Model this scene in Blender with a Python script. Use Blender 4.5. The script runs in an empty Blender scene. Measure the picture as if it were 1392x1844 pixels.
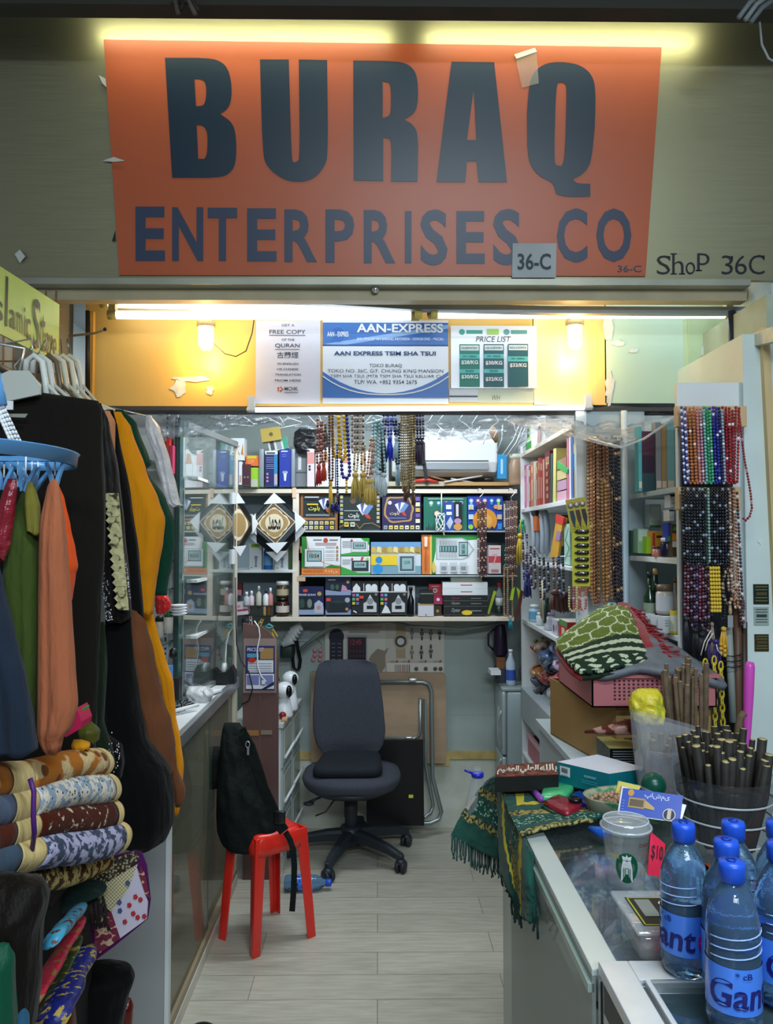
import bpy,bmesh,math,random
from mathutils import Vector,Matrix,Euler
from mathutils.noise import noise as pnoise
random.seed(7)
S=bpy.context.scene
COL=S.collection
F=1388.0
# ---------------------------------------------------------------- camera
PITCH=math.atan(48/F);YAW=math.atan(16/F)
cam_d=bpy.data.cameras.new('camera');cam=bpy.data.objects.new('camera',cam_d);COL.objects.link(cam)
cam.location=(0,0,1.6);cam.rotation_euler=(math.pi/2+PITCH,0,-YAW)
cam_d.sensor_width=36;cam_d.sensor_fit='AUTO';cam_d.lens=F/1844*36;cam_d.clip_start=0.02
S.camera=cam
RM=Euler((math.pi/2+PITCH,0,-YAW)).to_matrix()
def W(px,py,Y):
 d=RM@Vector(((px-696)/F,-(py-922)/F,-1.0))
 return Vector((0,0,1.6))+d*(Y/d.y)
def WX(px,py,X):
 d=RM@Vector(((px-696)/F,-(py-922)/F,-1.0))
 return Vector((0,0,1.6))+d*(X/d.x)
def WZ(px,py,Z):
 d=RM@Vector(((px-696)/F,-(py-922)/F,-1.0))
 return Vector((0,0,1.6))+d*((Z-1.6)/d.z)
# ---------------------------------------------------------------- view, world, lights
S.view_settings.view_transform='Standard';S.view_settings.look='None'
S.view_settings.gamma=1;S.view_settings.use_curve_mapping=False
S.view_settings.exposure=0.6
S.cycles.max_bounces=7;S.cycles.transparent_max_bounces=24;S.cycles.diffuse_bounces=4
S.cycles.glossy_bounces=4;S.cycles.transmission_bounces=6
S.cycles.caustics_reflective=False;S.cycles.caustics_refractive=False
S.cycles.sample_clamp_indirect=4.0
wd=bpy.data.worlds.new('world');S.world=wd;wd.use_nodes=True
wd.node_tree.nodes['Background'].inputs[0].default_value=(0.62,0.72,0.85,1)
wd.node_tree.nodes['Background'].inputs[1].default_value=0.16
def area(name,loc,rot,sx,sy,power,color):
 l=bpy.data.lights.new(name,'AREA');l.shape='RECTANGLE';l.size=sx;l.size_y=sy
 l.energy=power;l.color=color
 o=bpy.data.objects.new(name,l);o.location=loc;o.rotation_euler=rot;COL.objects.link(o)
 o['kind']='helper';return o
COOL=(0.78,0.91,1.0)
# the market corridor's own ceiling tubes, over and behind the place the photo was taken from
area('corridor_light',(0.5,0.3,2.95),(0,0,0),1.3,0.12,30,COOL)
area('corridor_light',(0.6,-1.6,2.9),(math.radians(38),0,0),1.6,0.3,45,COOL)
# unseen fill light added under the shop ceiling, behind the lintel
area('shop_fill_light',(0.0,3.35,2.50),(0,0,0),1.3,0.16,20,(0.84,0.93,1.0))
# ---------------------------------------------------------------- materials
MATS={}
def mat(name,col=None,rough=0.55,metal=0.0,emit=0.0,trans=0.0,alpha=1.0,ior=1.45,var=0.0,scale=8.0,col2=None,
bump=0.0,bscale=None,coat=0.0,tex='noise',stretch=None,thr=None,spec=0.5,sheen=0.0,bdist=.01):
 if name in MATS:return MATS[name]
 m=bpy.data.materials.new(name);m.use_nodes=True;nt=m.node_tree;b=nt.nodes['Principled BSDF']
 c=tuple(col)+(1,)
 b.inputs['Base Color'].default_value=c;b.inputs['Roughness'].default_value=rough
 b.inputs['Metallic'].default_value=metal;b.inputs['IOR'].default_value=ior
 b.inputs['Specular IOR Level'].default_value=spec
 if sheen:b.inputs['Sheen Weight'].default_value=sheen
 if coat:b.inputs['Coat Weight'].default_value=coat;b.inputs['Coat Roughness'].default_value=0.12
 if trans:b.inputs['Transmission Weight'].default_value=trans
 if alpha<1:b.inputs['Alpha'].default_value=alpha
 if emit:b.inputs['Emission Color'].default_value=c;b.inputs['Emission Strength'].default_value=emit
 if var or col2 or bump:
  tc=nt.nodes.new('ShaderNodeTexCoord');mp=nt.nodes.new('ShaderNodeMapping')
  nt.links.new(tc.outputs['Object'],mp.inputs[0])
  if stretch:mp.inputs['Scale'].default_value=stretch
  def texnode(sc):
   if tex=='voronoi':
    n=nt.nodes.new('ShaderNodeTexVoronoi');n.inputs['Scale'].default_value=sc;o=n.outputs['Distance']
   elif tex=='wave':
    n=nt.nodes.new('ShaderNodeTexWave');n.inputs['Scale'].default_value=sc;o=n.outputs['Fac']
    n.inputs['Distortion'].default_value=3
   elif tex=='checker':
    n=nt.nodes.new('ShaderNodeTexChecker');n.inputs['Scale'].default_value=sc;o=n.outputs['Fac']
   else:
    n=nt.nodes.new('ShaderNodeTexNoise');n.inputs['Scale'].default_value=sc;n.inputs['Detail'].default_value=5;o=n.outputs['Fac']
   nt.links.new(mp.outputs[0],n.inputs['Vector']);return o
  if var or col2:
   o=texnode(scale)
   r=nt.nodes.new('ShaderNodeValToRGB');nt.links.new(o,r.inputs[0])
   lo,hi=thr or(0.3,0.7)
   r.color_ramp.elements[0].position=lo;r.color_ramp.elements[1].position=hi
   if col2:r.color_ramp.elements[0].color=c;r.color_ramp.elements[1].color=tuple(col2)+(1,)
   else:
    r.color_ramp.elements[0].color=tuple(max(0,x*(1-var))for x in col)+(1,)
    r.color_ramp.elements[1].color=tuple(min(1,x*(1+var))for x in col)+(1,)
   nt.links.new(r.outputs[0],b.inputs['Base Color'])
  if bump:
   o=texnode(bscale or scale)
   bn=nt.nodes.new('ShaderNodeBump');bn.inputs['Strength'].default_value=bump;bn.inputs['Distance'].default_value=bdist
   nt.links.new(o,bn.inputs['Height']);nt.links.new(bn.outputs[0],b.inputs['Normal'])
 MATS[name]=m;return m
def srgb(h):
 h=h.lstrip('#');r=[]
 for i in(0,2,4):
  c=int(h[i:i+2],16)/255;r.append(c/12.92 if c<=0.04045 else((c+0.055)/1.055)**2.4)
 return tuple(r)
def C(h,rough=0.5,**k):  # quick plain material from a hex colour
 return mat('paint_%s_%d%s'%(h.lstrip('#'),int(rough*100),''.join('_%s%s'%(a,b)for a,b in sorted(k.items())if not isinstance(b,(tuple,list)))),srgb(h),rough,**k)
def glassmat(name,col,rough=0.02,op=0.25,refl=None):  # thin clear sheet: part transparent, part gloss
 if name in MATS:return MATS[name]
 m=bpy.data.materials.new(name);m.use_nodes=True;nt=m.node_tree;nt.nodes.clear()
 out=nt.nodes.new('ShaderNodeOutputMaterial');tr=nt.nodes.new('ShaderNodeBsdfTransparent');gl=nt.nodes.new('ShaderNodeBsdfGlossy')
 di=nt.nodes.new('ShaderNodeBsdfDiffuse');di.inputs[0].default_value=tuple(col)+(1,)
 tr.inputs[0].default_value=tuple(1-(1-c)*0.35 for c in col)+(1,);gl.inputs[1].default_value=rough
 mx=nt.nodes.new('ShaderNodeMixShader');mx.inputs[0].default_value=op
 nt.links.new(tr.outputs[0],mx.inputs[1]);nt.links.new(di.outputs[0],mx.inputs[2])
 m2=nt.nodes.new('ShaderNodeMixShader')
 if refl is None:
  fr=nt.nodes.new('ShaderNodeLayerWeight');fr.inputs[0].default_value=0.5
  ma=nt.nodes.new('ShaderNodeMath');ma.operation='POWER';ma.inputs[1].default_value=2.2
  nt.links.new(fr.outputs['Facing'],ma.inputs[0]);nt.links.new(ma.outputs[0],m2.inputs[0])
 else:m2.inputs[0].default_value=refl
 nt.links.new(mx.outputs[0],m2.inputs[1]);nt.links.new(gl.outputs[0],m2.inputs[2]);nt.links.new(m2.outputs[0],out.inputs[0])
 MATS[name]=m;return m
# ---------------------------------------------------------------- text cache
_TC={}
def text_geo(s,bold=0.0,shear=0.0):
 k=(s,bold,shear)
 if k in _TC:return _TC[k]
 cu=bpy.data.curves.new('t','FONT');cu.body=s;cu.size=1;cu.offset=bold;cu.shear=shear;cu.resolution_u=3
 ob=bpy.data.objects.new('t',cu);COL.objects.link(ob)
 dg=bpy.context.evaluated_depsgraph_get();me=bpy.data.meshes.new_from_object(ob.evaluated_get(dg))
 v=[(a.co.x,a.co.y)for a in me.vertices];f=[tuple(p.vertices)for p in me.polygons]
 bpy.data.objects.remove(ob);bpy.data.curves.remove(cu);bpy.data.meshes.remove(me)
 if v:
  x0=min(a[0]for a in v);x1=max(a[0]for a in v);y0=min(a[1]for a in v);y1=max(a[1]for a in v)
 else:x0=y0=0;x1=y1=1
 _TC[k]=(v,f,x0,x1,y0,y1);return _TC[k]
# ---------------------------------------------------------------- mesh builder
class B:
 def __init__(s):s.v=[];s.f=[];s.mi=[];s.sm=[];s.mats=[];s.M=Matrix()
 def _m(s,m):
  if m not in s.mats:s.mats.append(m)
  return s.mats.index(m)
 def add(s,vs,fs,m,smooth=False):
  o=len(s.v);i=s._m(m);M=s.M
  s.v+=[tuple(M@Vector(p))for p in vs]
  for f in fs:s.f.append(tuple(a+o for a in f));s.mi.append(i);s.sm.append(smooth)
  return s
 def box(s,x0,x1,y0,y1,z0,z1,m):
  v=[(x,y,z)for z in(z0,z1)for y in(y0,y1)for x in(x0,x1)]
  return s.add(v,[(0,2,3,1),(4,5,7,6),(0,1,5,4),(2,6,7,3),(0,4,6,2),(1,3,7,5)],m)
 def rbox(s,x0,x1,y0,y1,z0,z1,m,r=0.004,seg=2):  # rounded box
  bm=bmesh.new();bmesh.ops.create_cube(bm,size=1)
  for q in bm.verts:q.co=Vector(((x0+x1)/2+q.co.x*(x1-x0),(y0+y1)/2+q.co.y*(y1-y0),(z0+z1)/2+q.co.z*(z1-z0)))
  r=min(r,abs(x1-x0)*.49,abs(y1-y0)*.49,abs(z1-z0)*.49)
  bmesh.ops.bevel(bm,geom=bm.edges[:],offset=r,segments=seg,affect='EDGES',profile=0.5)
  return s.bm(bm,m,True)
 def bm(s,bm,m,smooth=False):
  bm.verts.index_update()
  s.add([v.co[:]for v in bm.verts],[tuple(v.index for v in f.verts)for f in bm.faces],m,smooth);bm.free();return s
 def rings(s,R,m,cap=True,closed=True,smooth=True,loop=False):
  n=len(R[0]);vs=[p for r in R for p in r];fs=[]
  k=len(R)
  for i in range(k if loop else k-1):
   for j in range(n if closed else n-1):
    a=i*n+j;b=i*n+(j+1)%n;c=((i+1)%k)*n+(j+1)%n;d=((i+1)%k)*n+j
    fs.append((a,b,c,d))
  if cap and closed and not loop:fs.append(tuple(range(n-1,-1,-1)));fs.append(tuple((k-1)*n+j for j in range(n)))
  return s.add(vs,fs,m,smooth)
 def lathe(s,prof,c,m,seg=24,axis='Z',cap=True,sx=1,sy=1):  # prof: (radius, height)
  R=[]
  for r,h in prof:
   ring=[]
   for j in range(seg):
    a=2*math.pi*j/seg;x=r*math.cos(a)*sx;y=r*math.sin(a)*sy
    p=(x,y,h)if axis=='Z' else((h,x,y)if axis=='X' else(y,h,x))
    ring.append((c[0]+p[0],c[1]+p[1],c[2]+p[2]))
   R.append(ring)
  return s.rings(R,m,cap)
 def tube(s,pts,r,m,seg=8,loop=False,cap=True):
  pts=[Vector(p)for p in pts];n=len(pts);R=[];up=None
  for i,p in enumerate(pts):
   a=pts[(i-1)%n]if(i or loop)else p;b=pts[(i+1)%n]if(i<n-1 or loop)else p
   t=(b-a);t=t.normalized()if t.length>1e-9 else Vector((0,0,1))
   if up is None:up=t.orthogonal().normalized()
   else:
    up=up-t*up.dot(t);up=up.normalized()if up.length>1e-6 else t.orthogonal().normalized()
   q=t.cross(up);rr=r[i]if isinstance(r,(list,tuple))else r
   R.append([tuple(p+up*(rr*math.cos(2*math.pi*j/seg))+q*(rr*math.sin(2*math.pi*j/seg)))for j in range(seg)])
  return s.rings(R,m,cap,loop=loop)
 def sphere(s,c,r,m,seg=12,rn=8,sx=1,sy=1,sz=1):
  return s.lathe([(max(1e-5,r*math.sin(math.pi*i/rn)),-r*sz*math.cos(math.pi*i/rn))for i in range(rn+1)],c,m,seg,sx=sx,sy=sy)
 def bead(s,c,r,m):  # small faceted bead, smooth shaded
  x,y,z=c;k=r*.71
  vs=[(x,y,z-r),(x,y,z+r)]+[(x+r*math.cos(a)*q,y+r*math.sin(a)*q,z+h)for h,q in((-.55*r,.83),(.55*r,.83))for a in[i*math.pi/3 for i in range(6)]]
  fs=[]
  for i in range(6):
   j=(i+1)%6;fs+=[(0,2+j,2+i),(2+i,2+j,8+j,8+i),(8+i,8+j,1)]
  return s.add(vs,fs,m,True)
 def poly(s,pts,m):return s.add(pts,[tuple(range(len(pts)))],m)
 def prism(s,pts,d,m):  # pts 3D planar outline, extruded by vector d
  d=Vector(d);n=len(pts);vs=[tuple(p)for p in pts]+[tuple(Vector(p)+d)for p in pts]
  fs=[tuple(range(n-1,-1,-1)),tuple(range(n,2*n))]+[(i,(i+1)%n,n+(i+1)%n,n+i)for i in range(n)]
  return s.add(vs,fs,m)
 def build(s,name,parent=None,bevel=0,label=None,sub=0,disp=0,solid=0):
  me=bpy.data.meshes.new(name);me.from_pydata(s.v,[],s.f)
  for m in s.mats:me.materials.append(m)
  me.polygons.foreach_set('material_index',s.mi);me.polygons.foreach_set('use_smooth',s.sm)
  if parent is not None and 'off' in parent:
   off=Vector(parent['off']);me.transform(Matrix.Translation(-off))
  me.update();me.validate()
  bm_=bmesh.new();bm_.from_mesh(me)
  if len(bm_.faces)<60000:bmesh.ops.recalc_face_normals(bm_,faces=bm_.faces[:])if s.closed()else None
  bm_.to_mesh(me);bm_.free()
  o=bpy.data.objects.new(name,me);COL.objects.link(o)
  if parent is not None:o.parent=parent
  if solid:md=o.modifiers.new('s','SOLIDIFY');md.thickness=solid;md.offset=0
  if bevel:md=o.modifiers.new('b','BEVEL');md.width=bevel;md.segments=2;md.limit_method='ANGLE';md.angle_limit=0.9
  if sub:md=o.modifiers.new('u','SUBSURF');md.levels=sub;md.render_levels=sub
  if label:o['label']=label
  if parent is not None and 'off' in parent:o['off']=tuple(parent['off'])
  return o
 norecalc=False
 def closed(s):return not s.norecalc
class Face:  # prints on a flat face: local u to the right, v up
 def __init__(s,b,o,u,v,step=0.0004):
  s.b=b;s.o=Vector(o);s.u=Vector(u).normalized();s.vv=Vector(v).normalized();s.w=Vector(u).length;s.h=Vector(v).length
  s.n=s.u.cross(s.vv).normalized();s.k=1;s.step=step;b.norecalc=True
 def p(s,u,v):return tuple(s.o+s.u*(u*s.w)+s.vv*(v*s.h)+s.n*(s.step*s.k))
 def poly(s,pts,m):s.b.poly([s.p(*q)for q in pts],m);s.k+=1;return s
 def rect(s,u0,u1,v0,v1,m):return s.poly([(u0,v0),(u1,v0),(u1,v1),(u0,v1)],m)
 def ell(s,u,v,ru,m,rv=None,n=20):
  rv=rv if rv is not None else ru*s.w/s.h
  return s.poly([(u+ru*math.cos(2*math.pi*i/n),v+rv*math.sin(2*math.pi*i/n))for i in range(n)],m)
 def line(s,pts,wd,m,closed=False):  # wd as a fraction of the width
  P=[s.p(*q)for q in pts];P=[Vector(q)for q in P];n=len(P);w=wd*s.w/2
  for i in range(n if closed else n-1):
   a=P[i];b=P[(i+1)%n];d=b-a
   if d.length<1e-7:continue
   q=s.n.cross(d.normalized())*w;s.b.poly([tuple(a-q),tuple(b-q),tuple(b+q),tuple(a+q)],m)
  s.k+=1;return s
 def text(s,t,u0,u1,v0,v1,m,bold=0.0,shear=0.0,keep=False):
  v,f,x0,x1,y0,y1=text_geo(t,bold,shear)
  if not v:return s
  sx=(u1-u0)*s.w/(x1-x0);sy=(v1-v0)*s.h/(y1-y0)
  if keep:sx=sy=min(sx,sy)
  cx=((u0+u1)/2)*s.w;cy=((v0+v1)/2)*s.h
  o=s.o+s.n*(s.step*s.k)
  s.b.add([tuple(o+s.u*(cx+(a-(x0+x1)/2)*sx)+s.vv*(cy+(c-(y0+y1)/2)*sy))for a,c in v],f,m);s.k+=1
  return s
def obj(b,name,label,cat,group=None,kind=None,**k):
 o=b.build(name,**k)
 if kind=='structure':o['kind']=kind;return o
 o['label']=label;o['category']=cat
 if group:o['group']=group
 if kind:o['kind']=kind
 return o
def T(name,label,cat,loc=(0,0,0),group=None):
 o=bpy.data.objects.new(name,None);COL.objects.link(o);o.empty_display_size=0.05
 o.location=loc;o['off']=tuple(loc);o['label']=label;o['category']=cat
 if group:o['group']=group
 return o
def struct(b,name,**k):return obj(b,name,None,None,kind='structure',**k)
def done_offsets():
 for o in bpy.data.objects:
  if 'off' in o:del o['off']
def lerp(a,b,t):return a+(b-a)*t
def interp(rows,t):  # rows of tuples, first value is the key
 if t<=rows[0][0]:return rows[0][1:]
 for a,b in zip(rows,rows[1:]):
  if t<=b[0]:
   k=(t-a[0])/(b[0]-a[0]+1e-12);k=k*k*(3-2*k)*.5+k*.5
   return tuple(lerp(x,y,k)for x,y in zip(a[1:],b[1:]))
 return rows[-1][1:]
def drape(b,rows,Y,depth,m,folds=5,famp=0.25,seg=64,n=40,seed=0,sq=2.4,wrinkle=0.0,dY=0.0):
 """Hanging or slumped cloth body: rows (py, px_left, px_right) give its width down its height; each level is a folded ring of real depth."""
 R=[];y0=rows[0][0];y1=rows[-1][0]
 for i in range(n+1):
  t=i/n;py=lerp(y0,y1,t);xl,xr=interp(rows,py)
  Yc=Y+dY*t
  A=W(xl,py,Yc);Z=W(xr,py,Yc);cx=(A.x+Z.x)/2;hw=max(0.002,(Z.x-A.x)/2);z=A.z
  ring=[]
  dd=depth*min(1.0,hw*2.2/depth)*min(1,0.35+3*t if i else .3)
  for j in range(seg):
   a=2*math.pi*j/seg;ca,sa=math.cos(a),math.sin(a)
   x=math.copysign(abs(ca)**(2/sq),ca);y=math.copysign(abs(sa)**(2/sq),sa)
   f=math.sin(x*folds*2.2+seed*1.7+1.3*math.sin(t*2.1+seed))+.5*math.sin(x*folds*4.7+seed+t*1.5)
   f*=famp*(0.25+0.75*t)
   wn=wrinkle*pnoise(Vector((x*3+seed,t*7,y)))
   ring.append((cx+hw*x,Yc+dd/2*(y*(1+f*.55)+f*.30+wn),z+0.004*math.sin(x*folds*2.2+seed)*(t if i==n else 0)))
  R.append(ring)
 return b.rings(R,m,True)
# ================================================================ THE SETTING
def floor_mat():
 m=mat('laminate',(0.46,0.46,0.40),0.32);nt=m.node_tree;b=nt.nodes['Principled BSDF']
 tc=nt.nodes.new('ShaderNodeTexCoord')
 br=nt.nodes.new('ShaderNodeTexBrick');mp=nt.nodes.new('ShaderNodeMapping');mp.inputs['Rotation'].default_value=(0,0,math.radians(0))
 nt.links.new(tc.outputs['Object'],mp.inputs[0]);nt.links.new(mp.outputs[0],br.inputs['Vector'])
 br.inputs['Scale'].default_value=1;br.inputs['Brick Width'].default_value=0.9;br.inputs['Row Height'].default_value=0.152
 br.inputs['Mortar Size'].default_value=0.0016;br.inputs['Color1'].default_value=(0.52,0.50,0.42,1);br.inputs['Color2'].default_value=(0.46,0.445,0.375,1)
 br.inputs['Mortar'].default_value=(0.24,0.22,0.18,1)
 n=nt.nodes.new('ShaderNodeTexNoise');mp2=nt.nodes.new('ShaderNodeMapping');mp2.inputs['Scale'].default_value=(3,26,1)
 nt.links.new(tc.outputs['Object'],mp2.inputs[0]);nt.links.new(mp2.outputs[0],n.inputs['Vector']);n.inputs['Scale'].default_value=2.5;n.inputs['Detail'].default_value=6
 mx=nt.nodes.new('ShaderNodeMix');mx.data_type='RGBA';mx.blend_type='MULTIPLY';mx.inputs[0].default_value=0.5
 r=nt.nodes.new('ShaderNodeValToRGB');r.color_ramp.elements[0].position=.35;r.color_ramp.elements[0].color=(.62,.60,.55,1);r.color_ramp.elements[1].position=.65
 nt.links.new(n.outputs['Fac'],r.inputs[0]);nt.links.new(br.outputs['Color'],mx.inputs[6]);nt.links.new(r.outputs[0],mx.inputs[7])
 # worn white scuffs and scratches
 v=nt.nodes.new('ShaderNodeTexNoise');v.inputs['Scale'].default_value=16;v.inputs['Detail'].default_value=9;v.inputs['Roughness'].default_value=.8
 mp3=nt.nodes.new('ShaderNodeMapping');mp3.inputs['Scale'].default_value=(1.5,3,1);nt.links.new(tc.outputs['Object'],mp3.inputs[0]);nt.links.new(mp3.outputs[0],v.inputs['Vector'])
 r2=nt.nodes.new('ShaderNodeValToRGB');r2.color_ramp.elements[0].position=.635;r2.color_ramp.elements[1].position=.67
 nt.links.new(v.outputs['Fac'],r2.inputs[0])
 mx2=nt.nodes.new('ShaderNodeMix');mx2.data_type='RGBA';mx2.inputs[7].default_value=(0.72,0.73,0.70,1)
 nt.links.new(r2.outputs[0],mx2.inputs[0]);nt.links.new(mx.outputs[2],mx2.inputs[6]);nt.links.new(mx2.outputs[2],b.inputs['Base Color'])
 return m
FLOOR=floor_mat()
b=B();b.box(-2.6,2.6,-3.0,4.5,-0.05,0,FLOOR);struct(b,'floor')
wall_grey=mat('wall_grey_green',(0.36,0.42,0.40),0.7,var=.12,scale=3,bump=.05)
wall_marble=mat('wall_marbled_tile',(0.50,0.53,0.44),0.4,var=0,scale=5,col2=(0.68,0.70,0.62),thr=(.35,.6),bump=.05)
b=B();b.box(-1.3,1.5,4.33,4.4,0.37,2.6,wall_grey);b.box(-1.3,1.5,4.325,4.4,0,0.37,wall_marble)
tile=mat('tile_joint',(0.42,0.45,0.40),.6)
for x in(-0.55,0.06,0.66):b.box(x,x+.003,4.3235,4.33,0,1.2,tile)
for z in(.62,.9):b.box(-1.2,1.3,4.3285,4.33,z,z+.002,tile)
struct(b,'wall_back')
b=B();b.box(-1.0,0.70,4.319,4.33,0.375,0.42,mat('yellow_tape',(0.55,0.42,0.16),.5,var=.3,scale=9))
b.box(0.32,0.40,4.318,4.33,0.34,0.40,MATS['yellow_tape']);struct(b,'trim_1')
side_w=mat('side_wall_white',(0.62,0.68,0.66),.6,var=.06,scale=2)
b=B();b.box(-1.36,-1.30,2.62,4.4,0,2.6,side_w);struct(b,'wall_left')
b=B();b.box(1.36,1.42,2.62,4.4,0,2.6,side_w);struct(b,'wall_right')
# pier beside the right shelves, painted pale blue-white
pierm=mat('pier_paint',(0.60,0.70,0.68),.45,var=.10,scale=3,bump=.03)
b=B();b.box(1.142,1.24,2.38,2.9,0,2.24,pierm)
b.box(1.24,1.9,2.42,2.9,0,2.38,mat('pier_dark_green',(0.36,0.42,0.33),.5,var=.3,scale=2.5))  # darker green panel on the outer side of the pier
struct(b,'wall_front_right')
b=B();P0=W(1372,590,2.36);P1=W(1400,1150,2.36)
b.prism([P0,P0+Vector((.022,0,0)),P1+Vector((.03,0,0)),P1],(0,.03,0),mat('raw_wood',(0.58,0.44,0.22),.6,var=.2,scale=14,stretch=(1,1,.15)))
struct(b,'trim_2')
b=B();b.box(-2.2,-1.17,2.75,2.95,0,2.62,mat('left_pier',(0.30,0.27,0.20),.6,var=.2,scale=3));struct(b,'wall_front_left')
# ceilings
b=B();b.box(-1.3,1.4,2.9,4.4,2.52,2.56,mat('ceiling_paint',(0.45,0.48,0.5),.7));struct(b,'ceiling')
b=B();b.box(-2.6,2.6,-3.0,2.3,3.42,3.5,mat('corridor_ceiling',(0.16,0.17,0.16),.8));struct(b,'ceiling_corridor')
# lintel: board over the opening, four painted panels, peeled paint
yel=mat('lintel_yellow',(0.84,0.50,0.12),.45,var=.07,scale=2.5,bump=.02)
mint=mat('lintel_mint',(0.50,0.66,0.52),.4,var=.06,scale=2.5)
mint2=mat('lintel_pale_green',(0.50,0.62,0.38),.4,var=.08,scale=3)
peel=mat('peeled_paint',(0.66,0.66,0.60),.6,var=.15,scale=30)
def px_box(b,x0,x1,y0,y1,Y,d,m):
 A=W(x0,y1,Y);Z=W(x1,y0,Y);return b.box(A.x,Z.x,Y,Y+d,A.z,Z.z,m)
b=B()
px_box(b,152,960,500,731,2.90,.10,yel)
px_box(b,960,1090,500,729,2.90,.10,mat('lintel_bulb_glow',(0.86,0.56,0.18),.42,var=0,col2=(0.66,0.78,0.58),scale=.9,thr=(.42,.56),stretch=(2.2,1,.4)))  # right bulb's warm glow painted in, orange running into mint
px_box(b,1090,1231,500,726,2.90,.10,mint)
px_box(b,1232,1312,500,722,2.899,.10,mint2)
A=W(152,733,2.9);Z=W(1312,733,2.9)
b.box(A.x,Z.x,2.895,3.0,A.z-.012,A.z+.002,mat('dark_edge',(0.05,0.05,0.05),.6))
random.seed(3)
def blob(b,cx,cy,rx,ry,Y,m,n=14,j=.35,d=.001):
 pts=[]
 for i in range(n):
  a=2*math.pi*i/n;r=1+random.uniform(-j,j);pts.append(W(cx+rx*r*math.cos(a),cy+ry*r*math.sin(a),Y))
 b.prism(pts,(0,-d,0),m)
for cx,cy,rx,ry in((322,700,14,14),(378,702,7,8),(345,682,28,5),(1096,590,9,26),(1112,618,10,5),(1097,700,8,26),(1140,632,10,4)):
 blob(b,cx,cy,rx,ry,2.898,peel)
q=W(1262,624,2.897);q2=W(1290,640,2.897);b.box(q.x,q2.x,2.8945,2.899,q2.z,q.z,mat('plate_pale',(.62,.68,.6),.4))
b.box(W(1230,0,2.9).x,W(1232,0,2.9).x,2.892,2.9,W(0,726,2.9).z,W(0,560,2.9).z,mint2)
struct(b,'wall_lintel')
# grey underside and back of the lintel box, with the ceiling line of the shop
b=B();A=W(152,733,3.0);b.box(A.x,1.36,3.0,3.02,A.z,2.55,mat('lintel_back',(.5,.52,.52),.7));struct(b,'wall_lintel_back')
# ---------------- fascia of brushed metal sheet carrying the shop sign
def brushed(name,col,rough,sc=(1,1,40),var=.10):
 m=mat(name,col,rough,metal=.85);nt=m.node_tree;bb=nt.nodes['Principled BSDF']
 tc=nt.nodes.new('ShaderNodeTexCoord');mp=nt.nodes.new('ShaderNodeMapping');mp.inputs['Scale'].default_value=sc
 n=nt.nodes.new('ShaderNodeTexNoise');n.inputs['Scale'].default_value=6;n.inputs['Detail'].default_value=6
 nt.links.new(tc.outputs['Object'],mp.inputs[0]);nt.links.new(mp.outputs[0],n.inputs['Vector'])
 r=nt.nodes.new('ShaderNodeMapRange');r.inputs[3].default_value=rough-.1;r.inputs[4].default_value=rough+.15
 nt.links.new(n.outputs['Fac'],r.inputs[0]);nt.links.new(r.outputs[0],bb.inputs['Roughness'])
 bn=nt.nodes.new('ShaderNodeBump');bn.inputs['Strength'].default_value=.05;bn.inputs['Distance'].default_value=.004
 nt.links.new(n.outputs['Fac'],bn.inputs['Height']);nt.links.new(bn.outputs[0],bb.inputs['Normal']);return m
FA=brushed('fascia_metal',(0.37,0.36,0.23),.42)
YF=2.62
def fasc(px,py):  # the fascia leans forward: its top is nearer the street
 t=(497-py)/(497-73);Y=lerp(2.60,2.46,t);return W(px,py,Y)
b=B()
P=[fasc(-260,505),fasc(1660,505),fasc(1660,2),fasc(-260,2)]
b.prism(P,(0,.02,0),FA)
struct(b,'wall_fascia')
b=B()
steel=mat('aged_steel',(0.42,0.43,0.36),.45,metal=.6,var=.15,scale=5)
A=W(55,513,2.58);Z=W(1350,513,2.58)
for(x0,y0,x1,y1,th,m,Y)in((-60,500,1352,503,11,steel,2.57),(60,520,1345,522,20,mat('beige_channel',(0.44,0.38,0.24),.5,var=.1),2.62)):
 a=W(x0,y0,Y);c=W(x1,y1,Y);k=th/F*Y
 b.prism([a,c,c-Vector((0,0,k)),a-Vector((0,0,k))],(0,.05,0),m)
struct(b,'trim_3')
b=B()  # dark beam the upper tubes hide behind
a=W(-300,12,2.2);b.box(-2.2,2.2,2.18,2.24,a.z,a.z+.16,mat('dark_beam',(0.05,0.05,0.04),.6));struct(b,'trim_4')
# bent steel rail hanging in front of the tubes
b=B();rail=mat('rail_grey',(0.27,0.29,0.30),.4,metal=.5)
pts=[(-120,500),(60,518),(300,521),(560,533),(760,545),(1000,551),(1200,552),(1420,552)]
for(ax,ay),(cx,cy)in zip(pts,pts[1:]):
 a=W(ax,ay,2.70);c=W(cx,cy,2.70);b.prism([a,c,c-Vector((0,0,.026)),a-Vector((0,0,.026))],(0,.03,0),rail)
struct(b,'trim_5')
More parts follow.
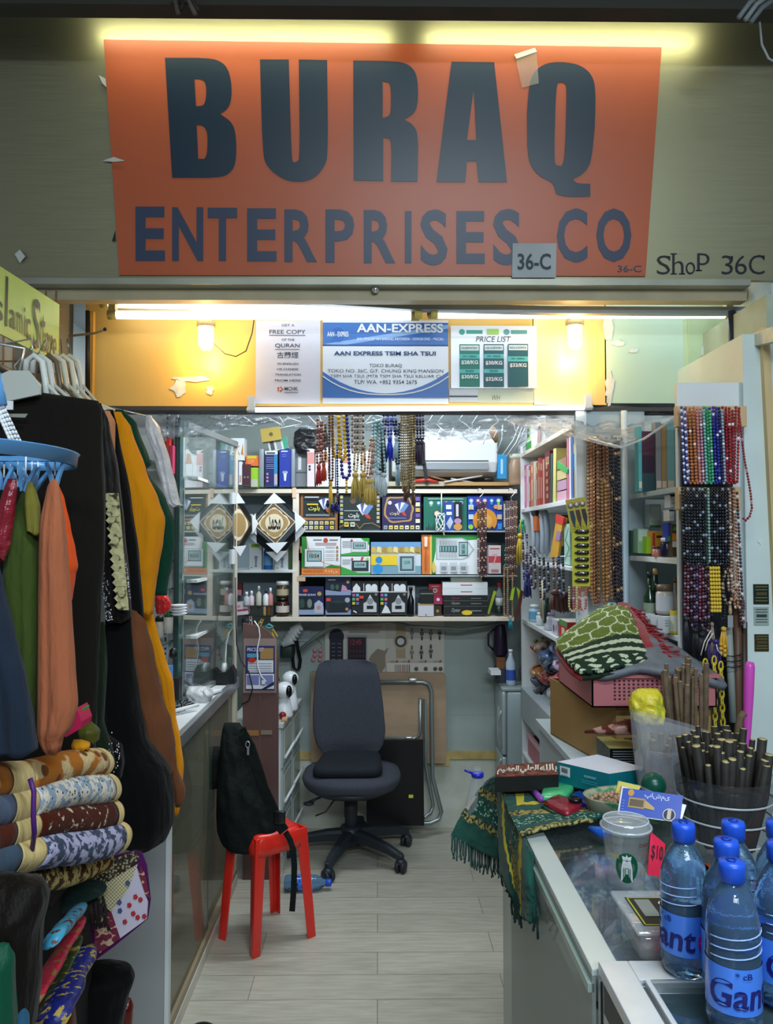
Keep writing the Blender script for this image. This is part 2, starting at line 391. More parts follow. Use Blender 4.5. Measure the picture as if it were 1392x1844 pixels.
# ---------------- orange shop sign
orange=mat('sign_orange',(0.50,0.105,0.035),.42,var=.08,scale=2,coat=.25)
navy=mat('sign_navy',(0.003,0.022,0.050),.4,coat=.2)
navy2=mat('sign_navy_hazed',(0.030,0.048,0.10),.45,coat=.2)  # small lettering, the sign's bluish haze mixed into its navy
for m_ in(orange,navy,navy2):q=m_.node_tree.nodes['Principled BSDF'];q.inputs['Coat Weight'].default_value=.3;q.inputs['Coat Roughness'].default_value=.35
sg=T('shop_sign','large orange shop sign with dark blue BURAQ ENTERPRISES CO lettering','sign',fasc(690,497))
c0,c1,c2,c3=fasc(216,496),fasc(1161,498),fasc(1190,87),fasc(188,73)
n=(c1-c0).cross(c3-c0).normalized()
b=B();b.prism([c0+n*.002,c1+n*.002,c2+n*.002,c3+n*.002],n*.006,orange);b.build('panel',sg)
def SP(px,py,k=.0092):  # pixel on the sign's face
 d=RM@Vector(((px-696)/F,-(py-922)/F,-1.0));o=Vector((0,0,1.6));q=c0+n*k
 return o+d*((q-o).dot(n)/d.dot(n))
LET={
'B':[[(297,104),(375,104),(398,110),(411,124),(417,150),(417,178),(411,195),(396,205),(416,218),(424,236),(426,268),(424,296),(414,312),(396,320),(310,320)],
[(350,142),(353,191),(364,191),(370,184),(372,160),(369,147),(361,142)],[(354,225),(357,286),(368,286),(373,278),(374,245),(371,232),(364,225)]],
'U':[[(468,107),(520,107),(525,285),(528,292),(534,292),(540,285),(538,107),(589,108),(591,280),(584,300),(568,320),(545,328),(518,326),(496,314),(480,298),(473,278)]],
'R':[[(636,109),(715,110),(737,116),(750,132),(753,160),(752,190),(745,205),(727,215),(741,222),(751,235),(753,262),(752,327),(704,327),(705,262),(702,250),(690,247),(690,326),(637,325)],
[(689,146),(689,212),(699,210),(704,202),(704,158),(700,148)]],
'A':[[(813,111),(890,112),(913,328),(862,328),(858,290),(841,290),(838,328),(786,328)],[(853,160),(841,252),(858,252)]],
'Q':[[(984,113),(1015,111),(1046,117),(1066,134),(1073,160),(1071,230),(1066,282),(1060,302),(1046,316),(1032,322),(1037,330),(1063,331),(1063,354),(1020,355),(1001,349),(996,328),(975,320),(958,303),(950,280),(949,205),(953,150),(963,127)],
[(1006,148),(1001,160),(998,285),(1001,297),(1010,299),(1017,290),(1021,160),(1018,150),(1012,147)]],
}
def letter(b,loops,m):
 bm=bmesh.new();ed=[]
 for L in loops:
  vs=[bm.verts.new(SP(x,y))for x,y in L]
  ed+=[bm.edges.new((vs[i],vs[(i+1)%len(vs)]))for i in range(len(vs))]
 bmesh.ops.triangle_fill(bm,use_beauty=True,use_dissolve=False,edges=ed,normal=n);b.bm(bm,m)
def rnd(loop,k=2):  # chaikin rounding with sharp corners kept where the turn is a right angle
 for _ in range(k):
  out=[];N=len(loop)
  for i in range(N):
   p,a,q=loop[i-1],loop[i],loop[(i+1)%N]
   v1=(a[0]-p[0],a[1]-p[1]);v2=(q[0]-a[0],q[1]-a[1]);l1=math.hypot(*v1);l2=math.hypot(*v2)
   cs=(v1[0]*v2[0]+v1[1]*v2[1])/(l1*l2+1e-9)
   if cs<.55 or cs>.995:out.append(a)
   else:
    out.append((a[0]-v1[0]*.25,a[1]-v1[1]*.25));out.append((a[0]+v2[0]*.25,a[1]+v2[1]*.25))
  loop=out
 return loop
b=B();b.norecalc=True
for k,L in LET.items():letter(b,[rnd(l)for l in L],navy)
b.build('lettering',sg)
def sign_text(b,t,x0,x1,y0,y1,m,bold=0,k=.0096):
 v,f,a0,a1,d0,d1=text_geo(t,bold)
 b.add([tuple(SP(lerp(x0,x1,(x-a0)/(a1-a0)),lerp(y1,y0,(y-d0)/(d1-d0)),k))for x,y in v],f,m)
b=B();b.norecalc=True
for ch,x0,x1,y0,y1 in(('E',244,297,372,470),('N',310,366,373,470),('T',374,427,374,470),('E',445,498,375,471),('R',512,571,377,472),('P',586,638,377,473),('R',655,712,378,474),
('I',729,741,380,474),('S',757,806,377,478),('E',822,873,380,475),('S',888,938,376,478),('C',1003,1058,375,473),('O',1074,1137,375,472)):
 sign_text(b,ch,x0,x1,y0,y1,navy2,.028)
sign_text(b,'36-C',1112,1155,478,490,navy2,.01)
b.build('lettering',sg)
# tape scrap and the paper note stuck on the sign
b=B();b.norecalc=True;clear_tape=glassmat('clear_tape',(.8,.8,.75),.15,.25)
b.poly([SP(927,100,.011),SP(966,88,.011),SP(970,150,.011),SP(940,158,.011)],clear_tape)
b.poly([SP(926,98,.013),SP(963,86,.013),SP(967,93,.013),SP(930,106,.013)],C('d8dcd8'))
obj(b,'tape_scrap','clear tape scrap with a white folded edge above the Q of the sign','tape')
b=B();b.norecalc=True
b.poly([SP(922,500,.0125),SP(1001,500,.0125),SP(1002,438,.0125),SP(923,438,.0125)],mat('note_paper',(.38,.42,.44),.5,var=.1))
sign_text(b,'36-C',932,992,456,486,C('20303c'),.02,.0135)
obj(b,'paper_note','grey paper note handwritten 36-C taped over the sign bottom','note')
b=B();b.norecalc=True  # SHOP 36C in serif lettering on the bare metal
def FP(px,py,k=.003):
 q=fasc(690,300);nn=n;d=RM@Vector(((px-696)/F,-(py-922)/F,-1.0));o=Vector((0,0,1.6));return o+d*((fasc(690,497)+nn*k-o).dot(nn)/d.dot(nn))
sgm=C('1c2630')
x=1183
for ch,w,h,up in(('S',24,34,0),('h',20,36,0),('o',17,22,0),('p',22,32,-8+14),(' ',14,0,0),('3',20,34,0),('6',21,34,0),('C',28,35,0)):
 if ch!=' ':
  v,f,a0,a1,d0,d1=text_geo(ch,-.008);yb=494-up
  b.add([tuple(FP(lerp(x,x+w,(p-a0)/(a1-a0)),lerp(yb,yb-h,(q-d0)/(d1-d0))))for p,q in v],f,sgm)
  if ch in 'hp':
   for(sx,sy)in((x-3,yb if ch=='p' else yb-h),(x-3,yb)):b.poly([FP(sx,sy),FP(sx+11,sy),FP(sx+11,sy-2),FP(sx,sy-2)],sgm)
  if ch=='h':b.poly([FP(x+w-8,yb),FP(x+w+3,yb),FP(x+w+3,yb-2),FP(x+w-8,yb-2)],sgm)
  if ch in 'SC3':b.poly([FP(x+w-4,yb-h+1),FP(x+w,yb-h+1),FP(x+w,yb-h+9),FP(x+w-2,yb-h+9)],sgm)
 x+=w+4
obj(b,'shop_number','dark blue Shop 36C lettering on the bare metal right of the sign','lettering')
for i,(pp,lab)in enumerate(((((178,136),(190,142),(192,158),(184,150)),'torn white tape stub high on the left edge of the sign'),
(((185,290),(205,283),(226,290),(205,292)),'torn clear tape stub halfway up the left edge of the sign'),
(((27,458),(36,450),(46,462),(36,474)),'small white paper scrap stuck on bare metal left of the sign'))):
 b=B();b.prism([FP(*q,k=.012)for q in pp],(0,-.002,0),C('c9cdc6'));obj(b,'tape_stub',lab,'tape')
b=B();b.prism([FP(202,434,.01),FP(208,434,.01),FP(208,415,.01)],(0,-.002,0),C('20201a'));
b.build('tape_scrap',sg)
# ---------------- strips of light washing down the fascia from behind the top beam
tube_m=mat('tube_lit',(0.85,0.95,1.0),.5,emit=2.6)
tube_y=mat('tube_lit_warm',(1.0,0.97,0.62),.5,emit=12)
capm=C('b8a860',.5);capd=C('3a3a34',.5)
def tube_lamp(name,label,a,c,r,m,group=None,bulge=True,holder=capd):
 a=Vector(a);c=Vector(c);d=(c-a).normalized();t=T(name,label,'lamp',a,group)
 b=B();b.tube([a,c],r,m,12);b.build('tube',t)
 for p,s in((a,-1),(c,1)):
  b=B();b.tube([p,p+d*s*.03],r*1.15,holder,12);b.tube([p+d*s*.03,p+d*s*.034],r*.5,steel,8)
  b.box(p.x+d.x*s*.015-.012,p.x+d.x*s*.015+.012,p.y-.01,p.y+.02,p.z,p.z+.05,holder);b.build('holder',t)
 return t
zt=W(0,-6,2.30).z
for x0,x1,lab in((140,705,'fluorescent tube above the left half of the orange sign'),(775,1300,'fluorescent tube above the right half of the orange sign')):
 tube_lamp('fluorescent_lamp',lab,(W(x0,0,2.34).x,2.34,zt),(W(x1,0,2.34).x,2.34,zt),.014,tube_y)
# main tubes across the entrance
tube_lamp('fluorescent_lamp','left entrance tube lamp, upper of the left pair',W(196,546,2.80),W(742,560,2.80),.016,tube_m,holder=capm)
tube_lamp('fluorescent_lamp','left entrance tube lamp, lower of the left pair',W(210,567,2.76),W(740,569,2.76),.015,tube_m,holder=capm)
tube_lamp('fluorescent_lamp','right entrance tube lamp, upper one above the grey rail',W(790,537,2.80),W(1322,538,2.80),.014,tube_m,holder=capm)
tube_lamp('fluorescent_lamp','right entrance tube lamp, lower one under the grey rail',W(786,566,2.76),W(1305,566,2.76),.015,tube_m,holder=capm)
tube_lamp('fluorescent_lamp','white tube lamp along the underside of the lintel over the shop',W(460,738,2.875),W(1052,734,2.875),.009,tube_m,holder=C('d8dce0'))
# lantern bulbs in front of the yellow panel
def lantern(cx,cy,label,Y=2.82):
 p=W(cx,cy,Y);t=T('bulkhead_lamp',label,'lamp',p)
 b=B();b.lathe([(.001,-.052),(.018,-.049),(.026,-.035),(.027,.03),(.026,.034)],p,mat('bulb_lit',(1,.78,.36),.4,emit=9),20);b.build('bulb',t)
 b=B();b.lathe([(.03,.032),(.034,.034),(.034,.05),(.028,.055),(.028,.075)],p,C('b8a070'),20)
 for k in range(4):
  a=k*math.pi/2+.4;b.tube([(p.x+.03*math.cos(a),p.y+.03*math.sin(a),p.z+.035),(p.x+.031*math.cos(a),p.y+.031*math.sin(a),p.z-.03),(p.x+.012*math.cos(a),p.y+.012*math.sin(a),p.z-.056)],.0014,C('c8b070'),5)
 b.build('cage',t)
 l=bpy.data.lights.new('bulb_light','POINT');l.energy=1.6;l.color=(1,.62,.22);l.shadow_soft_size=.03
 lo=bpy.data.objects.new('bulb_light',l);lo.location=(p.x,p.y-.0,p.z-.075);COL.objects.link(lo);lo.parent=t;lo.location=(0,0,-.075);lo['kind']='helper'
 return t
lantern(371,605,'lit lantern bulb in a wire cage over the left panel of the lintel')
lantern(1035,603,'lit lantern bulb in a wire cage right of the price list')
b=B();pts=[W(384,618,2.83),W(405,637,2.83),(W(425,642,2.83)),W(443,632,2.83),W(454,600,2.84),W(458,572,2.85)]
b.tube(pts,.0022,C('3a3020'),6);obj(b,'lamp_cord','thin dark cord looping beside the left lantern bulb','cord')
b=B()
for cx in(748,776):
 p=W(cx+6,566,2.72);b.lathe([(.014,-.012),(.016,-.012),(.016,.012),(.014,.012)],p,C('c9b860',.4),14,axis='X')
p=W(762,556,2.74);b.box(p.x-.045,p.x+.045,2.735,2.76,p.z-.006,p.z+.02,C('6a6648',.4));
obj(b,'lamp_clamp','pair of yellow clamps joining the entrance tubes at the middle','clamp')
b=B();p=W(676,521,2.6);b.lathe([(.001,-.012),(.012,-.01),(.013,0),(.011,.004),(.001,.006)],p,mat('chrome',(.8,.8,.82),.18,metal=1),16,axis='Y')
obj(b,'camera_dome','small round chrome knob on the beam under the sign','fitting')
# dark post and pipes
b=B();a=W(1318,560,2.66);c=W(1322,742,2.66);b.tube([a,c],.013,mat('dark_pipe',(.06,.07,.09),.3,metal=.6),12);b.tube([a+Vector((.022,0,0)),c+Vector((.022,0,-.1))],.005,side_w,8)
obj(b,'steel_post','dark round steel post at the right end of the lintel','post')
b=B();a=W(158,560,2.72);c=W(158,712,2.72);b.tube([a,c],.008,C('241c10'),10);b.box(a.x+.012,a.x+.02,2.72,2.74,c.z,a.z,C('c08a30'))
obj(b,'corner_pipe','thin dark pipe at the left edge of the yellow lintel panel','pipe')
b=B();a=W(1322,612,2.5);c=W(1420,578,2.2)
b.prism([a,c,c-Vector((0,0,.05)),a-Vector((0,0,.035))],(.02,.01,0),mat('angle_bar',(.62,.63,.5),.5,var=.2,scale=20))
obj(b,'angle_bracket','pale painted angle bar sloping above the pier at the right','bracket')
# ================================================================ FURNITURE AND FITTINGS
white=mat('white_laminate',(0.72,0.76,0.76),.4,var=.04,scale=4)
cream=mat('plank_cream',(0.74,0.66,0.54),.5,var=.08,scale=12,stretch=(.2,1,1))
greypan=mat('grey_laminate',(0.40,0.47,0.50),.45,var=.06,scale=3)
bluegrey=mat('blue_grey_board',(0.42,0.52,0.56),.45,var=.08,scale=3)
alu=mat('aluminium',(0.62,0.65,0.66),.30,metal=.85,var=.06,scale=10)
dark=C('0c0d10',.5)
glass=glassmat('cabinet_glass',(.75,.9,.85),.02,.07)
glass_mir=glassmat('cabinet_glass_shiny',(.7,.85,.8),.01,.06,refl=.42)
glass_sm=glassmat('smoky_glass',(.62,.68,.64),.06,.42,refl=.12)
glass_fr=glassmat('counter_front_glass',(.36,.36,.26),.04,.28,refl=.24)
alu_w=mat('bright_aluminium',(.72,.75,.78),.28,metal=.35,var=.08,scale=12)
glass_edge=mat('glass_edge',(.03,.09,.08),.2)
def wbox(b,px0,px1,py0,py1,Y,d,m,r=0):
 A=W(px0,py1,Y);Z=W(px1,py0,Y)
 return(b.rbox(A.x,Z.x,Y,Y+d,A.z,Z.z,m,r)if r else b.box(A.x,Z.x,Y,Y+d,A.z,Z.z,m))
# ---- back shelf unit
YB=4.05
bs=T('shelf_unit','cream-edged grey back shelf unit packed with boxed clocks under the air conditioner','shelf',(0,YB,1.17))
zz=lambda py:W(0,py,YB).z
xx=lambda px,Y=YB:W(px,970,Y).x
for i,(x0,x1,py,th,m,dp)in enumerate(((400,932,884,.022,cream,.26),(540,932,957,.008,greypan,.255),(540,932,1038,.008,greypan,.255),(400,532,1029,.016,white,.26),(488,925,1116,.022,cream,.26))):
 b=B();z=zz(py);b.box(xx(x0),xx(x1),YB,YB+dp,z-th*.5,z+th*.5,m);b.build('shelf',bs,bevel=.002)
for x0,x1 in((527,538),):
 b=B();b.box(xx(x0),xx(x1),YB+.001,YB+.25,zz(1112),zz(888),cream);b.box(xx(x0),xx(x1),YB,YB+.25,zz(1010),zz(990),cream);b.build('divider',bs)
b=B();b.box(xx(395),xx(935),4.311,4.325,zz(1116),zz(884),mat('shelf_back_board',(.22,.28,.31),.6,var=.1));b.build('back_panel',bs)
b=B();b.box(xx(540),xx(552),YB+.02,YB+.04,zz(996),zz(984),C('c08f66'));b.box(xx(535),xx(550),YB,YB+.03,zz(1047),zz(1038),C('c9a988'));b.box(xx(526),xx(533),YB-.004,YB+.01,zz(896),zz(878),C('e0bfa0'));b.build('shelf_peg',bs)
# ---- right hand shelf units (A: deep one towards the back wall, B: by the bead hooks)
def side_unit(name,label,X0,X1,Y0,Y1,shelves,near_m,ztop,zbot,far=True):
 t=T(name,label,'shelf',(X0,Y0,zbot))
 for z,th,m in shelves:
  b=B();b.box(X0,X1,Y0+.022,Y1-.022,z-th,z,m);b.build('shelf',t,bevel=.002)
 b=B();b.box(X0,X1,Y0,Y0+.02,zbot,ztop,near_m);b.build('side_panel',t)
 if far:b=B();b.box(X0,X1,Y1-.02,Y1,zbot,ztop,white);b.build('side_panel',t)
 b=B();b.box(X1,X1+.012,Y0,Y1,zbot,ztop,greypan);b.build('back_panel',t)
 return t
ua=side_unit('shelf_unit','white side shelf unit of books and packets between the fridge and bead hooks',.75,1.0,2.9,4.04,
[(2.045,.02,cream),(1.755,.02,white),(1.49,.016,white),(1.185,.02,white),(.83,.02,greypan),(.50,.02,white)],bluegrey,2.085,0.0)
b=B();b.box(.75,.79,2.895,2.9,0,2.085,white);b.build('edge_strip',ua)
b=B();b.box(.745,.752,2.93,4.02,.675,.83,mat('grey_apron',(.36,.41,.42),.4,var=.05));b.build('apron',ua)
b=B();b.box(.745,.752,2.93,4.02,0,.30,MATS['grey_apron']);b.build('apron',ua)
for z in(2.14,2.02,1.9):
 pass
ub=side_unit('shelf_unit','pale blue shelf unit of ointments and oils behind the right bead strands',.94,1.135,2.395,2.885,
[(1.764,.018,bluegrey),(1.537,.018,white),(1.295,.018,white),(.99,.018,white)],white,2.09,0.0,far=False)
b=B();b.tube([(.925,2.87,0),(.925,2.87,2.08)],.012,mat('pale_blue_pipe',(.5,.62,.72),.35),10);b.build('corner_post',ub)
# ---- left counter
lc=T('glass_counter','low glass fronted counter with white ledge behind the red stool','counter',(-.66,2.48,0))
panelg=mat('counter_end_grey',(.36,.37,.38),.42,var=.05,scale=2)
b=B();b.box(-1.10,-.668,2.48,2.50,0,.92,panelg);b.box(-.90,-.885,2.475,2.48,0,.9,C('8a7a58'));b.build('end_panel',lc)
b=B();b.box(-.668,-.655,2.475,2.50,0,.93,white);b.build('post',lc)
b=B();b.box(-.69,-.655,3.60,3.64,.05,.92,mat('beige_post',(.6,.56,.42),.5));b.build('post',lc)
b=B();b.box(-1.10,-.655,2.47,3.66,.92,.945,white);b.box(-.672,-.650,2.47,3.66,.905,.95,alu);b.box(-.80,-.785,2.5,3.66,.945,.962,alu);b.box(-.775,-.765,2.5,3.66,.945,.957,alu)
b.build('ledge',lc,bevel=.002)
b=B();b.box(-1.10,-.665,2.50,3.64,.0,.05,mat('kick_wood',(.58,.55,.48),.5,var=.12,scale=10,stretch=(1,.2,1)));b.box(-.665,-.650,2.50,3.64,0,.045,MATS['kick_wood'])
b.box(-.674,-.652,2.50,3.64,.05,.075,mat('brown_rail',(.30,.24,.15),.45));b.build('plinth',lc)
b=B();b.box(-1.09,-.70,2.52,3.62,.45,.458,glass);b.build('inner_shelf',lc)
b=B();b.box(-1.10,-1.09,2.5,3.64,.05,.92,C('8f8a7c'));b.build('back_panel',lc)
b=B();b.box(-.668,-.664,2.50,3.08,.075,.905,glass_fr);b.box(-.669,-.663,3.075,3.08,.075,.905,glass_edge);b.build('glass_pane',lc)
b=B();b.box(-.676,-.672,3.04,3.60,.075,.905,glass_fr);b.box(-.677,-.671,3.04,3.045,.075,.905,glass_edge);b.build('glass_pane',lc)
# upper glass cabinet over the counter: open near bay with standards, shiny sliding door
gc=T('glass_cabinet','tall wall cabinet with mirror-like sliding glass beside the hanging garments','cabinet',(-.78,3.1,.95))
b=B();b.box(-1.12,-.805,3.10,3.115,.95,2.1,mat('cabinet_back',(.62,.62,.62),.5,var=.04));b.build('back_panel',gc)
b=B()
for x in(-.842,):
 b.box(x-.012,x+.012,3.085,3.10,.96,2.08,alu)
 for k in range(56):b.box(x-.003,x+.003,3.083,3.086,.98+k*.02,.988+k*.02,dark)
b.build('slotted_upright',gc)
for z in(1.88,1.76,1.64,1.515,1.405,1.20):
 b=B();b.box(-1.1,-.81,2.75,3.08,z-.004,z,glass);b.box(-1.1,-.81,2.748,2.752,z-.004,z,glass_edge);b.box(-.81,-.808,2.75,3.08,z-.005,z+.001,glass_edge);b.build('glass_shelf',gc)
b=B();b.box(-.808,-.79,3.08,3.115,.95,2.08,white);b.box(-.79,-.782,3.05,3.10,.95,2.08,glass_edge);b.box(-.80,-.79,3.04,3.07,.95,2.08,C('2a3a38'));b.build('post',gc)
A=Vector((-.782,3.12,0));Z=Vector((-.700,3.78,0))
d=(Z-A).normalized();nn=Vector((d.y,-d.x,0))*.004
b=B();b.prism([A+Vector((0,0,.965)),Z+Vector((0,0,.965)),Z+Vector((0,0,2.06)),A+Vector((0,0,2.06))],nn,glass_mir);b.build('sliding_glass',gc)
b=B();b.prism([Z+Vector((-.008,0,.955)),Z+Vector((.012,0,.955)),Z+Vector((.012,0,2.07)),Z+Vector((-.008,0,2.07))],(0,.02,0),cream);b.build('post',gc)
b=B();b.prism([A+Vector((0,0,2.05)),Z+Vector((0,0,2.05)),Z+Vector((0,0,2.075)),A+Vector((0,0,2.075))],nn*4,alu);b.prism([A+Vector((0,0,.95)),Z+Vector((0,0,.95)),Z+Vector((0,0,.967)),A+Vector((0,0,.967))],nn*4,alu);b.build('rail',gc)
b=B();b.box(-1.12,-.80,3.8,3.81,.95,2.1,MATS['cabinet_back'])
for z in(1.857,1.43,1.2):b.box(-1.1,-.745,3.2,3.79,z-.012,z,white)
b.build('inner_shelf',gc)
# ---- near-right aluminium cabinet and display counter
r2=T('display_cabinet','aluminium framed cabinet with dark glass top carrying the water bottles','cabinet',(.33,.4,0))
X0,X1,Y0,Y1,ZT=.332,1.25,.30,1.18,.965
b=B()
b.box(X0,X0+.045,Y0,Y1,ZT-.02,ZT,alu_w);b.box(X0+.045,X1,Y1-.05,Y1,ZT-.02,ZT,alu_w);b.box(X0+.052,X0+.06,Y0,Y1-.055,ZT-.015,ZT+.003,alu_w)
b.box(X0+.06,X1,Y1-.062,Y1-.054,ZT-.015,ZT+.003,alu);b.build('top_frame',r2,bevel=.002)
b=B();b.box(X0+.045,X1,Y0,Y1-.05,ZT-.012,ZT-.006,glassmat('dark_top_glass',(.10,.17,.19),.03,.35));b.build('glass_top',r2)
for(x,y)in((X0,Y1-.03),):b=B();b.box(x,x+.03,y,y+.03,0,ZT-.02,alu);b.box(x-.002,x,y+.008,y+.011,0,ZT-.02,dark);b.build('post',r2)
b=B();b.box(X0,X0+.004,Y0,Y1-.03,.0,ZT-.02,glassmat('front_glass_dark',(.25,.3,.3),.05,.45));b.box(X0,X0+.02,Y0,Y1-.03,ZT-.06,ZT-.02,alu);b.build('glass_pane',r2)
b=B();b.box(X0+.02,X1,Y0,Y1-.02,.70,.71,C('20282a'));b.box(X0+.02,X1,Y1-.01,Y1,0,ZT-.02,C('30383a'));b.build('inner_shelf',r2)
b=B();b.box(.55,.56,Y0,Y1-.06,.71,ZT-.02,C('4a5658'));b.box(.80,.81,Y0,Y1-.06,.71,ZT-.02,C('4a5658'));b.build('divider',r2)
r1=T('display_counter','glass topped display counter under the green prayer rug','counter',(.324,1.2,0))
X0,X1,Y0,Y1,ZT=.324,1.14,1.185,2.02,.95
b=B();fr=mat('counter_frame',(.66,.74,.72),.3,metal=.3)
b.box(X0,X0+.045,Y0,Y1,ZT-.012,ZT,fr);b.box(X0+.045,X1,Y1-.03,Y1,ZT-.012,ZT,fr);b.build('top_frame',r1,bevel=.002)
b=B();b.box(X0+.045,X1,Y0,Y1-.03,ZT-.012,ZT-.004,glassmat('counter_top_glass',(.72,.84,.82),.03,.03));b.build('glass_top',r1)
b=B();b.box(X0,X0+.006,Y0,Y1,.08,ZT-.012,glass_sm);b.box(X0-.004,X0+.008,Y0,Y1,.0,.08,alu);b.build('glass_pane',r1)
b=B();b.box(X0-.006,X0+.004,Y0,Y1,ZT-.035,ZT-.022,mat('glass_lip',(.32,.42,.38),.2));b.build('trim_strip',r1)
b=B();b.box(X0+.03,X1,Y0+.01,Y1-.01,.80,.808,mat('inner_shelf_glass',(.42,.50,.50),.3));b.build('inner_shelf',r1)
b=B();b.box(X0+.02,X1,Y1-.012,Y1-.004,0,ZT-.012,MATS['cabinet_back']);b.build('back_panel',r1)
b=B();b.box(X0+.25,X0+.27,Y0,Y1,.05,.80,C('8d9a98'));b.build('divider',r1)
r3=T('storage_cabinet','low white cabinet behind the counter under the cardboard box','cabinet',(.62,2.06,0))
b=B();b.box(.58,.925,2.06,2.78,0,.93,greypan);b.build('body',r3)
b=B();b.box(.57,.93,2.05,2.80,.93,.95,greypan);b.build('top',r3)
# ---- tall brown board with arched top and its poster
YBR=3.68
bb_=T('brown_board','tall brown board with rounded top and taped price poster, left of the chair','board',W(470,1589,YBR))
brown=mat('brown_lacquer',(.135,.075,.065),.35,var=.25,scale=3)
pts=[(437,1592),(501,1592),(501,1195),(499,1170),(494,1150),(484,1137),(470,1128),(437,1122)]
b=B();b.prism([W(x,y,YBR)for x,y in pts],(0,.018,0),brown)
b.box(W(467,1300,YBR).x,W(469,1300,YBR).x,YBR-.001,YBR,W(0,1590,YBR).z,W(0,1250,YBR).z,C('6a5048'));b.build('panel',bb_)
b=B();A=W(438,1248,YBR-.003);Z=W(498,1150,YBR-.003);b.box(A.x,Z.x,YBR-.003,YBR,A.z,Z.z,mat('brown_card',(.30,.21,.18),.6,var=.1));b.build('backing_card',bb_)
b=B();A=W(445,1325,YBR-.004);Z=W(466,1315,YBR);b.box(A.x,Z.x,YBR-.003,YBR,A.z,Z.z,C('a07040'));Z2=W(490,1315,YBR);b.box(Z.x+.01,Z2.x,YBR-.003,YBR,A.z+.005,Z2.z,C('8a7a6a'));b.build('packing_tape',bb_)
b=B();A=W(442,1243,YBR-.006);Z=W(495,1163,YBR-.006);w=Z.x-A.x;h=Z.z-A.z
b.box(A.x,Z.x,YBR-.006,YBR-.004,A.z,Z.z,C('2a2f6a'));f=Face(b,(A.x,YBR-.0062,A.z),(w,0,0),(0,0,h))
f.rect(.08,.95,.40,.68,C('dfe2ea')).rect(.02,.98,.03,.37,C('e6e8f0')).rect(.04,.46,.12,.34,C('7f86b8')).rect(.5,.94,.12,.34,C('7f86b8'))
f.rect(.5,.95,.70,.95,C('a8824e')).rect(.05,.45,.74,.83,C('5aa0b8')).ell(.22,.68,.14,C('c03028'),.06)
for k in range(4):f.rect(.1,.9,.43+k*.055,.445+k*.055,C('90939c'))
f.text('PRICE LIST',.06,.62,.88,.96,C('e8e8f0'));f.poly([(.55,.03),(.7,.03),(.98,.12),(.98,.2)],C('20244a'));b.build('poster',bb_)
# ---- white drawer cabinet with sash fronts
dc=T('drawer_cabinet','white and grey drawer cabinet with arched handles between brown board and chair','cabinet',(-.45,3.75,0))
b=B();xn=-.462;xf=-.430
def side(y,z,off=0):return(lerp(xn,xf,(y-3.72)/.58)+off,y,z)
b.prism([side(3.72,0),side(4.29,0),side(4.29,.70),side(3.72,.70)],(-.25,0,0),white);b.build('body',dc)
b=B();b.prism([side(3.70,.70,.015),side(4.30,.70,.015),side(4.30,.72,.015),side(3.70,.72,.015)],(-.28,0,0),C('c9cec8',.3));b.build('top',dc)
for k,z in enumerate((.50,.29,.08)):
 for y in(3.745,4.02):
  b=B();b.prism([side(y,z),side(y+.24,z),side(y+.24,z+.19),side(y,z+.19)],(.008,0,0),mat('sash_grey',(.33,.40,.40),.3))
  b.prism([side(y+.02,z+.02,.008),side(y+.22,z+.02,.008),side(y+.22,z+.17,.008),side(y+.02,z+.17,.008)],(.003,0,0),C('b8c0b4',.3));dr=b.build('drawer',dc)
  b=B();b.tube([side(y+.02+.2*s/8,z+.04+.05*math.sin(math.pi*s/8),.012+.028*math.sin(math.pi*s/8))for s in range(9)],.007,C('d4dada',.3),8);b.build('handle',dr)
# ---- small fridge
fg=T('fridge','small silver grey fridge in the back right corner','fridge',(.655,4.06,0))
frm=mat('fridge_silver',(.34,.42,.43),.3,metal=.3)
b=B();b.rbox(.675,1.1,4.06,4.31,0.01,.80,frm,.01);b.build('body',fg)
for z0,z1 in((.012,.46),(.47,.80)):
 b=B();b.rbox(.650,.675,4.055,4.31,z0,z1,mat('fridge_door',(.42,.50,.51),.28,metal=.3),.009);dd=b.build('door',fg)
 b=B();b.tube([(.650-.02*math.sin(math.pi*s/8),4.07,lerp(z1-.3 if z0>.4 else z1-.12,z1-.1 if z0>.4 else z1-.01,s/8))for s in range(9)],.006,frm,8);b.build('handle',dd)
b=B();b.rbox(.650,1.1,4.055,4.31,.80,.82,C('9aa4a4',.35),.006);b.build('top',fg)
b=B();b.box(.6485,.650,4.15,4.20,.55,.70,C('d9e0c8'));b.build('energy_label',fg)
# ---- air conditioner
ac=T('air_conditioner','white split air conditioner on the back wall above the shelves','air conditioner',W(800,850,4.1))
prof=[(4.33,0),(4.14,0),(4.085,.02),(4.06,.07),(4.055,.17),(4.075,.235),(4.12,.255),(4.33,.255)]
A=W(706,856,4.07);Z=W(896,856,4.07);zb=A.z
b=B();b.norecalc=False
b.prism([(A.x,y,zb+z)for y,z in prof],(Z.x-A.x,0,0),mat('ac_white',(.74,.78,.80),.35));b.build('casing',ac,bevel=.012)
b=B();b.box(A.x+.02,Z.x-.05,4.062,4.09,zb+.032,zb+.075,C('8f979c',.3));b.box(A.x+.02,Z.x-.05,4.055,4.065,zb+.075,zb+.079,C('3c4448'));b.build('louvre',ac)
# ---- grey hose under the bottom shelf
b=B();b.tube([W(540,1170,4.2),W(570,1146,4.2),W(596,1130,4.2),W(640,1122,4.2),W(700,1118,4.2),W(740,1128,4.2),W(830,1134,4.2),W(870,1128,4.2),W(915,1120,4.2)],.010,C('6e7c76',.5),10)
obj(b,'drain_hose','grey plastic drain hose sagging under the lowest back shelf','hose')
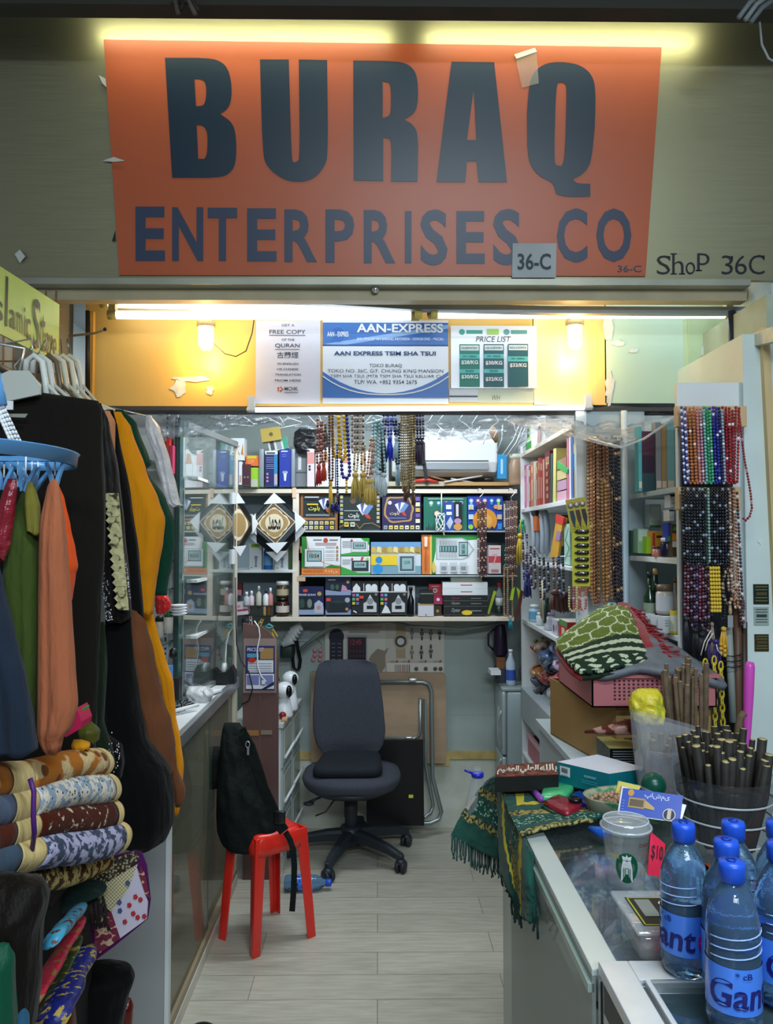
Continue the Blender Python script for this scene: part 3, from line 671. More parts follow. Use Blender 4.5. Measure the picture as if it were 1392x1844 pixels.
# ---- posters below the shelf
def poster(name,label,cat,px0,px1,py0,py1,Y,base,draw,group=None,d=.003):
 A=W(px0,py1,Y);Z=W(px1,py0,Y);b=B();b.box(A.x,Z.x,Y,Y+d,A.z,Z.z,base)
 f=Face(b,(A.x,Y,A.z),(Z.x-A.x,0,0),(0,0,Z.z-A.z));draw(f);return obj(b,name,label,cat,group)
ink=C('2a2c34');ink2=C('8d8f94');redp=C('b84a40');creamp=C('cfcabd')
def clock_poster(f):
 arch=[(.08+.0,.12),(.30,.12),(.30,.62)]+[(.19+.125*math.cos(a),.70+.16*math.sin(a))for a in[i*math.pi/10 for i in range(11)]]+[(.08,.62)]
 f.poly([(.06+(x-.06)*1.06-.01,.08+(y-.1)*1.06)for x,y in arch],C('9aa0a0'));f.poly(arch,C('1c2230'))
 for k in range(6):f.rect(.11,.17,.2+k*.075,.21+k*.075,C('8a8f98'));f.rect(.21,.27,.2+k*.075,.21+k*.075,C('8a8f98'))
 f.rect(.36,.70,.14,.74,C('a8aaa8')).rect(.38,.68,.18,.70,C('2a1a26'))
 f.text('12:45',.42,.60,.56,.66,C('b03848'))
 for k in range(3):
  for j in range(5):f.rect(.41+j*.052,.44+j*.052,.24+k*.09,.28+k*.09,C('5a3040'))
 f.text('AL-HARAMEEN AZAN CLOCK',.38,.95,.88,.93,redp).rect(.4,.9,.80,.82,ink2)
poster('clock_poster','faded advert with an arched prayer clock and a red display, behind the chair','poster',585,694,1119,1214,4.316,creamp,clock_poster)
def watch(f,u,v,s,c,g=None):
 f.rect(u-s*.35,u+s*.35,v-s*3.0,v+s*3.0,c);f.ell(u,v,s,g or C('b8b4a8'));f.ell(u,v,s*.78,c);f.line([(u,v),(u,v+s)],.004,C('e0e0e0'));f.line([(u,v),(u+s*.5,v)],.004,C('e0e0e0'))
def watch_poster(f):
 f.rect(.18,.34,.30,.95,C('a89878'));f.ell(.26,.62,.13,C('c0a878'));f.ell(.26,.62,.10,C('40434a'));f.ell(.26,.62,.06,C('c8c8c4'))
 for(u,v,c)in((.45,.78,'6a6c70'),(.62,.77,'20242a'),(.77,.77,'4a4c50'),(.92,.78,'303438'),(.45,.42,'7a6c50'),(.61,.42,'20242a'),(.77,.44,'303234')):watch(f,u,v,.042,C(c))
 f.rect(.02,.98,.02,.22,C('d8d2c4'))
 for k in range(9):f.rect(.16+k*.03,.172+k*.03,.04,.19,C(('b04038','50545c','20242c')[k%3]))
 for u in(.52,.68,.84,.93):f.ell(u,.11,.035,C('5a5448'))
 for u in(.2,.4,.68,.93):f.ell(u,.26,.018,redp);f.rect(u-.12,u-.03,.255,.265,ink2)
poster('watch_poster','faded advert sheet of wristwatches above the folded table','poster',694,800,1119,1214,4.316,C('c4beb2'),watch_poster)
b=B();hp=[(668,1180),(680,1168),(692,1172),(700,1166),(694,1180),(694,1200),(686,1212),(676,1196),(664,1188)]
b.prism([W(x,y,4.312)for x,y in hp],(0,-.002,0),C('8f8270'));obj(b,'paper_tear','torn brown patch of missing poster above the chair back','patch')
b=B()
for i,(x,y)in enumerate(((567,1171),(577,1171),(567,1180),(577,1180),(564,1188),(576,1188))):b.sphere(W(x,y,4.315),.012,C('d88a90',.4),10,6,sy=.5)
b.tube([W(572,1152,4.32),W(580,1160,4.318),W(578,1190,4.318)],.0015,C('8a9a50'),5)
obj(b,'pink_charm','pink six-ball charm on the back wall left of the chair','charm')
b=B();A=W(533,1155,4.322);Z=W(560,1133,4.322);b.box(A.x,Z.x,4.32,4.326,A.z,Z.z,C('a0acb0'));obj(b,'paper_note','pale blank note on the back wall left of the grey hose','note')
# ---- folded table, brown board and black panel
ft=T('folding_table','folded table with tan board top and grey tube legs leaning behind the chair','table',W(770,1480,4.25))
tan=mat('tan_board',(.40,.28,.18),.5,var=.08,scale=6,stretch=(1,1,4))
b=B();pts=[(560,1210),(798,1212),(803,1217),(804,1370),(800,1375),(560,1372)]
b.prism([W(x,y,4.27)for x,y in pts],(0,.02,0),tan);b.build('tabletop',ft)
tb=mat('tube_grey',(.28,.33,.33),.3,metal=.6)
b=B();b.tube([W(*p)for p in((660,1228,4.255),(762,1228,4.255),(772,1232,4.255),(777,1244,4.255),(779,1400,4.20),(795,1462,4.22),(790,1475,4.21),(775,1482,4.20),(705,1482,4.20))],.0115,tb,10)
b.build('leg_frame',ft)
b=B();b.tube([W(*p)for p in((680,1330,4.255),(745,1330,4.255),(754,1325,4.255),(757,1315,4.255),(757,1258,4.255),(765,1260,4.245),(767,1380,4.20),(780,1450,4.21),(775,1465,4.20),(764,1472,4.15))],.010,tb,10)
b.build('leg_frame',ft)
for x,y in((743,1222),(736,1326)):b=B();p=W(x,y,4.245);b.rbox(p.x-.02,p.x+.02,4.195,4.2555,p.z-.008,p.z+.008,alu,.003);b.build('clip',ft)
b=B();pts=[(660,1333),(762,1333),(764,1487),(660,1487)]
b.prism([W(x,y,4.14)for x,y in pts],(0,.02,0),C('08080b',.45));
q=W(740,1434,4.138);b.box(q.x-.012,q.x+.012,4.136,4.14,q.z-.008,q.z+.008,C('d8d040'))
obj(b,'black_panel','black rectangular panel with a tiny yellow sticker leaning by the folded table','panel')
# ================================================================ OFFICE CHAIR
CX,CY=-.135,3.95
oc=T('office_chair','dark grey fabric swivel chair on a five-armed caster base','chair',(CX,CY,0))
fab=mat('chair_fabric',(.050,.056,.075),.9,var=.25,scale=220,bump=.1)
plas=mat('chair_plastic',(.018,.024,.032),.45)
b=B();R=[]
rows=[(1190,584,662),(1196,574,676),(1210,569,682),(1235,566,686),(1280,563,691),(1315,564,694),(1338,569,691),(1352,578,684),(1361,592,665)]
YK=4.02
for i in range(25):
 t=i/24;tt=.5-.5*math.cos(math.pi*t);py=lerp(1190,1361,tt);xl,xr=interp(rows,py);A=W(xl,py,YK);Z=W(xr,py,YK)
 cx=(A.x+Z.x)/2;hw=(Z.x-A.x)/2;e=math.sin(math.pi*min(1,max(0,tt*.96+.02)));th=.028*(.25+.75*min(1,e*2.2))
 ring=[]
 for j in range(40):
  a=2*math.pi*j/40;ca,sa=math.cos(a),math.sin(a);x=math.copysign(abs(ca)**.55,ca);y=math.copysign(abs(sa)**.8,sa)
  ring.append((cx+hw*x,YK+.06*(1-tt)*0.3+th*y+.030*(-abs(x)**2)+.02,A.z))
 R.append(ring)
b.rings(R,fab);b.build('backrest',oc)
b=B();b.tube([(CX-.02,YK+.03,.62),(CX-.01,YK+.06,.50),(CX,YK+.02,.455),(CX,CY,.45)],.022,plas,10);b.build('back_bar',oc)
b=B();zs=W(655,1402,CY).z
R=[]
for h,r in((-.035,.17),(-.03,.22),(-.01,.235),(.015,.243),(.035,.235),(.045,.19),(.046,.02)):
 R.append([(CX+.005+r*1.02*math.copysign(abs(math.cos(a))**.8,math.cos(a)),CY+r*.93*math.copysign(abs(math.sin(a))**.8,math.sin(a))-.02,zs+.01+h)for a in[2*math.pi*j/44 for j in range(44)]])
b.rings(R,fab);b.build('seat',oc)
b=B();b.lathe([(.20,-.05),(.22,-.03),(.22,-.024)],(CX,CY-.02,zs+.01),plas,32);b.rbox(CX-.09,CX+.09,CY-.12,CY+.1,zs-.075,zs-.035,plas,.01);b.build('seat_pan',oc)
b=B();b.lathe([(.026,.07),(.03,.075),(.03,.19),(.034,.20),(.034,.29),(.022,.30),(.022,zs-.05)],(CX,CY,0),plas,20);b.build('gas_column',oc)
b=B();b.tube([(CX-.08,CY-.05,zs-.05),(CX-.17,CY-.08,zs-.075),(CX-.20,CY-.09,zs-.09)],[.005,.006,.012],plas,8);b.sphere((CX-.205,CY-.095,zs-.092),.018,plas,sx=1.5,sz=.6);b.build('lever',oc)
b=B();b.tube([(CX-.06,CY-.05,zs-.06),(CX-.12,CY-.1,zs-.13),(CX-.17,CY-.1,zs-.15)],.004,plas,8);b.build('lever',oc)
b=B();b.lathe([(.001,.155),(.05,.15),(.055,.12),(.05,.06),(.02,.045),(.001,.04)],(CX,CY,0),plas,20);b.build('hub',oc)
for px_,py_ in((576,1530),(599,1565),(722,1558),(751,1508),(655,1478)):
 e=WZ(px_,py_,.035);dx,dy=e.x-CX,e.y-CY;L=math.hypot(dx,dy);
 if L>.34 or L<.26:dx,dy=dx/L*.31,dy/L*.31;L=.31
 ux,uy=dx/L,dy/L
 b=B();R=[]
 for s,(w,z0,z1)in((0.03,(.032,.085,.14)),(.12,(.027,.085,.135)),(.24,(.022,.075,.115)),(L-.01,(.019,.062,.095)),(L+.012,(.012,.064,.088))):
  q=[]
  for(a,z)in((-1,z0),(1,z0),(1,lerp(z0,z1,.7)),(.6,z1),(-.6,z1),(-1,lerp(z0,z1,.7))):q.append((CX+ux*s-uy*w*a,CY+uy*s+ux*w*a,z))
  R.append(q)
 b.rings(R,plas,smooth=False);arm=b.build('base_arm',oc,bevel=.004)
 b=B();ex,ey=CX+ux*L,CY+uy*L;ax=Vector((.8,.6,0))if px_<650 else Vector((.9,-.4,0));ax.normalize()
 for sgn in(-1,1):
  c_=Vector((ex,ey,.029))+ax*.014*sgn;b.tube([c_-ax*.010,c_-ax*.008,c_+ax*.008,c_+ax*.010],[.022,.029,.029,.022],plas,16)
 b.tube([(ex,ey,.04),(ex,ey,.07)],.008,plas,8);b.sphere((ex,ey,.05),.026,plas,12,6,sz=.7);b.build('caster',arm)
# seat cushion
b=B();R=[]
rows=[(0,.142,.02),(.5,.165,.0),(1,.182,-.01)]
zc=zs+.055
for h,k in((0,.93),(.012,1.0),(.035,1.0),(.05,.95),(.058,.80),(.056,.3)):
 ring=[]
 for j in range(56):
  a=2*math.pi*j/56;x=math.copysign(abs(math.cos(a))**.35,math.cos(a));y=math.copysign(abs(math.sin(a))**.35,math.sin(a))
  hw=.178-.035*(y+1)/2
  ring.append((CX-.005+x*hw*k+.01*y,CY-.03+y*.155*k,zc+h+.012*(y>0)*y-.006*math.cos(x*2)*(h>.04)))
 R.append(ring)
b.rings(R,mat('cushion_black',(.008,.012,.018),.85,bump=.1,bscale=200));obj(b,'seat_cushion','black wedge cushion lying on the grey swivel chair seat','cushion')
# ================================================================ RED STOOL
st_=T('plastic_stool','glossy red plastic stool holding the black backpack','stool',(-.5,2.95,0))
red=mat('stool_red',(.72,.022,.012),.28,coat=.4)
feet=[WZ(399,1690,0),WZ(457,1725,0),WZ(563,1686,0),WZ(497,1642,0)]
SC=sum((Vector(f)for f in feet),Vector())/4;ZS=.445
tops=[]
for f in feet:tops.append(Vector((SC.x+(f.x-SC.x)*.80,SC.y+(f.y-SC.y)*.80,ZS)))
ang=math.atan2(feet[1].y-SC.y,feet[1].x-SC.x)
def sq(r,z,n=48,k=.38,a0=None):
 a0=ang+math.pi/4 if a0 is None else a0;o=[]
 for j in range(n):
  a=2*math.pi*j/n;x=math.copysign(abs(math.cos(a))**k,math.cos(a))*r;y=math.copysign(abs(math.sin(a))**k,math.sin(a))*r
  o.append((SC.x+x*math.cos(a0)-y*math.sin(a0),SC.y+x*math.sin(a0)+y*math.cos(a0),z))
 return o
r0=(tops[1]-SC).xy.length/math.sqrt(2)
b=B();b.rings([sq(r0+.022,ZS-.078),sq(r0+.020,ZS-.05),sq(r0+.016,ZS-.02),sq(r0+.008,ZS-.004),sq(r0-.006,ZS),sq(r0-.05,ZS),sq(r0-.055,ZS-.004),sq(.03,ZS-.004)],red);b.build('seat',st_)
for f,tp in zip(feet,tops):
 b=B();d=Vector((f.x-SC.x,f.y-SC.y,0)).normalized();s=Vector((-d.y,d.x,0));R=[]
 a_,c_=(d+s).normalized(),(d-s).normalized()  # L-shaped channel opening inwards
 for t,w in((0,.058),(.12,.046),(.2,.040),(.6,.034),(1,.030)):
  o=Vector((tp.x,tp.y,ZS-.01))*(1-t)+Vector((f.x,f.y,0))*t;o=o+d*(.008)
  th=.006
  ring=[o-a_*w+c_*0,o-a_*w*.3+d*.004,o+d*.006,o-c_*w*.3+d*.004,o-c_*w,o-c_*w-d*th,o-c_*w*.3-d*th,o-d*th,o-a_*w*.3-d*th,o-a_*w-d*th]
  R.append([tuple(q)for q in ring])
 b.rings(R,red);b.build('leg',st_,bevel=.002)
lb=W(526,1528,2.9)
# ================================================================ BACKPACK
bp=T('backpack','black backpack slumped on the red stool with straps dangling','backpack',(SC.x,SC.y,ZS))
blk=mat('backpack_black',(.006,.009,.009),.75,bump=.6,bscale=18,spec=.2,bdist=.02)
rows=[(1302,404,432),(1315,400,440),(1335,398,446),(1370,396,452),(1420,392,470),(1460,391,492),(1490,393,508),(1512,400,512),(1521,412,505)]
b=B();drape(b,rows,SC.y-.02,.20,blk,folds=1.3,famp=.18,seg=56,n=36,seed=2,sq=2.6,wrinkle=.12);b.build('main_bag',bp)
b=B();rows=[(1345,376,402),(1370,374,402),(1400,373,402),(1418,378,400)];drape(b,rows,SC.y+.03,.10,blk,folds=1,famp=.1,seg=30,n=14,seed=1);b.build('side_pocket',bp)
b=B()
def strap(b,pts,w,th,m,Y=None):
 P=[W(*p)for p in pts];R=[]
 for i,p in enumerate(P):
  a=P[max(0,i-1)];c=P[min(len(P)-1,i+1)];t=(c-a).normalized();s=Vector((0,1,0)).cross(t).normalized()*(w/2);q=Vector((0,th/2,0))
  R.append([tuple(p-s-q),tuple(p+s-q),tuple(p+s+q),tuple(p-s+q)])
 b.rings(R,m,smooth=False)
yb=SC.y-.14
strap(b,[(437,1322,yb),(450,1345,yb),(462,1380,yb-.01),(474,1420,yb-.01),(488,1450,yb),(500,1480,yb),(512,1497,yb)],.042,.012,blk);b.build('shoulder_strap',bp,bevel=.003)
b=B();strap(b,[(432,1318,yb),(440,1312,yb),(444,1325,yb),(440,1345,yb)],.016,.006,blk);b.build('handle',bp)
b=B();p=W(446,1336,yb-.02);b.tube([p+Vector((.008*math.cos(a),0,.012*math.sin(a)-.01))for a in[i*math.pi/5 for i in range(10)]],.002,alu,6,loop=True);b.box(p.x-.002,p.x+.006,p.y-.002,p.y+.002,p.z-.05,p.z-.02,alu);b.build('key_ring',bp)
b=B();strap(b,[(514,1498,yb),(522,1512,yb-.02),(528,1530,yb-.03),(530,1560,yb-.03),(529,1600,yb-.03),(526,1641,yb-.03)],.022,.004,blk);b.build('webbing_strap',bp)
b=B();p=W(500,1462,yb-.01);b.rbox(p.x-.012,p.x+.03,p.y-.01,p.y+.005,p.z-.045,p.z+.005,C('101214',.3),.004);b.build('buckle',bp)
# ================================================================ GOODS ON THE BACK SHELVES
AR_BALOOT='\ufe95\ufeee\ufee0\ufe91';AR_MHMD='\ufeaa\ufee4\ufea4\ufee3'
AR_AZIM='\ufee2\ufef4\ufec8\ufecc\ufedf\ufe8d';AR_ALI='\ufef2\ufee0\ufecc\ufedf\ufe8d';AR_BILLAH='\ufeea\ufee0\ufedf\ufe8e\ufe91'
wht=C('dfe3e6');offw=C('c9cdd0');gold=C('b08a4a');yell=C('e6c62c');lime=C('8ac22c');blk2=C('15171b')
def carton(label,px0,px1,py0,py1,Y,d,base,draw=None,name='product_box',cat='box',group=None,rot=0,sidem=None,name2=None):
 A=W(px0,py1,Y);Z=W(px1,py0,Y);b=B()
 if rot:
  c=(A+Z)/2;b.M=Matrix.Translation(c)@Matrix.Rotation(math.radians(rot),4,'Y')@Matrix.Translation(-c)
 b.box(A.x,Z.x,Y,Y+d,A.z,Z.z,base)
 b.box(A.x,Z.x,Y-.0002,Y,A.z,A.z+.0008,C('9a9a94'))
 if draw:
  f=Face(b,(A.x,Y,A.z),(Z.x-A.x,0,0),(0,0,Z.z-A.z))
  draw(f)
 return obj(b,name,label,cat,group)
def lines(f,u0,u1,vs,m,h=.012):
 for v in vs:f.rect(u0,u1,v,v+h,m)
YG=4.07
# -- row of playing card game boxes
def cardfan(f,u,v,s):
 for k,a in enumerate((-.5,-.15,.2,.55)):
  d=(math.sin(a),math.cos(a));q=(d[1],-d[0]);w=s*.22
  p=[(u+q[0]*-w,v+q[1]*-w*.9),(u+q[0]*w,v+q[1]*w*.9),(u+d[0]*s+q[0]*w,v+d[1]*s+q[1]*w),(u+d[0]*s-q[0]*w,v+d[1]*s-q[1]*w)]
  f.poly(p,(wht,C('5a5fa8'),wht,C('6a8ab8'))[k])
 f.poly([(u-s*.1,v),(u+s*.35,v-s*.05),(u+s*.5,v-s*.45),(u+s*.2,v-s*.4)],C('b84030'))
def minis(f,u0,u1,v,n,seed,h=.09):
 rr=random.Random(seed);w=(u1-u0)/n
 for k in range(n):f.rect(u0+k*w+w*.15,u0+(k+1)*w-w*.15,v,v+h,C(rr.choice(['d8d8c8','d8c860','6a58a0','c8b8a0','8a9aa8','e0d070'])));f.rect(u0+k*w+w*.3,u0+(k+1)*w-w*.3,v+h*.3,v+h*.6,C(rr.choice(['3a3a5a','8a5a30','50505a'])))
def baloot1(f):
 f.rect(0,1,0,1,C('8a5a34')).rect(.07,.93,.36,.97,C('1d2a2e')).rect(.05,.95,.30,.34,C('c08850')).rect(.06,.93,.02,.28,C('2a3038'))
 minis(f,.08,.92,.16,6,1);minis(f,.08,.92,.03,6,2);cardfan(f,.68,.60,.28)
 f.text(AR_BALOOT,.22,.52,.52,.68,C('d8d050'),.02).rect(.18,.48,.70,.735,yell);lines(f,.15,.8,(.40,.43),C('b8bcc0'));lines(f,.12,.5,(.90,),C('c8ccd0'),.03)
def baloot2(f):
 f.rect(.10,.90,.24,.96,C('22302f'));f.ell(.33,.80,.07,C('6a4a3a'));cardfan(f,.62,.44,.30)
 f.text(AR_BALOOT,.22,.48,.32,.48,C('e0e0dc'),.02);lines(f,.12,.5,(.52,.26,.28),C('98a0a0'),.025)
 for v in range(7):f.rect(.02,.09,.2+v*.11,.28+v*.11,C(('b8b070','8890a0')[v%2]));f.rect(.91,.98,.2+v*.11,.28+v*.11,C(('a8a8b0','b8b070')[v%2]))
 minis(f,.1,.4,.1,2,4,.12);f.line([(.0,.08),(.2,.2),(.4,.18),(.5,.05),(.6,.18),(.8,.2),(1,.08)],.012,gold)
def baloot3(f):
 N=28;P=[(.43+.37*(1+.05*math.cos(i*5))*math.copysign(abs(math.cos(2*math.pi*i/N))**.6,math.cos(2*math.pi*i/N)),.57+.36*(1+.05*math.cos(i*5))*math.copysign(abs(math.sin(2*math.pi*i/N))**.6,math.sin(2*math.pi*i/N)))for i in range(N)]
 f.poly(P,C('b08850'));f.poly([(.43+(x-.43)*.87,.57+(y-.57)*.87)for x,y in P],C('35305e'));cardfan(f,.5,.5,.26)
 f.text(AR_BALOOT,.2,.44,.40,.52,C('d8c8a8'),.02).ell(.2,.75,.05,offw);lines(f,.15,.62,(.32,),C('8088c0'),.02)
 minis(f,.02,.98,.03,7,5,.1)
 for v in range(5):f.rect(.86,.97,.2+v*.15,.31+v*.15,C(('d8d4b8','6a58a0','c8a850')[v%3]))
GB='boxed card games on the second back shelf'
carton('dark card game box with brown frame and grid of small pictures along its bottom',541,608,890,955,YG,.05,C('5a4030'),baloot1,group=GB)
carton('dark green card game box with gold zigzag edge, between brown framed and purple game boxes',611,685,889,955,YG,.05,C('26302e'),baloot2,group=GB)
carton('purple card game box with a scalloped gold border around fanned cards',688,758,889,955,YG,.05,C('2c2450'),baloot3,group=GB)
def rosette(f,u,v,s,c):f.poly([(u-s*.6,v-s*1.9),(u+s*.6,v-s*1.9),(u+s*.5,v),(u-s*.5,v)],c);f.ell(u,v,s,c);f.ell(u,v,s*.6,C('d8dce0'))
def green_box(f):
 for k,c in enumerate(('80b0a0','3088b8','b05058','78a850','6a9ac0')):rosette(f,.17+k*.17,.82,.05,C(c))
 f.rect(.1,.9,.93,.95,C('b8d0c8'));f.ell(.3,.5,.08,C('5a4a3a'));f.ell(.3,.5,.06,C('d8c8b0'))
 for k in range(9):h=(.08,.2,.1,.16,.24,.1,.14,.1,.18)[k];f.poly([(.04+k*.05,.02),(.08+k*.05,.02),(.06+k*.05,.05+h)],C('14382e'))
def blue_box(f):
 for k,c in enumerate(('8ab8d8','c04858','d89088','3890c8','88c850')):rosette(f,.12+k*.19,.86,.06,C(c))
 f.ell(.5,.28,.34,C('d8902c'));f.ell(.5,.27,.2,C('e0a850'))
 for s in(.02,.30):f.rect(.04,.18,.30+s,.44+s,C('c0ccd8'));f.rect(.84,.97,.30+s,.44+s,C('c8b090'))
 f.ell(.1,.1,.07,lime);f.rect(.85,.97,.03,.2,C('3a8ad0'));f.ell(.1,.66,.04,C('d8b880'));f.ell(.25,.66,.04,C('202030'));f.ell(.8,.68,.06,C('d89060'))
 f.poly([(.2,.0),(.3,.12),(.42,.05),(.5,.14),(.62,.04),(.7,.12),(.8,0)],C('1c2c58'))
carton('green box with five coloured award rosettes standing on the second back shelf',763,842,895,955,YG,.05,C('1c6a58'),green_box)
carton('bright blue box with orange disc and award rosettes beside the green rosette box',841,905,893,955,YG,.05,C('1440a8'),blue_box)
def strip_box(f):f.rect(.55,1,0,1,blk2).rect(.66,.80,.5,.92,offw).ell(.76,.34,.2,C('b08ab0'),.10).ell(.76,.14,.24,C('c89048'),.12).rect(.1,.4,.75,.9,wht).rect(.12,.42,.55,.66,wht).poly([(.1,.25),(.35,.5),(.5,.3),(.3,.05)],C('b8c4d0'))
carton('narrow blue and black box leaning in front of the green rosette box',800,832,904,956,4.055,.012,C('2048a0'),strip_box)
for k,(x0,x1,c,lab)in enumerate(((905,912,'30384a','dark slim book right of the blue rosette box'),(913,921,'9a9ac8','pale violet slim book on the second back shelf'),(922,931,'8a6a50','brown slim book at the right end of the second back shelf'))):
 carton(lab,x0,x1,902,955,YG,.14,C(c),lambda f:f.rect(.3,.7,.1,.9,C('c0b8a8')),name='book',cat='book')
# -- prayer clock boxes
lcd=C('93b5b5',.25);ledm=C('20282c')
def clock(f,u,v,w,h,t,case='dfe3e6',sc=None):
 f.rect(u,u+w,v,v+h,C('9aa2a6'));f.rect(u+w*.03,u+w*.97,v+h*.04,v+h*.97,C(case));f.rect(u+w*.12,u+w*.88,v+h*.3,v+h*.9,C('2a3034'))
 f.rect(u+w*.16,u+w*.84,v+h*.34,v+h*.86,lcd);f.text(t,u+w*.25,u+w*.75,v+h*.5,v+h*.72,ledm,.02)
def azan(f):
 f.poly([(0,.17),(.13,.17),(.16,.5),(.12,1),(0,1)],C('2a8a38'));f.poly([(.55,.17),(1,.17),(1,.24),(.75,.26)],C('2a8a38'))
 f.rect(0,1,0,.17,C('dc7a32')).text('AZAN CLOCK',.05,.55,.06,.12,C('6a3a20')).text('\u0627\u0630\u0627\u0646',.62,.92,.05,.13,C('f0dcc0'))
 f.ell(.62,.90,.06,redp).rect(.30,.52,.90,.93,ink2).rect(.72,.94,.90,.93,ink2);lines(f,.35,.9,(.82,.78),C('b08a88'),.015)
 for k in range(4):f.ell(.92,.72-k*.10,.03,C('b07848'));f.rect(.62,.86,.715-k*.1,.73-k*.1,ink2)
 clock(f,.08,.20,.50,.48,'10:54');f.line([(.13,.95),(.2,.6),(.6,.3),(1,.22)],.012,C('d8705a'))
GC_='prayer clock boxes on the third back shelf'
carton('white and green prayer clock box with orange base strip, leftmost of the clock boxes',543,613,966,1035,YG,.09,wht,azan,group=GC_)
def azan2(f):
 f.poly([(0,.0),(1,.0),(1,.3),(.5,.22),(0,.1)],C('38a040'));f.poly([(.7,1),(1,1),(1,.6)],C('38a040'));clock(f,.35,.2,.6,.62,'10:54','d0d6da');lines(f,.05,.4,(.8,.7,.6,.5),ink2,.03);f.ell(.38,.88,.04,redp)
def azan3(f):
 f.rect(0,1,0,.12,C('38a040')).poly([(0,.1),(.6,.1),(0,.45)],C('38a040'));clock(f,.35,.18,.6,.6,'10:54','26323a');lines(f,.05,.32,(.8,.7,.6),ink2,.03);f.poly([(.7,.98),(.78,.98),(.72,.75),(.66,.75)],redp);f.ell(.9,.86,.05,C('a8c860'));f.ell(.38,.86,.04,redp)
carton('small prayer clock box with pale clock, stacked on the one with a dark clock',614,665,969,1001,YG,.08,wht,azan2,group=GC_)
carton('small prayer clock box with dark clock under the pale clock one',614,667,1002,1035,YG,.09,wht,azan3,group=GC_)
def land(f):
 f.rect(0,1,.82,1,C('6a9ac8')).rect(0,1,.62,.82,C('b0a070'));
 for k in range(9):f.poly([(k*.11,.70),(k*.11+.1,.66),(k*.11+.09,.84),(k*.11+.02,.86)],C(('c8b060','e0d090','a88848')[k%3]))
 f.rect(0,.52,.28,.60,yell).ell(.16,.44,.07,C('2888c8'));f.rect(0,1,0,.26,C('7aa0b0')).ell(.14,.16,.10,C('2a90d0'))
 f.rect(.55,.88,.06,.64,C('c4ccd0')).rect(.575,.86,.10,.56,C('4a5a6a')).rect(.62,.82,.16,.50,lcd);f.text('12:30',.66,.78,.32,.42,ledm,.01)
carton('clock box with a crowd scene and yellow map beside the orange-sided box',668,758,976,1034,YG,.09,C('c8d4dc'),land,group=GC_)
def bigclk(f):
 f.rect(0,.14,0,1,C('dc7a32')).rect(.14,.17,0,1,C('e0c060')).rect(.17,1,0,1,C('2a8a38')).poly([(.24,0),(1,0),(1,.88),(.8,.86),(.28,.9),(.2,.3)],wht)
 f.poly([(.24,.36),(.72,.36),(.82,.42),(.87,.54),(.92,.62),(.87,.70),(.80,.86),(.70,.92),(.24,.92)],C('a8b2b6'));f.poly([(.27,.39),(.70,.39),(.79,.45),(.88,.62),(.78,.82),(.70,.89),(.27,.89)],C('d0d8da'))
 f.rect(.29,.62,.42,.86,C('b8c0c4'));f.rect(.30,.61,.56,.72,C('46666a'));f.rect(.64,.80,.46,.82,ledm);f.rect(.65,.79,.48,.80,lcd)
 for k in range(6):f.rect(.31+k*.05,.33+k*.05,.58,.70,lcd);f.rect(.32+k*.05,.325+k*.05,.74,.84,ink2);f.rect(.32+k*.05,.325+k*.05,.44,.54,ink2)
 for k in range(3):f.rect(.31+k*.17,.44+k*.17,.06,.30,C('c4ccd0'));f.rect(.33+k*.17,.42+k*.17,.1,.2,ink2)
 f.text('10',.69,.74,.66,.76,ledm,.02).text('54',.69,.74,.52,.62,ledm,.02);f.rect(.04,.09,.7,.95,C('f0d8c0'));f.rect(.05,.08,.1,.6,C('b85a20'));f.ell(.2,.18,.03,C('e0c060'),.15)
carton('large box showing a prayer clock on its side, orange and green left edge',760,863,963,1034,YG,.09,wht,bigclk,group=GC_)
def red7(f):f.rect(0,1,.38,.62,C('c84048')).rect(.1,.9,.86,.9,redp).text('7',.3,.7,.3,.7,C('d8b0b8')).rect(.2,.8,.05,.15,C('b87880'))
carton('white product box with red band on the third back shelf',880,902,982,1033,YG,.08,C('d8cccc'),red7)
def dkb(f):
 for k in range(5):f.rect(.2,.8,.12+k*.16,.16+k*.16,C('b8c4c0'))
carton('dark green product box at the right end of the third back shelf',904,926,979,1033,YG,.08,C('16302e'),dkb)
# -- speaker and lamp boxes on the lowest shelf
def spk(f):
 f.poly([(0,0),(1,0),(1,.3),(.9,.2),(.8,.38),(.7,.2),(.1,.3),(0,.2)],C('8a9ab8'));f.rect(.10,.62,.18,.62,C('0c1418'));f.ell(.2,.40,.10,C('2a4440'),.17);f.ell(.48,.40,.09,C('6a8078'),.16)
 f.text('SPEAKER QURAN',.05,.7,.66,.74,C('c8ccdc'),.02);f.poly([(.66,.05),(.98,.05),(.98,.4),(.82,.52),(.66,.4)],C('aab4cc'));f.ell(.82,.25,.08,C('c08868'));f.rect(.24,.4,.80,.90,C('d84838'));f.ell(.84,.74,.08,C('a89858'))
def spk2(f):f.rect(.18,.56,.2,.72,C('0c1a1e'));f.ell(.27,.46,.08,C('3a5a50'),.16);f.ell(.46,.46,.07,C('3a5a50'),.15);f.poly([(0,0),(1,0),(1,.3),(.8,.3),(.7,.5),(.6,.2),(0,.3)],C('8a98b8'));f.rect(.1,.4,.84,.9,C('a8acc0'));f.poly([(.62,.3),(.9,.2),(.8,.5),(.66,.6)],C('c088a0'));f.ell(.88,.75,.06,C('a89858'))
def spk3(f):f.poly([(.14,.15),(.5,.05),(.86,.15),(.86,.68),(.5,.76),(.14,.68)],C('101c22'));f.poly([(.14,.68),(.5,.60),(.86,.68),(.5,.78)],C('22343c'));f.rect(.03,.2,.72,.88,C('d84838'));f.ell(.86,.78,.10,C('a0a8b0'));f.poly([(0,0),(1,0),(1,.3),(.9,.2),(.86,.12),(.1,.1),(0,.3)],C('8090b0'));f.ell(.84,.3,.06,C('b88868'))
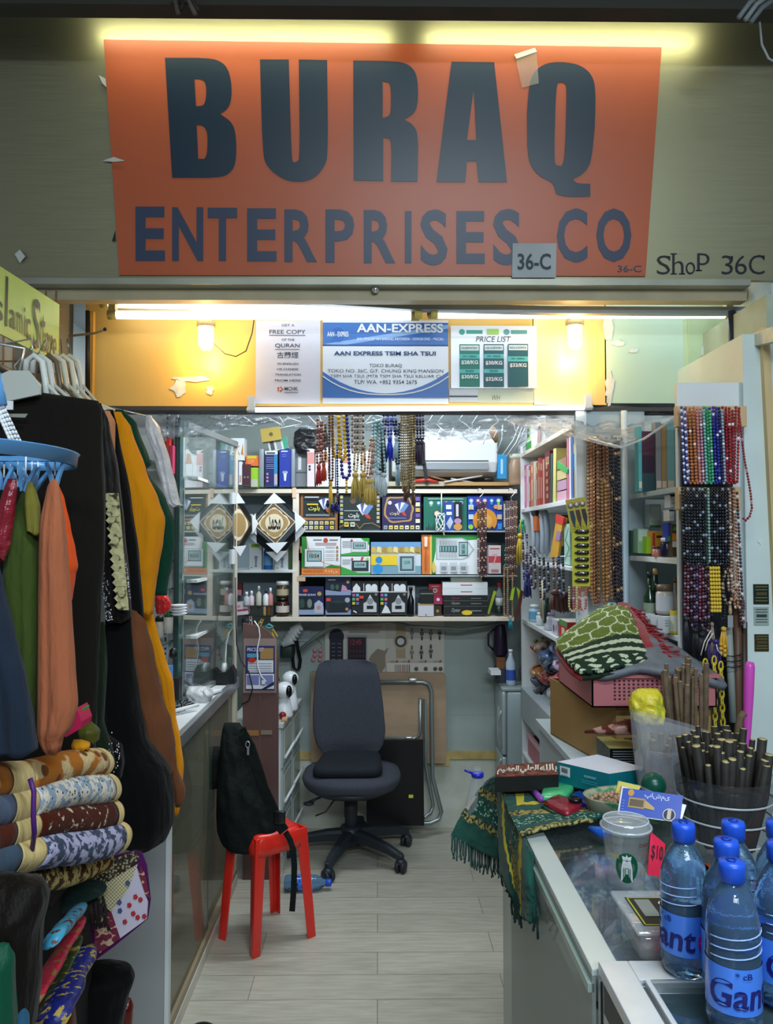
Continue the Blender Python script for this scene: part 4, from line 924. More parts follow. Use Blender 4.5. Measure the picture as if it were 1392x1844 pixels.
def mosq(f,seed=0):
 f.rect(0,1,.66,.69,wht).poly([(.05,.69),(.32,.69),(.32,.8),(.18,.93),(.05,.8)],wht).ell(.62,.82,.11,wht).ell(.84,.82,.11,wht).rect(.52,.95,.69,.8,wht).rect(.44,.46,.69,.92,wht)
 f.poly([(.44,.08),(.92,.08),(.92,.34),(.84,.38),(.68,.60),(.54,.38),(.44,.34)],C('c4c8cc'));f.ell(.68,.40,.12,C('8a8e94'));f.rect(.56,.80,.17,.27,blk2)
 for k,c in enumerate(('a858a0','58a8c0','58b070','d07080','c8c040','6070b0')):f.rect(.03+(k%2)*.14,.13+(k%2)*.14,.54-(k//2)*.12,.62-(k//2)*.12,C(c))
 if seed:f.poly([(.06,.05),(.2,.3),(.3,.22),(.4,.05)],wht)
 else:f.rect(.29,.44,.48,.56,C('d84838'));f.poly([(.08,.14),(.2,.08),(.18,.05),(.06,.1)],wht)
 f.ell(.9,.6,.05,C('8a7a68'))
GS='speaker and lamp boxes on the lowest back shelf'
carton('navy speaker box with red sticker and two dark cubes, leftmost on the lowest shelf',534,583,1056,1107,YG,.09,C('161c48'),spk,group=GS)
carton('navy speaker box with a hand on it, on top of the cube speaker box',586,632,1040,1072,YG,.09,C('141a3c'),spk2,group=GS)
carton('navy box showing one dark cube speaker, under the box with a hand',586,632,1073,1107,YG,.09,C('18243c'),spk3,group=GS)
carton('black box with white mosque skyline and red sticker on the lowest shelf',633,682,1046,1107,YG,.09,C('1a1c20'),lambda f:mosq(f),group=GS)
carton('black box with white mosque skyline and two praying figures on the lowest shelf',684,733,1046,1107,YG,.09,C('1a1c20'),lambda f:mosq(f,1),group=GS)
carton('white narrow box behind the black bottle on the lowest shelf',734,747,1055,1106,YG+.03,.05,wht)
b=B();b.lathe([(.017,0),(.018,.01),(.017,.08),(.006,.11),(.006,.13),(.009,.13),(.009,.15)],tuple(W(740,1108,4.08)),C('0c0e14',.2),14);obj(b,'perfume_bottle','black slim bottle before the white narrow box, lowest back shelf','bottle')
carton('small white box standing at the front edge of the lowest back shelf',753,781,1088,1110,4.055,.05,C('cfd0d8'),lambda f:f.rect(0,1,.9,1,gold).ell(.5,.12,.04,ink))
carton('small black box with yellow side on top of the small white box',757,780,1063,1088,4.06,.05,blk2,lambda f:f.rect(0,1,.72,.8,C('707868')).rect(0,1,.2,.6,C('101814')))
carton('red and white product box, upper of two behind the small black box',772,795,1052,1071,YG+.05,.05,C('c83040'),lambda f:f.ell(.5,.4,.18,wht).ell(.5,.4,.1,redp).rect(.2,.8,.75,.85,C('e8a0a0')))
carton('pink red product box, lower of two behind the small black box',781,797,1071,1088,YG+.05,.05,C('b8285a'),lambda f:f.ell(.5,.5,.18,wht))
carton('small dark brown box with gold ring under the pink red product box',781,795,1090,1107,YG+.04,.05,C('3a2a18'),lambda f:f.ell(.5,.4,.2,C('a88a50')))
for k,(py0,py1)in enumerate(((1073,1082),(1082,1092),(1092,1108))):
 def oy(f,k=k):f.text('Oyster',.18,.38,.25,.8,(C('a03038'),C('a8b0a8'),C('a8b0a8'))[k],0,.3).rect(.62,.86,.45,.55,C('909890'));(f.ell(.53,.3,.12,yell,.28)if k==2 else None)
 carton(('black flat watch box with red script, top of the black stack','black flat watch box in the middle of the black stack','black flat watch box with a yellow mark at the bottom of the black stack')[k],799,878,py0,py1,YG,.09,C('15191a'),oy,group='black watch boxes')
for k,(x0,x1,y0,y1,m,lab)in enumerate(((797,878,1060,1072,wht,'white flat box lying directly on the black watch boxes'),(797,878,1048,1060,wht,'white flat box, upper of two with a red line'),(812,868,1039,1048,C('a8ac98'),'grey green flat packet topping the white boxes'))):
 carton(lab,x0,x1,y0,y1,YG,.09,m,(lambda f:f.rect(.4,.66,.45,.6,redp))if k<2 else None)
b=B();p=W(899,1107,4.10);b.lathe([(.018,0),(.019,.01),(.019,.05)],p,C('1e2a26',.3),14);b.lathe([(.0195,.05),(.0195,.09)],p,C('c4c8c8'),14);b.lathe([(.019,.09),(.018,.11),(.008,.14),(.008,.15)],p,glassmat('clear_plastic',(.8,.85,.85),.05,.2),14);b.lathe([(.012,.15),(.012,.17),(.001,.172)],p,C('c8202c',.35),14)
obj(b,'sauce_bottle','bottle with red cap and white label at the right of the lowest back shelf','bottle')
b=B();b.prism([W(877,1106,4.1),W(881,1106,4.1),W(894,1065,4.1),(W(889,1063,4.1))],(0,.05,0),C('a8c03c'));obj(b,'green_folder','lime green folder leaning right of the black watch boxes','folder')
# -- top shelf boxes
def kax(f):f.rect(0,1,.9,1,wht).rect(.1,.8,.92,.96,ink);[f.ell(.2,.35-k*.1,.09,C('d88a8a'))for k in range(3)];lines(f,.1,.75,(.8,.74,.68,.6,.55,.5),C('a0a8d0'));f.rect(.72,1,0,.9,C('2a80b8'));f.rect(.75,1,.05,.35,C('b8a8b0'))
carton('navy boxed shaver with white top and three pink dots on the top back shelf',477,500,812,876,YG,.08,C('1c2a6a'),kax)
def pana(f):f.rect(.15,.7,.93,.96,wht);f.ell(.5,.38,.22,C('c8d0dc'),.04);f.poly([(.36,.36),(.64,.36),(.58,.15),(.42,.15)],C('d0d6e0'));f.rect(.35,.65,.36,.42,C('8a98b0'));lines(f,.2,.6,(.85,.8),C('8090d0'))
carton('royal blue boxed hair clipper beside the navy shaver box',503,524,809,876,YG,.08,C('2038a0'),pana)
for x0,x1,lab in((466,475,'grey display upright left of the navy shaver box'),(524,531,'grey display upright right of the blue clipper box')):
 b=B();A=W(x0,877,4.06);Z=W(x1,808,4.06);b.rbox(A.x,Z.x,4.06,4.14,A.z,Z.z,C('8a94a0',.3),.004);obj(b,'display_upright',lab,'bookend')
carton('yellow box tilted on top of the blue boxes under the plastic sheet',470,506,770,794,4.06,.05,C('b8a048'),lambda f:f.ell(.5,.5,.1,C('6a5028')),rot=-9)
carton('white box with green end tilted under the yellow box',483,518,789,811,4.08,.05,C('d0d4d0'),lambda f:f.rect(.76,1,0,1,C('3a9a80')).rect(.1,.3,.1,.9,C('4a5058')).rect(.42,.66,.1,.9,C('90989c')),rot=-12)
# left stack by the glass
carton('white box with orange star pattern, top of the left stack',416,440,789,829,4.0,.08,wht,lambda f:(f.poly([(.1,.3),(.3,.5),(.1,.7),(.3,.6),(.4,.9),(.5,.6),(.7,.7),(.5,.5),(.7,.2),(.4,.4)],C('c88a40')),f.poly([(.75,.3),(.95,.2),(.9,.8)],C('c88a40'))))
carton('pale blue product box under the star pattern box',416,425,831,872,4.0,.08,C('8aa8c0'))
carton('white and navy product box beside the pale blue one at the left stack',426,436,831,873,4.0,.08,C('dfe3ee'),lambda f:f.rect(0,.4,0,1,C('3a3a7a')).rect(.5,.9,.1,.4,C('c0a890')))
carton('brown wine coloured product box right of the navy and white box',436,451,836,875,4.0,.08,C('4a2a34'),lambda f:f.ell(.3,.4,.1,C('a89098')).ell(.7,.4,.1,C('a89098')))
carton('orange product box lying over the lime green one',443,464,820,839,4.02,.08,C('e07030'),lambda f:f.rect(.1,.9,.7,.95,C('c8c040')).text('OFF',.2,.7,.2,.6,C('f0b080')))
carton('lime green product box under the orange box',452,464,842,877,4.02,.08,C('98c838'),lambda f:f.rect(0,1,.02,.4,C('b8c0a8')))
# black bag and boxes right of clippers
b=B();drape(b,[(770,540,575),(780,530,590),(800,528,592),(815,535,585)],4.12,.1,mat('black_plastic',(.02,.022,.025),.2,bump=.6,bscale=40),folds=3,famp=.4,seg=40,n=16,seed=4,wrinkle=.5)
obj(b,'plastic_bag','shiny black plastic bag on the top shelf behind the red tasselled beads','bag')
carton('grey storage box under the black plastic bag',533,552,816,876,4.12,.08,C('7a8288'),lambda f:f.rect(.2,.5,.5,.9,C('d0d4d0')).rect(0,1,.4,.44,C('4a5258')))
carton('white and pink product box left of the white drawn boxes on the top shelf',553,566,808,876,YG,.08,C('d8ccd0'),lambda f:f.rect(0,1,.6,.9,C('d0908c')).rect(.2,.5,.5,.56,ink).rect(.2,.5,.42,.48,ink))
def face_box(f):f.line([(.2,.1),(.3,.4),(.25,.6),(.5,.8),(.7,.6),(.6,.3),(.8,.1)],.02,C('8a7068'));f.poly([(.3,.62),(.7,.62),(.6,.9),(.4,.88)],C('b88a6a'));lines(f,.1,.6,(.3,.26),ink2)
for k,(x0,x1,lab)in enumerate(((568,603,'white box with a line drawn face behind the yellow beads, left one'),(605,638,'white box with a line drawn face behind the purple beads'),(640,668,'white box with a line drawn face next to the air conditioner'))):
 carton(lab,x0,x1,806+k*3,876,YG+.02,.08,wht,face_box,group='white boxes behind the hanging beads')
carton('plain grey white box filling the shelf left of the air conditioner',670,700,790,876,YG+.06,.06,C('a8b0b4'))
# clutter under the AC
def flat(label,px0,px1,py0,py1,Y,d,m,rot=0,name='flat_parcel',cat='parcel'):
 return carton(label,px0,px1,py0,py1,Y,d,m,None,name,cat,rot=rot)
flat('long pale cardboard sleeve lying under the air conditioner',700,800,867,875,4.08,.12,C('b0a890'))
flat('brown flat cardboard piece lying on the top shelf at right',800,930,868,874,4.08,.14,C('b8905c'))
b=B();b.tube([W(745,866,4.07),W(770,864,4.07),W(790,868,4.07)],[.008,.011,.004],C('c8382c',.4),10);obj(b,'screwdriver','orange red handled tool on the top shelf under the air conditioner','tool')
b=B();b.prism([W(757,810,4.06),W(763,806,4.06),W(772,870,4.06),W(766,872,4.06)],(0,.012,0),C('101418'));b.box(W(748,815,4.05).x,W(764,0,4.05).x,4.05,4.07,W(0,835,4.05).z,W(0,795,4.05).z,C('14161c'));obj(b,'umbrella','black folded umbrella leaning under the purple beads','umbrella')
rr=random.Random(5)
for k,(x0,y0,x1,y1,c,lab)in enumerate(((800,868,868,857,'c8ccd0','long white metal ruler crossing the tools on the top shelf'),(812,862,872,873,'a0a8b0','grey metal strip crossing under the white ruler'),(775,858,815,868,'8a5a40','brown wooden stick on the top shelf'),(790,870,860,874,'1c2022','black flat bar on the top shelf front'))):
 b=B();b.tube([W(x0,y0,4.07+k*.01),W(x1,y1,4.09+k*.01)],.005,C(c),6);obj(b,'rod',lab,'rod')
b=B();A=W(872,869,4.08);b.rbox(A.x,A.x+.05,4.08,4.12,A.z,A.z+.028,C('14161a',.25),.008);b.ell=None;obj(b,'adapter','small black adapter under the right end of the air conditioner','adapter')
carton('light blue slim box standing right of the air conditioner',896,912,818,862,4.07,.04,C('2a90c8'),lambda f:f.rect(.35,.6,.2,.8,C('a8d0e8')))
b=B();p=W(929,874,4.06)
b.lathe([(.035,0),(.038,.01),(.037,.11),(.030,.13),(.030,.14)],p,mat('amber_plastic',(.42,.28,.18),.25,alpha=.8),18);b.lathe([(.030,.14),(.034,.145),(.034,.165),(.001,.168)],p,C('c0c4b8',.3),18)
obj(b,'amber_bottle','brown tinted bottle on the top shelf beside the light blue box','bottle')
# ---------------- framed calligraphy
def frame_art(label,P,Y,edge=False):
 t=T('framed_calligraphy',label,'picture',P['c'])
 return t
c=W(497,942,3.96);t=T('framed_calligraphy','black diamond-hung frame with gold calligraphy medallion and white corner guards','picture',c)
b=B();s=.155
def dia(r,y):return[(c.x+r*math.cos(a+.06),y,c.z+r*math.sin(a+.06))for a in[i*math.pi/2 for i in range(4)]]
b.prism(dia(s*.93,3.95),(0,.02,0),C('0e1114',.25));b.build('backing',t)
b=B();b.prism([(x*.94+c.x*.06,y,z*.94+c.z*.06)for x,y,z in dia(s*.93,3.945)],(0,.006,0),glassmat('frame_glass',(.1,.12,.13),.03,.5));b.build('glass',t)
b=B();b.norecalc=True
def ringd(r,y,m,k=4,a0=.06,n=None,w=0):
 n=n or k;b.poly([(c.x-.006+r(a)*math.cos(a),y,c.z+r(a)*math.sin(a))for a in[a0+2*math.pi*i/n for i in range(n)]],m)
gold2=C('a88a58');cremeg=C('e0d4bc')
ringd(lambda a:s*.70,3.944,cremeg);ringd(lambda a:s*.665,3.9435,C('6a5438'));ringd(lambda a:s*.46*(1+.10*math.cos(4*a-.24)+.03*math.cos(12*a)),3.943,cremeg,n=64);ringd(lambda a:s*.42*(1+.10*math.cos(4*a-.24)),3.9425,gold2,n=64)
ringd(lambda a:s*.30,3.942,cremeg,n=40);ringd(lambda a:s*.275,3.9415,C('d8ccb0'),n=40)
f=Face(b,(c.x-.006-.032,3.941,c.z-.04),(.064,0,0),(0,0,.08));f.text(AR_MHMD,.0,1,.05,.95,C('1a1814'),.02)
for k in range(28):
 a=2*math.pi*k/28;f.line([(.5+.72*math.cos(a),.5+.80*math.sin(a)),(.5+.84*math.cos(a+.05),.5+.94*math.sin(a+.05))],.02,C('5a4630'))
b.build('artwork',t)
for i in range(4):
 a=.06+i*math.pi/2;b=B();u=Vector((math.cos(a),0,math.sin(a)));v=Vector((-math.sin(a),0,math.cos(a)));cc=Vector((c.x,3.942,c.z))
 tip=cc+u*s*1.0;b.prism([tip,tip-u*.055+v*.055,tip-u*.055-v*.055],(0,.03,0),wht);b.build('corner_guard',t)
c2=W(497,958,4.0);b=B();c=c2
b.prism(dia(s*.93,3.985),(0,.02,0),C('0e1114',.25));
t2=T('framed_calligraphy','second black diamond frame mostly hidden behind the gold medallion one','picture',c2);b.build('backing',t2)
for i in range(4):
 a=.06+i*math.pi/2;b=B();u=Vector((math.cos(a),0,math.sin(a)));v=Vector((-math.sin(a),0,math.cos(a)));cc=Vector((c.x,3.98,c.z));tip=cc+u*s*1.0;b.prism([tip,tip-u*.055+v*.055,tip-u*.055-v*.055],(0,.026,0),wht);b.build('corner_guard',t2)
c=W(430,945,3.80);t=T('framed_calligraphy','wrapped calligraphy frame seen nearly edge-on beside the glass door','picture',c)
b=B();b.M=Matrix.Translation(c)@Matrix.Rotation(math.radians(62),4,'Z')@Matrix.Translation(-c)
b.prism(dia(s*.9,c.y),(0,.02,0),C('0e1114',.25));b.build('backing',t)
M_=b.M.copy();b=B();b.M=M_;b.norecalc=True
ringd(lambda a:s*.66,c.y-.001,C('6a5438'));ringd(lambda a:s*.46*(1+.1*math.cos(4*a)),c.y-.002,cremeg,n=40);ringd(lambda a:s*.38,c.y-.003,gold2,n=40);b.build('artwork',t)
for i in range(4):
 a=.06+i*math.pi/2;b=B();b.M=M_;u=Vector((math.cos(a),0,math.sin(a)));v=Vector((-math.sin(a),0,math.cos(a)));tip=Vector(c)+Vector((0,-.004,0))+u*s;b.prism([tip,tip-u*.05+v*.05,tip-u*.05-v*.05],(0,.028,0),wht);b.build('corner_guard',t)
b=B();q=W(420,945,3.78);b.box(q.x-.012,q.x+.004,3.74,3.80,q.z-.17,q.z+.15,C('0c0e10'));b.box(q.x-.001,q.x+.018,3.73,3.76,q.z+.10,q.z+.155,wht);b.box(q.x-.001,q.x+.018,3.73,3.76,q.z-.19,q.z-.12,wht)
obj(b,'picture_frame','black frame standing edge-on with white guards right against the glass door post','picture')
# ---------------- left bay: lotions and jars
def bulbbox(f):f.rect(.12,.85,.86,.98,lime);f.poly([(.5,.55),(.72,.52),(.64,.4),(.6,.2),(.66,.12),(.42,.12),(.48,.2),(.46,.4),(.38,.5)],C('7a8aa0'));f.rect(.1,.25,.08,.12,ink2)
carton('white boxed lamp with lime tab, left of the blue bottle',449,471,979,1027,YG,.06,C('d8dcde'),bulbbox,group='white lamp boxes in the left bay')
carton('white boxed lamp right of the blue bottle under the diamond frame',495,519,985,1027,YG,.06,C('d4d8da'),bulbbox,group='white lamp boxes in the left bay')
bottle_prof=[(.022,0),(.024,.008),(.024,.10),(.018,.118),(.009,.125),(.009,.135),(.012,.136),(.012,.155),(.001,.157)]
b=B();b.lathe(bottle_prof,W(483,1028,4.1),C('2a70b8',.25),16);b.lathe([(.0245,.03),(.0245,.08)],W(483,1028,4.1),C('70a8d8',.3),16,cap=False);obj(b,'lotion_bottle','blue bottle between the two white lamp boxes','bottle')
carton('green product box at the left bay end beside the wooden divider',520,527,975,1027,YG+.05,.05,C('5a8a4a'))
for k,(px_,w_,hh,cap_,body,lab)in enumerate(((444,.016,.07,'e0e4e8','b0b8c0','small grey dropper bottle with white nozzle in the left bay'),(453,.013,.075,'e8ecec','d8c0c4','small white and pink dropper bottle in the left bay'),(466,.014,.10,'a8b0ac','b8b8a8','tall clear spray bottle in the left bay'),(479,.015,.085,'26305a','dfe3e6','white bottle with navy cap in the left bay'),(487,.013,.09,'e4e6ea','c08078','white bottle with red stripe right of the navy capped one'))):
 p=W(px_,1090+(k%2)*4,4.0);p.z=1.20+.055;b=B();b.lathe([(w_,0),(w_*1.05,.005),(w_,hh*.6),(w_*.4,hh*.72),(w_*.4,hh*.75)],p,C(body,.3),12);b.lathe([(w_*.5,hh*.75),(w_*.45,hh),(.001,hh*1.02)],p,C(cap_,.3),12);obj(b,'dropper_bottle',lab,'bottle','small bottles in the left bay')
b=B();A=W(440,1112,4.06);b.box(A.x,A.x+.15,4.06,4.2,1.197,1.255,C('3a3c38'));obj(b,'tray','dark low box carrying the small bottles in the left bay','box')
jp=Vector((W(507,1100,4.06).x,4.1,1.197))
b=B();b.lathe([(.032,0),(.036,.01),(.036,.06),(.028,.075)],jp,C('3a1c14',.15),20);b.lathe([(.0365,.015),(.0365,.05)],jp,C('c8c0b4'),20,cap=False);b.lathe([(.030,.075),(.030,.09),(.001,.092)],jp,C('14110e',.3),20);obj(b,'jam_jar','brown jar with black lid, lower of the two stacked jars','jar')
b=B();j2=jp+Vector((0,0,.0925));b.lathe([(.030,0),(.033,.01),(.033,.055),(.028,.065)],j2,C('4a3a24',.15),20);b.lathe([(.0335,.012),(.0335,.045)],j2,C('b0a488'),20,cap=False);b.lathe([(.034,.065),(.034,.085),(.001,.087)],j2,C('dfe0dc',.3),20);obj(b,'jam_jar','jar with white lid, upper of the two stacked jars','jar')
for x,lab in((484,'small amber glass bottle at the front of the left bay'),(477,'small bottle with yellow paper label at the front of the left bay')):
 p=W(x,1105,4.07);p.z=1.197;b=B();b.lathe([(.011,0),(.012,.005),(.012,.045),(.005,.06),(.005,.07)],p,C('8a4a1c' if x==484 else 'c8b070',.15),12);b.lathe([(.007,.07),(.007,.08),(.001,.081)],p,C('b02a20' if x==484 else 'd8d8d0'),10);obj(b,'scent_bottle',lab,'bottle')
carton('pink and white packet lying open at the left end of the lowest shelf',414,446,1085,1108,4.0,.08,C('d8ccd0'),lambda f:f.rect(0,1,.3,.45,C('b83a5a')).rect(.1,.6,.6,.8,C('d88aa0')),rot=-6)
carton('dark red and pink box at the back of the left bay',412,435,1050,1072,4.15,.05,C('7a2028'),lambda f:f.rect(0,1,0,.45,C('e0a0b0')))
# pegs, plugs and cables at the left end
def peg(x,y,c,lab,Y=4.03,rot=0):
 p=W(x,y,Y);b=B();b.M=Matrix.Translation(p)@Matrix.Rotation(rot,4,'Y')
 for s in(-1,1):b.prism([(s*.002,0,.03),(s*.007,0,.03),(s*.012,0,-.03),(s*.006,0,-.034)],(0,.008,0),C(c,.35))
 b.tube([(-.006,-.001,.008),(.006,-.001,.008)],.004,alu,8);return obj(b,'clothes_peg',lab,'peg')
peg(451,1120,'d89aa0','pink clothes peg clipped on the lowest shelf edge')
peg(468,1124,'d8b040','yellow clothes peg leaning beside the pink peg',rot=.5)
peg(492,1138,'d8b040','yellow clothes peg hanging below the teal cable clip',rot=-.5)
b=B();A=W(435,1135,4.0);b.rbox(A.x,A.x+.035,4.0,4.02,A.z,A.z+.06,C('14161a',.4),.004);obj(b,'power_adapter','black power adapter hanging at the left end of the lowest shelf','adapter')
b=B();b.tube([W(478,1128,4.02),W(484,1124,4.02),W(492,1128,4.02),W(484,1132,4.02)],.006,C('4aa0a8',.3),8,loop=True);obj(b,'cable_clip','teal oval cable clip under the lowest shelf','clip')
b=B();b.tube([W(458,1118,3.66),W(466,1130,3.66),W(468,1145,3.66),W(463,1170,3.66),W(464,1200,3.65),W(470,1218,3.65),W(480,1228,3.65)],.0035,C('dfe3e6',.3),8);b.box(W(480,0,3.65).x-.004,W(480,0,3.65).x+.012,3.645,3.655,W(0,1233,3.65).z,W(0,1226,3.65).z,C('dfe3e6'))
obj(b,'charging_cable','white charging cable hanging over the price poster','cable')
b=B();b.tube([W(424,1040,3.65),W(425,1120,3.65),W(426,1160,3.64),W(434,1190,3.63),W(448,1210,3.62),W(455,1240,3.62),W(448,1262,3.63),W(436,1268,3.66)],.003,C('1c1e22',.4),8);obj(b,'black_cable','thin black cable looping down left of the price poster','cable')
b=B();b.tube([W(405,1215,3.62),W(407,1160,3.66),W(412,1140,3.7),W(422,1126,3.8)],.004,C('dcdcd4',.4),8);obj(b,'white_cable','white cable rising from the black plug cube to the shelf','cable')
b=B();b.tube([W(470,1130,4.0),W(478,1165,3.9),W(492,1190,3.75),W(500,1215,3.72),W(503,1226,3.72)],.0028,C('26282c',.4),8);obj(b,'black_cable','thin black cable crossing the right edge of the price poster','cable')
# cups and coil hanging behind
for k in range(5):
 p=W(508+k*4,1160-k*6,4.18);b=B();b.M=Matrix.Translation(p)@Matrix.Rotation(1.15,4,'Y')
 b.lathe([(.018,0),(.025,.06),(.027,.062),(.025,.058),(.016,.003)],(0,0,0),wht,16);obj(b,'paper_cup','white cup in the nested row on the wall ledge left of the chair','cup','nested white cups on the wall ledge')
b=B();A=W(505,1185,4.22);b.rbox(A.x,A.x+.07,4.2,4.32,A.z,A.z+.07,C('1e2c2a'),.01);obj(b,'wall_box','dark green box on the wall under the nested cups','box')
b=B()
for k in range(3):
 cx=534+k*2;b.tube([W(cx-4+8*(i in(3,4,5))*.5+5*math.sin(i*math.pi/5),1150+58*(1-math.cos(i*math.pi/5))/2,4.28-k*.008)for i in range(10)],.0035,C('101214',.4),6,loop=True)
obj(b,'cable_coil','hanging bundle of black cable on the back wall','cable')
# panda-like dolls, apple
for k,(x,y,r,lab)in enumerate(((512,1243,17,'white round doll with a black oval face, front one on the drawer cabinet'),(523,1222,15,'white round doll with a black oval face, back one on the drawer cabinet'))):
 Yd=3.85+k*.15;p=W(x,y,Yd);r=r/F*Yd;t=T('toy_camera',lab,'toy',(p.x,p.y,.72),'white round dolls')
 b=B();b.sphere(p,r,C('e4e8ea',.25),18,12,sz=.9);b.build('head',t)
 b=B();q=p+Vector((r*.55,-r*.62,0));b.sphere(q,r*.55,C('0c0e12',.15),16,10,sx=.6,sz=1.15);b.build('visor',t)
 b=B();b.lathe([(r*.9,0),(r*.95,.01),(r*.6,max(.02,p.z-r*.8-.72))],(p.x,p.y,.72),C('dfe3e6',.3),18);b.build('body',t)
b=B();p=W(509,1268,3.80);p.z=.72+.018;b.sphere(p,.018,C('8a1c24',.2),14,8);obj(b,'red_ball','dark red apple-like ball on the front of the drawer cabinet','ball')
b=B();b.rbox(-.462,-.435,3.74,3.80,.7205,.735,C('c89a70'),.003);obj(b,'soap_block','small tan block on the drawer cabinet top','block')
b=B();b.box(-.47,-.445,3.9,4.1,.7205,.73,C('1e3a38'));obj(b,'notebook','dark green notebook on the drawer cabinet edge','book')
# ================================================================ RIGHT SHELVES AND BEADS
# things standing along the face of the deep side unit: X fixed, Y from the pixel column
def yat(px,X):return WX(px,970,X).y
def sidebox(label,px0,px1,z0,z1,base,X=.765,depth=.14,draw=None,name='book',cat='book',group=None,tilt=0,yr=None):
 ya,yb_=yat(px1,X),yat(px0,X)
 b=B()
 if tilt:c=Vector((X,(ya+yb_)/2,z0));b.M=Matrix.Translation(c)@Matrix.Rotation(tilt,4,'X')@Matrix.Translation(-c)
 b.box(X,X+depth,ya,yb_,z0,z1,base)
 b.box(X+.003,X+depth-.003,ya+.001,yb_-.001,z1,z1+.0006,C('d8d4c8'))
 if draw:draw(Face(b,(X,yb_,z0),(0,ya-yb_,0),(0,0,z1-z0)))
 return obj(b,name,label,cat,group)
rr=random.Random(11)
sp=[(945,948,'c86a9a','magenta'),(949,952,'c8c0cc','silver'),(953,956,'a85040','brick red'),(957,961,'b87858','tan'),(962,965,'c8c4c0','grey white'),(966,969,'b86848','rust'),
(970,973,'c05030','orange red'),(974,977,'a83038','crimson'),(978,981,'d09080','salmon'),(982,991,'7a2030','wide maroon gilt')]
for k,(a,c,col,nm)in enumerate(sp):
 h=.225 if nm!='wide maroon gilt' else .235
 def dr(f,nm=nm):f.rect(.2,.8,.75,.9,C('d8b890'));f.rect(.3,.7,.15,.6,C('d8c0a8'))if nm!='wide maroon gilt' else[f.ell(.5,.15+.14*q,.2,C('c08a50'),.05)for q in range(6)]
 sidebox('%s booklet standing on the upper side shelf'%nm,a,c,1.757,1.757+h-(k%3)*.008,C(col),draw=dr,group='booklets on the upper side shelf')
sidebox('pale yellow book leaning against the maroon gilt book',996,1001,1.757,1.99,C('d8cc78'),tilt=.08)
sidebox('dark green book leaning beside the pale yellow one',991,995,1.757,1.975,C('30504a'),tilt=.08)
for k in range(4):
 sidebox(('pink wrapped parcel at the bottom of the small stack of parcels','mauve wrapped parcel second from the bottom of the stack','cream cloth parcel in the stack of parcels','brown parcel on top of the small stack of parcels')[k],1004,1021,1.757+k*.045,1.757+k*.045+.04,C(('d0a0b0','b890a8','c8b880','9a6a58')[k]),name='wrapped_parcel',cat='parcel')
for a,c,col,nm in((1022,1025,'d07088','pink'),(1026,1029,'e0e4e8','white'),(1030,1033,'4a6ab0','blue'),(1034,1040,'8a6a28','rainbow and brown')):
 sidebox('%s tall book at the near end of the upper side shelf'%nm,a,c,1.757,2.005,C(col),draw=(lambda f:f.rect(0,1,.45,.7,C('2a8a9a')).rect(0,1,.7,.85,C('c8a030')))if 'rain' in nm else None,group='tall books on the upper side shelf')
b=B();b.prism([WX(1003,843,.76),WX(1022,852,.76),WX(1022,845,.76),WX(1004,830,.76)],(.12,0,0),C('40a050'));obj(b,'green_leaflet','green and white leaflet lying over the parcel stack','leaflet')
for k in range(5):
 sidebox('white bagged card pack on the top of the side unit, layer %s'%('lowest','second','third','fourth','uppermost')[k],934,950,2.048+k*.03,2.074+k*.03,C(('c4c8d0','d8dce0')[k%2]),X=.76,name='card_pack',cat='pack')
def gl(f):f.rect(0,1,0,.3,C('3a9a40')).rect(.2,.8,.4,.95,C('b8cc70')).rect(.3,.7,.5,.9,C('48803a'))
sidebox('white packet with green foot and yellow-green lettering on top of the side unit',948,958,2.048,2.16,wht,X=.752,draw=gl,name='packet',cat='packet')
sidebox('white round-label packet next to the green lettered packet',962,984,2.048,2.17,C('d8d4d0'),X=.757,draw=lambda f:f.ell(.5,.4,.12,ink).ell(.5,.2,.16,C('c8a8a0')),name='packet',cat='packet')
# second shelf: curved grey blades and packets
for k,x in enumerate((958,966,974,982)):
 P=[WX(x+4*math.sin(i*.3),915+i*11,.765+k*.01)for i in range(9)]
 b=B();b.tube(P,[.006]+[.014]*7+[.004],C(('a8b0bc','8a94a0')[k%2],.35),8);obj(b,'blade_packet',('pale curved sleeve hanging at the far end of the middle side shelf','grey curved sleeve, second from the far end','pale curved sleeve, third from the far end','grey curved sleeve nearest the yellow and red packet')[k],'sleeve')
b=B();b.prism([WX(x,y,.76)for x,y in((1003,928),(1014,934),(1004,1003),(990,1005),(999,950))],(.02,0,0),C('d8a030'));b.prism([WX(x,y,.758)for x,y in((1001,926),(1015,932),(1013,945),(1000,941))],(.01,0,0),C('d0382c'));b.prism([WX(x,y,.757)for x,y in((1003,955),(1010,957),(1007,975),(1000,972))],(.01,0,0),C('a080a0'))
obj(b,'snack_packet','yellow and red packet hanging on the middle side shelf','packet')
b=B();b.prism([WX(x,y,.76)for x,y in((959,930),(967,930),(966,956),(961,956))],(.02,0,0),C('d87038'));obj(b,'orange_packet','small orange packet clipped with black at the far end of the middle side shelf','packet')
b=B();q=WX(959,920,.755);b.rbox(q.x,q.x+.02,q.y-.06,q.y+.05,q.z-.02,q.z+.02,blk2,.004);obj(b,'binder_clip','black clip above the small orange packet','clip')
sidebox('pale green patterned packet behind the yellow pen strip',1016,1026,1.495,1.66,C('a8c8b8'),X=.77,name='packet',cat='packet',draw=lambda f:f.line([(.1,.1),(.9,.4),(.2,.6),(.8,.9)],.12,C('5a9a80')))
sidebox('dark blue slim book standing on the middle side shelf',1008,1011,1.495,1.70,C('28485a'),X=.77)
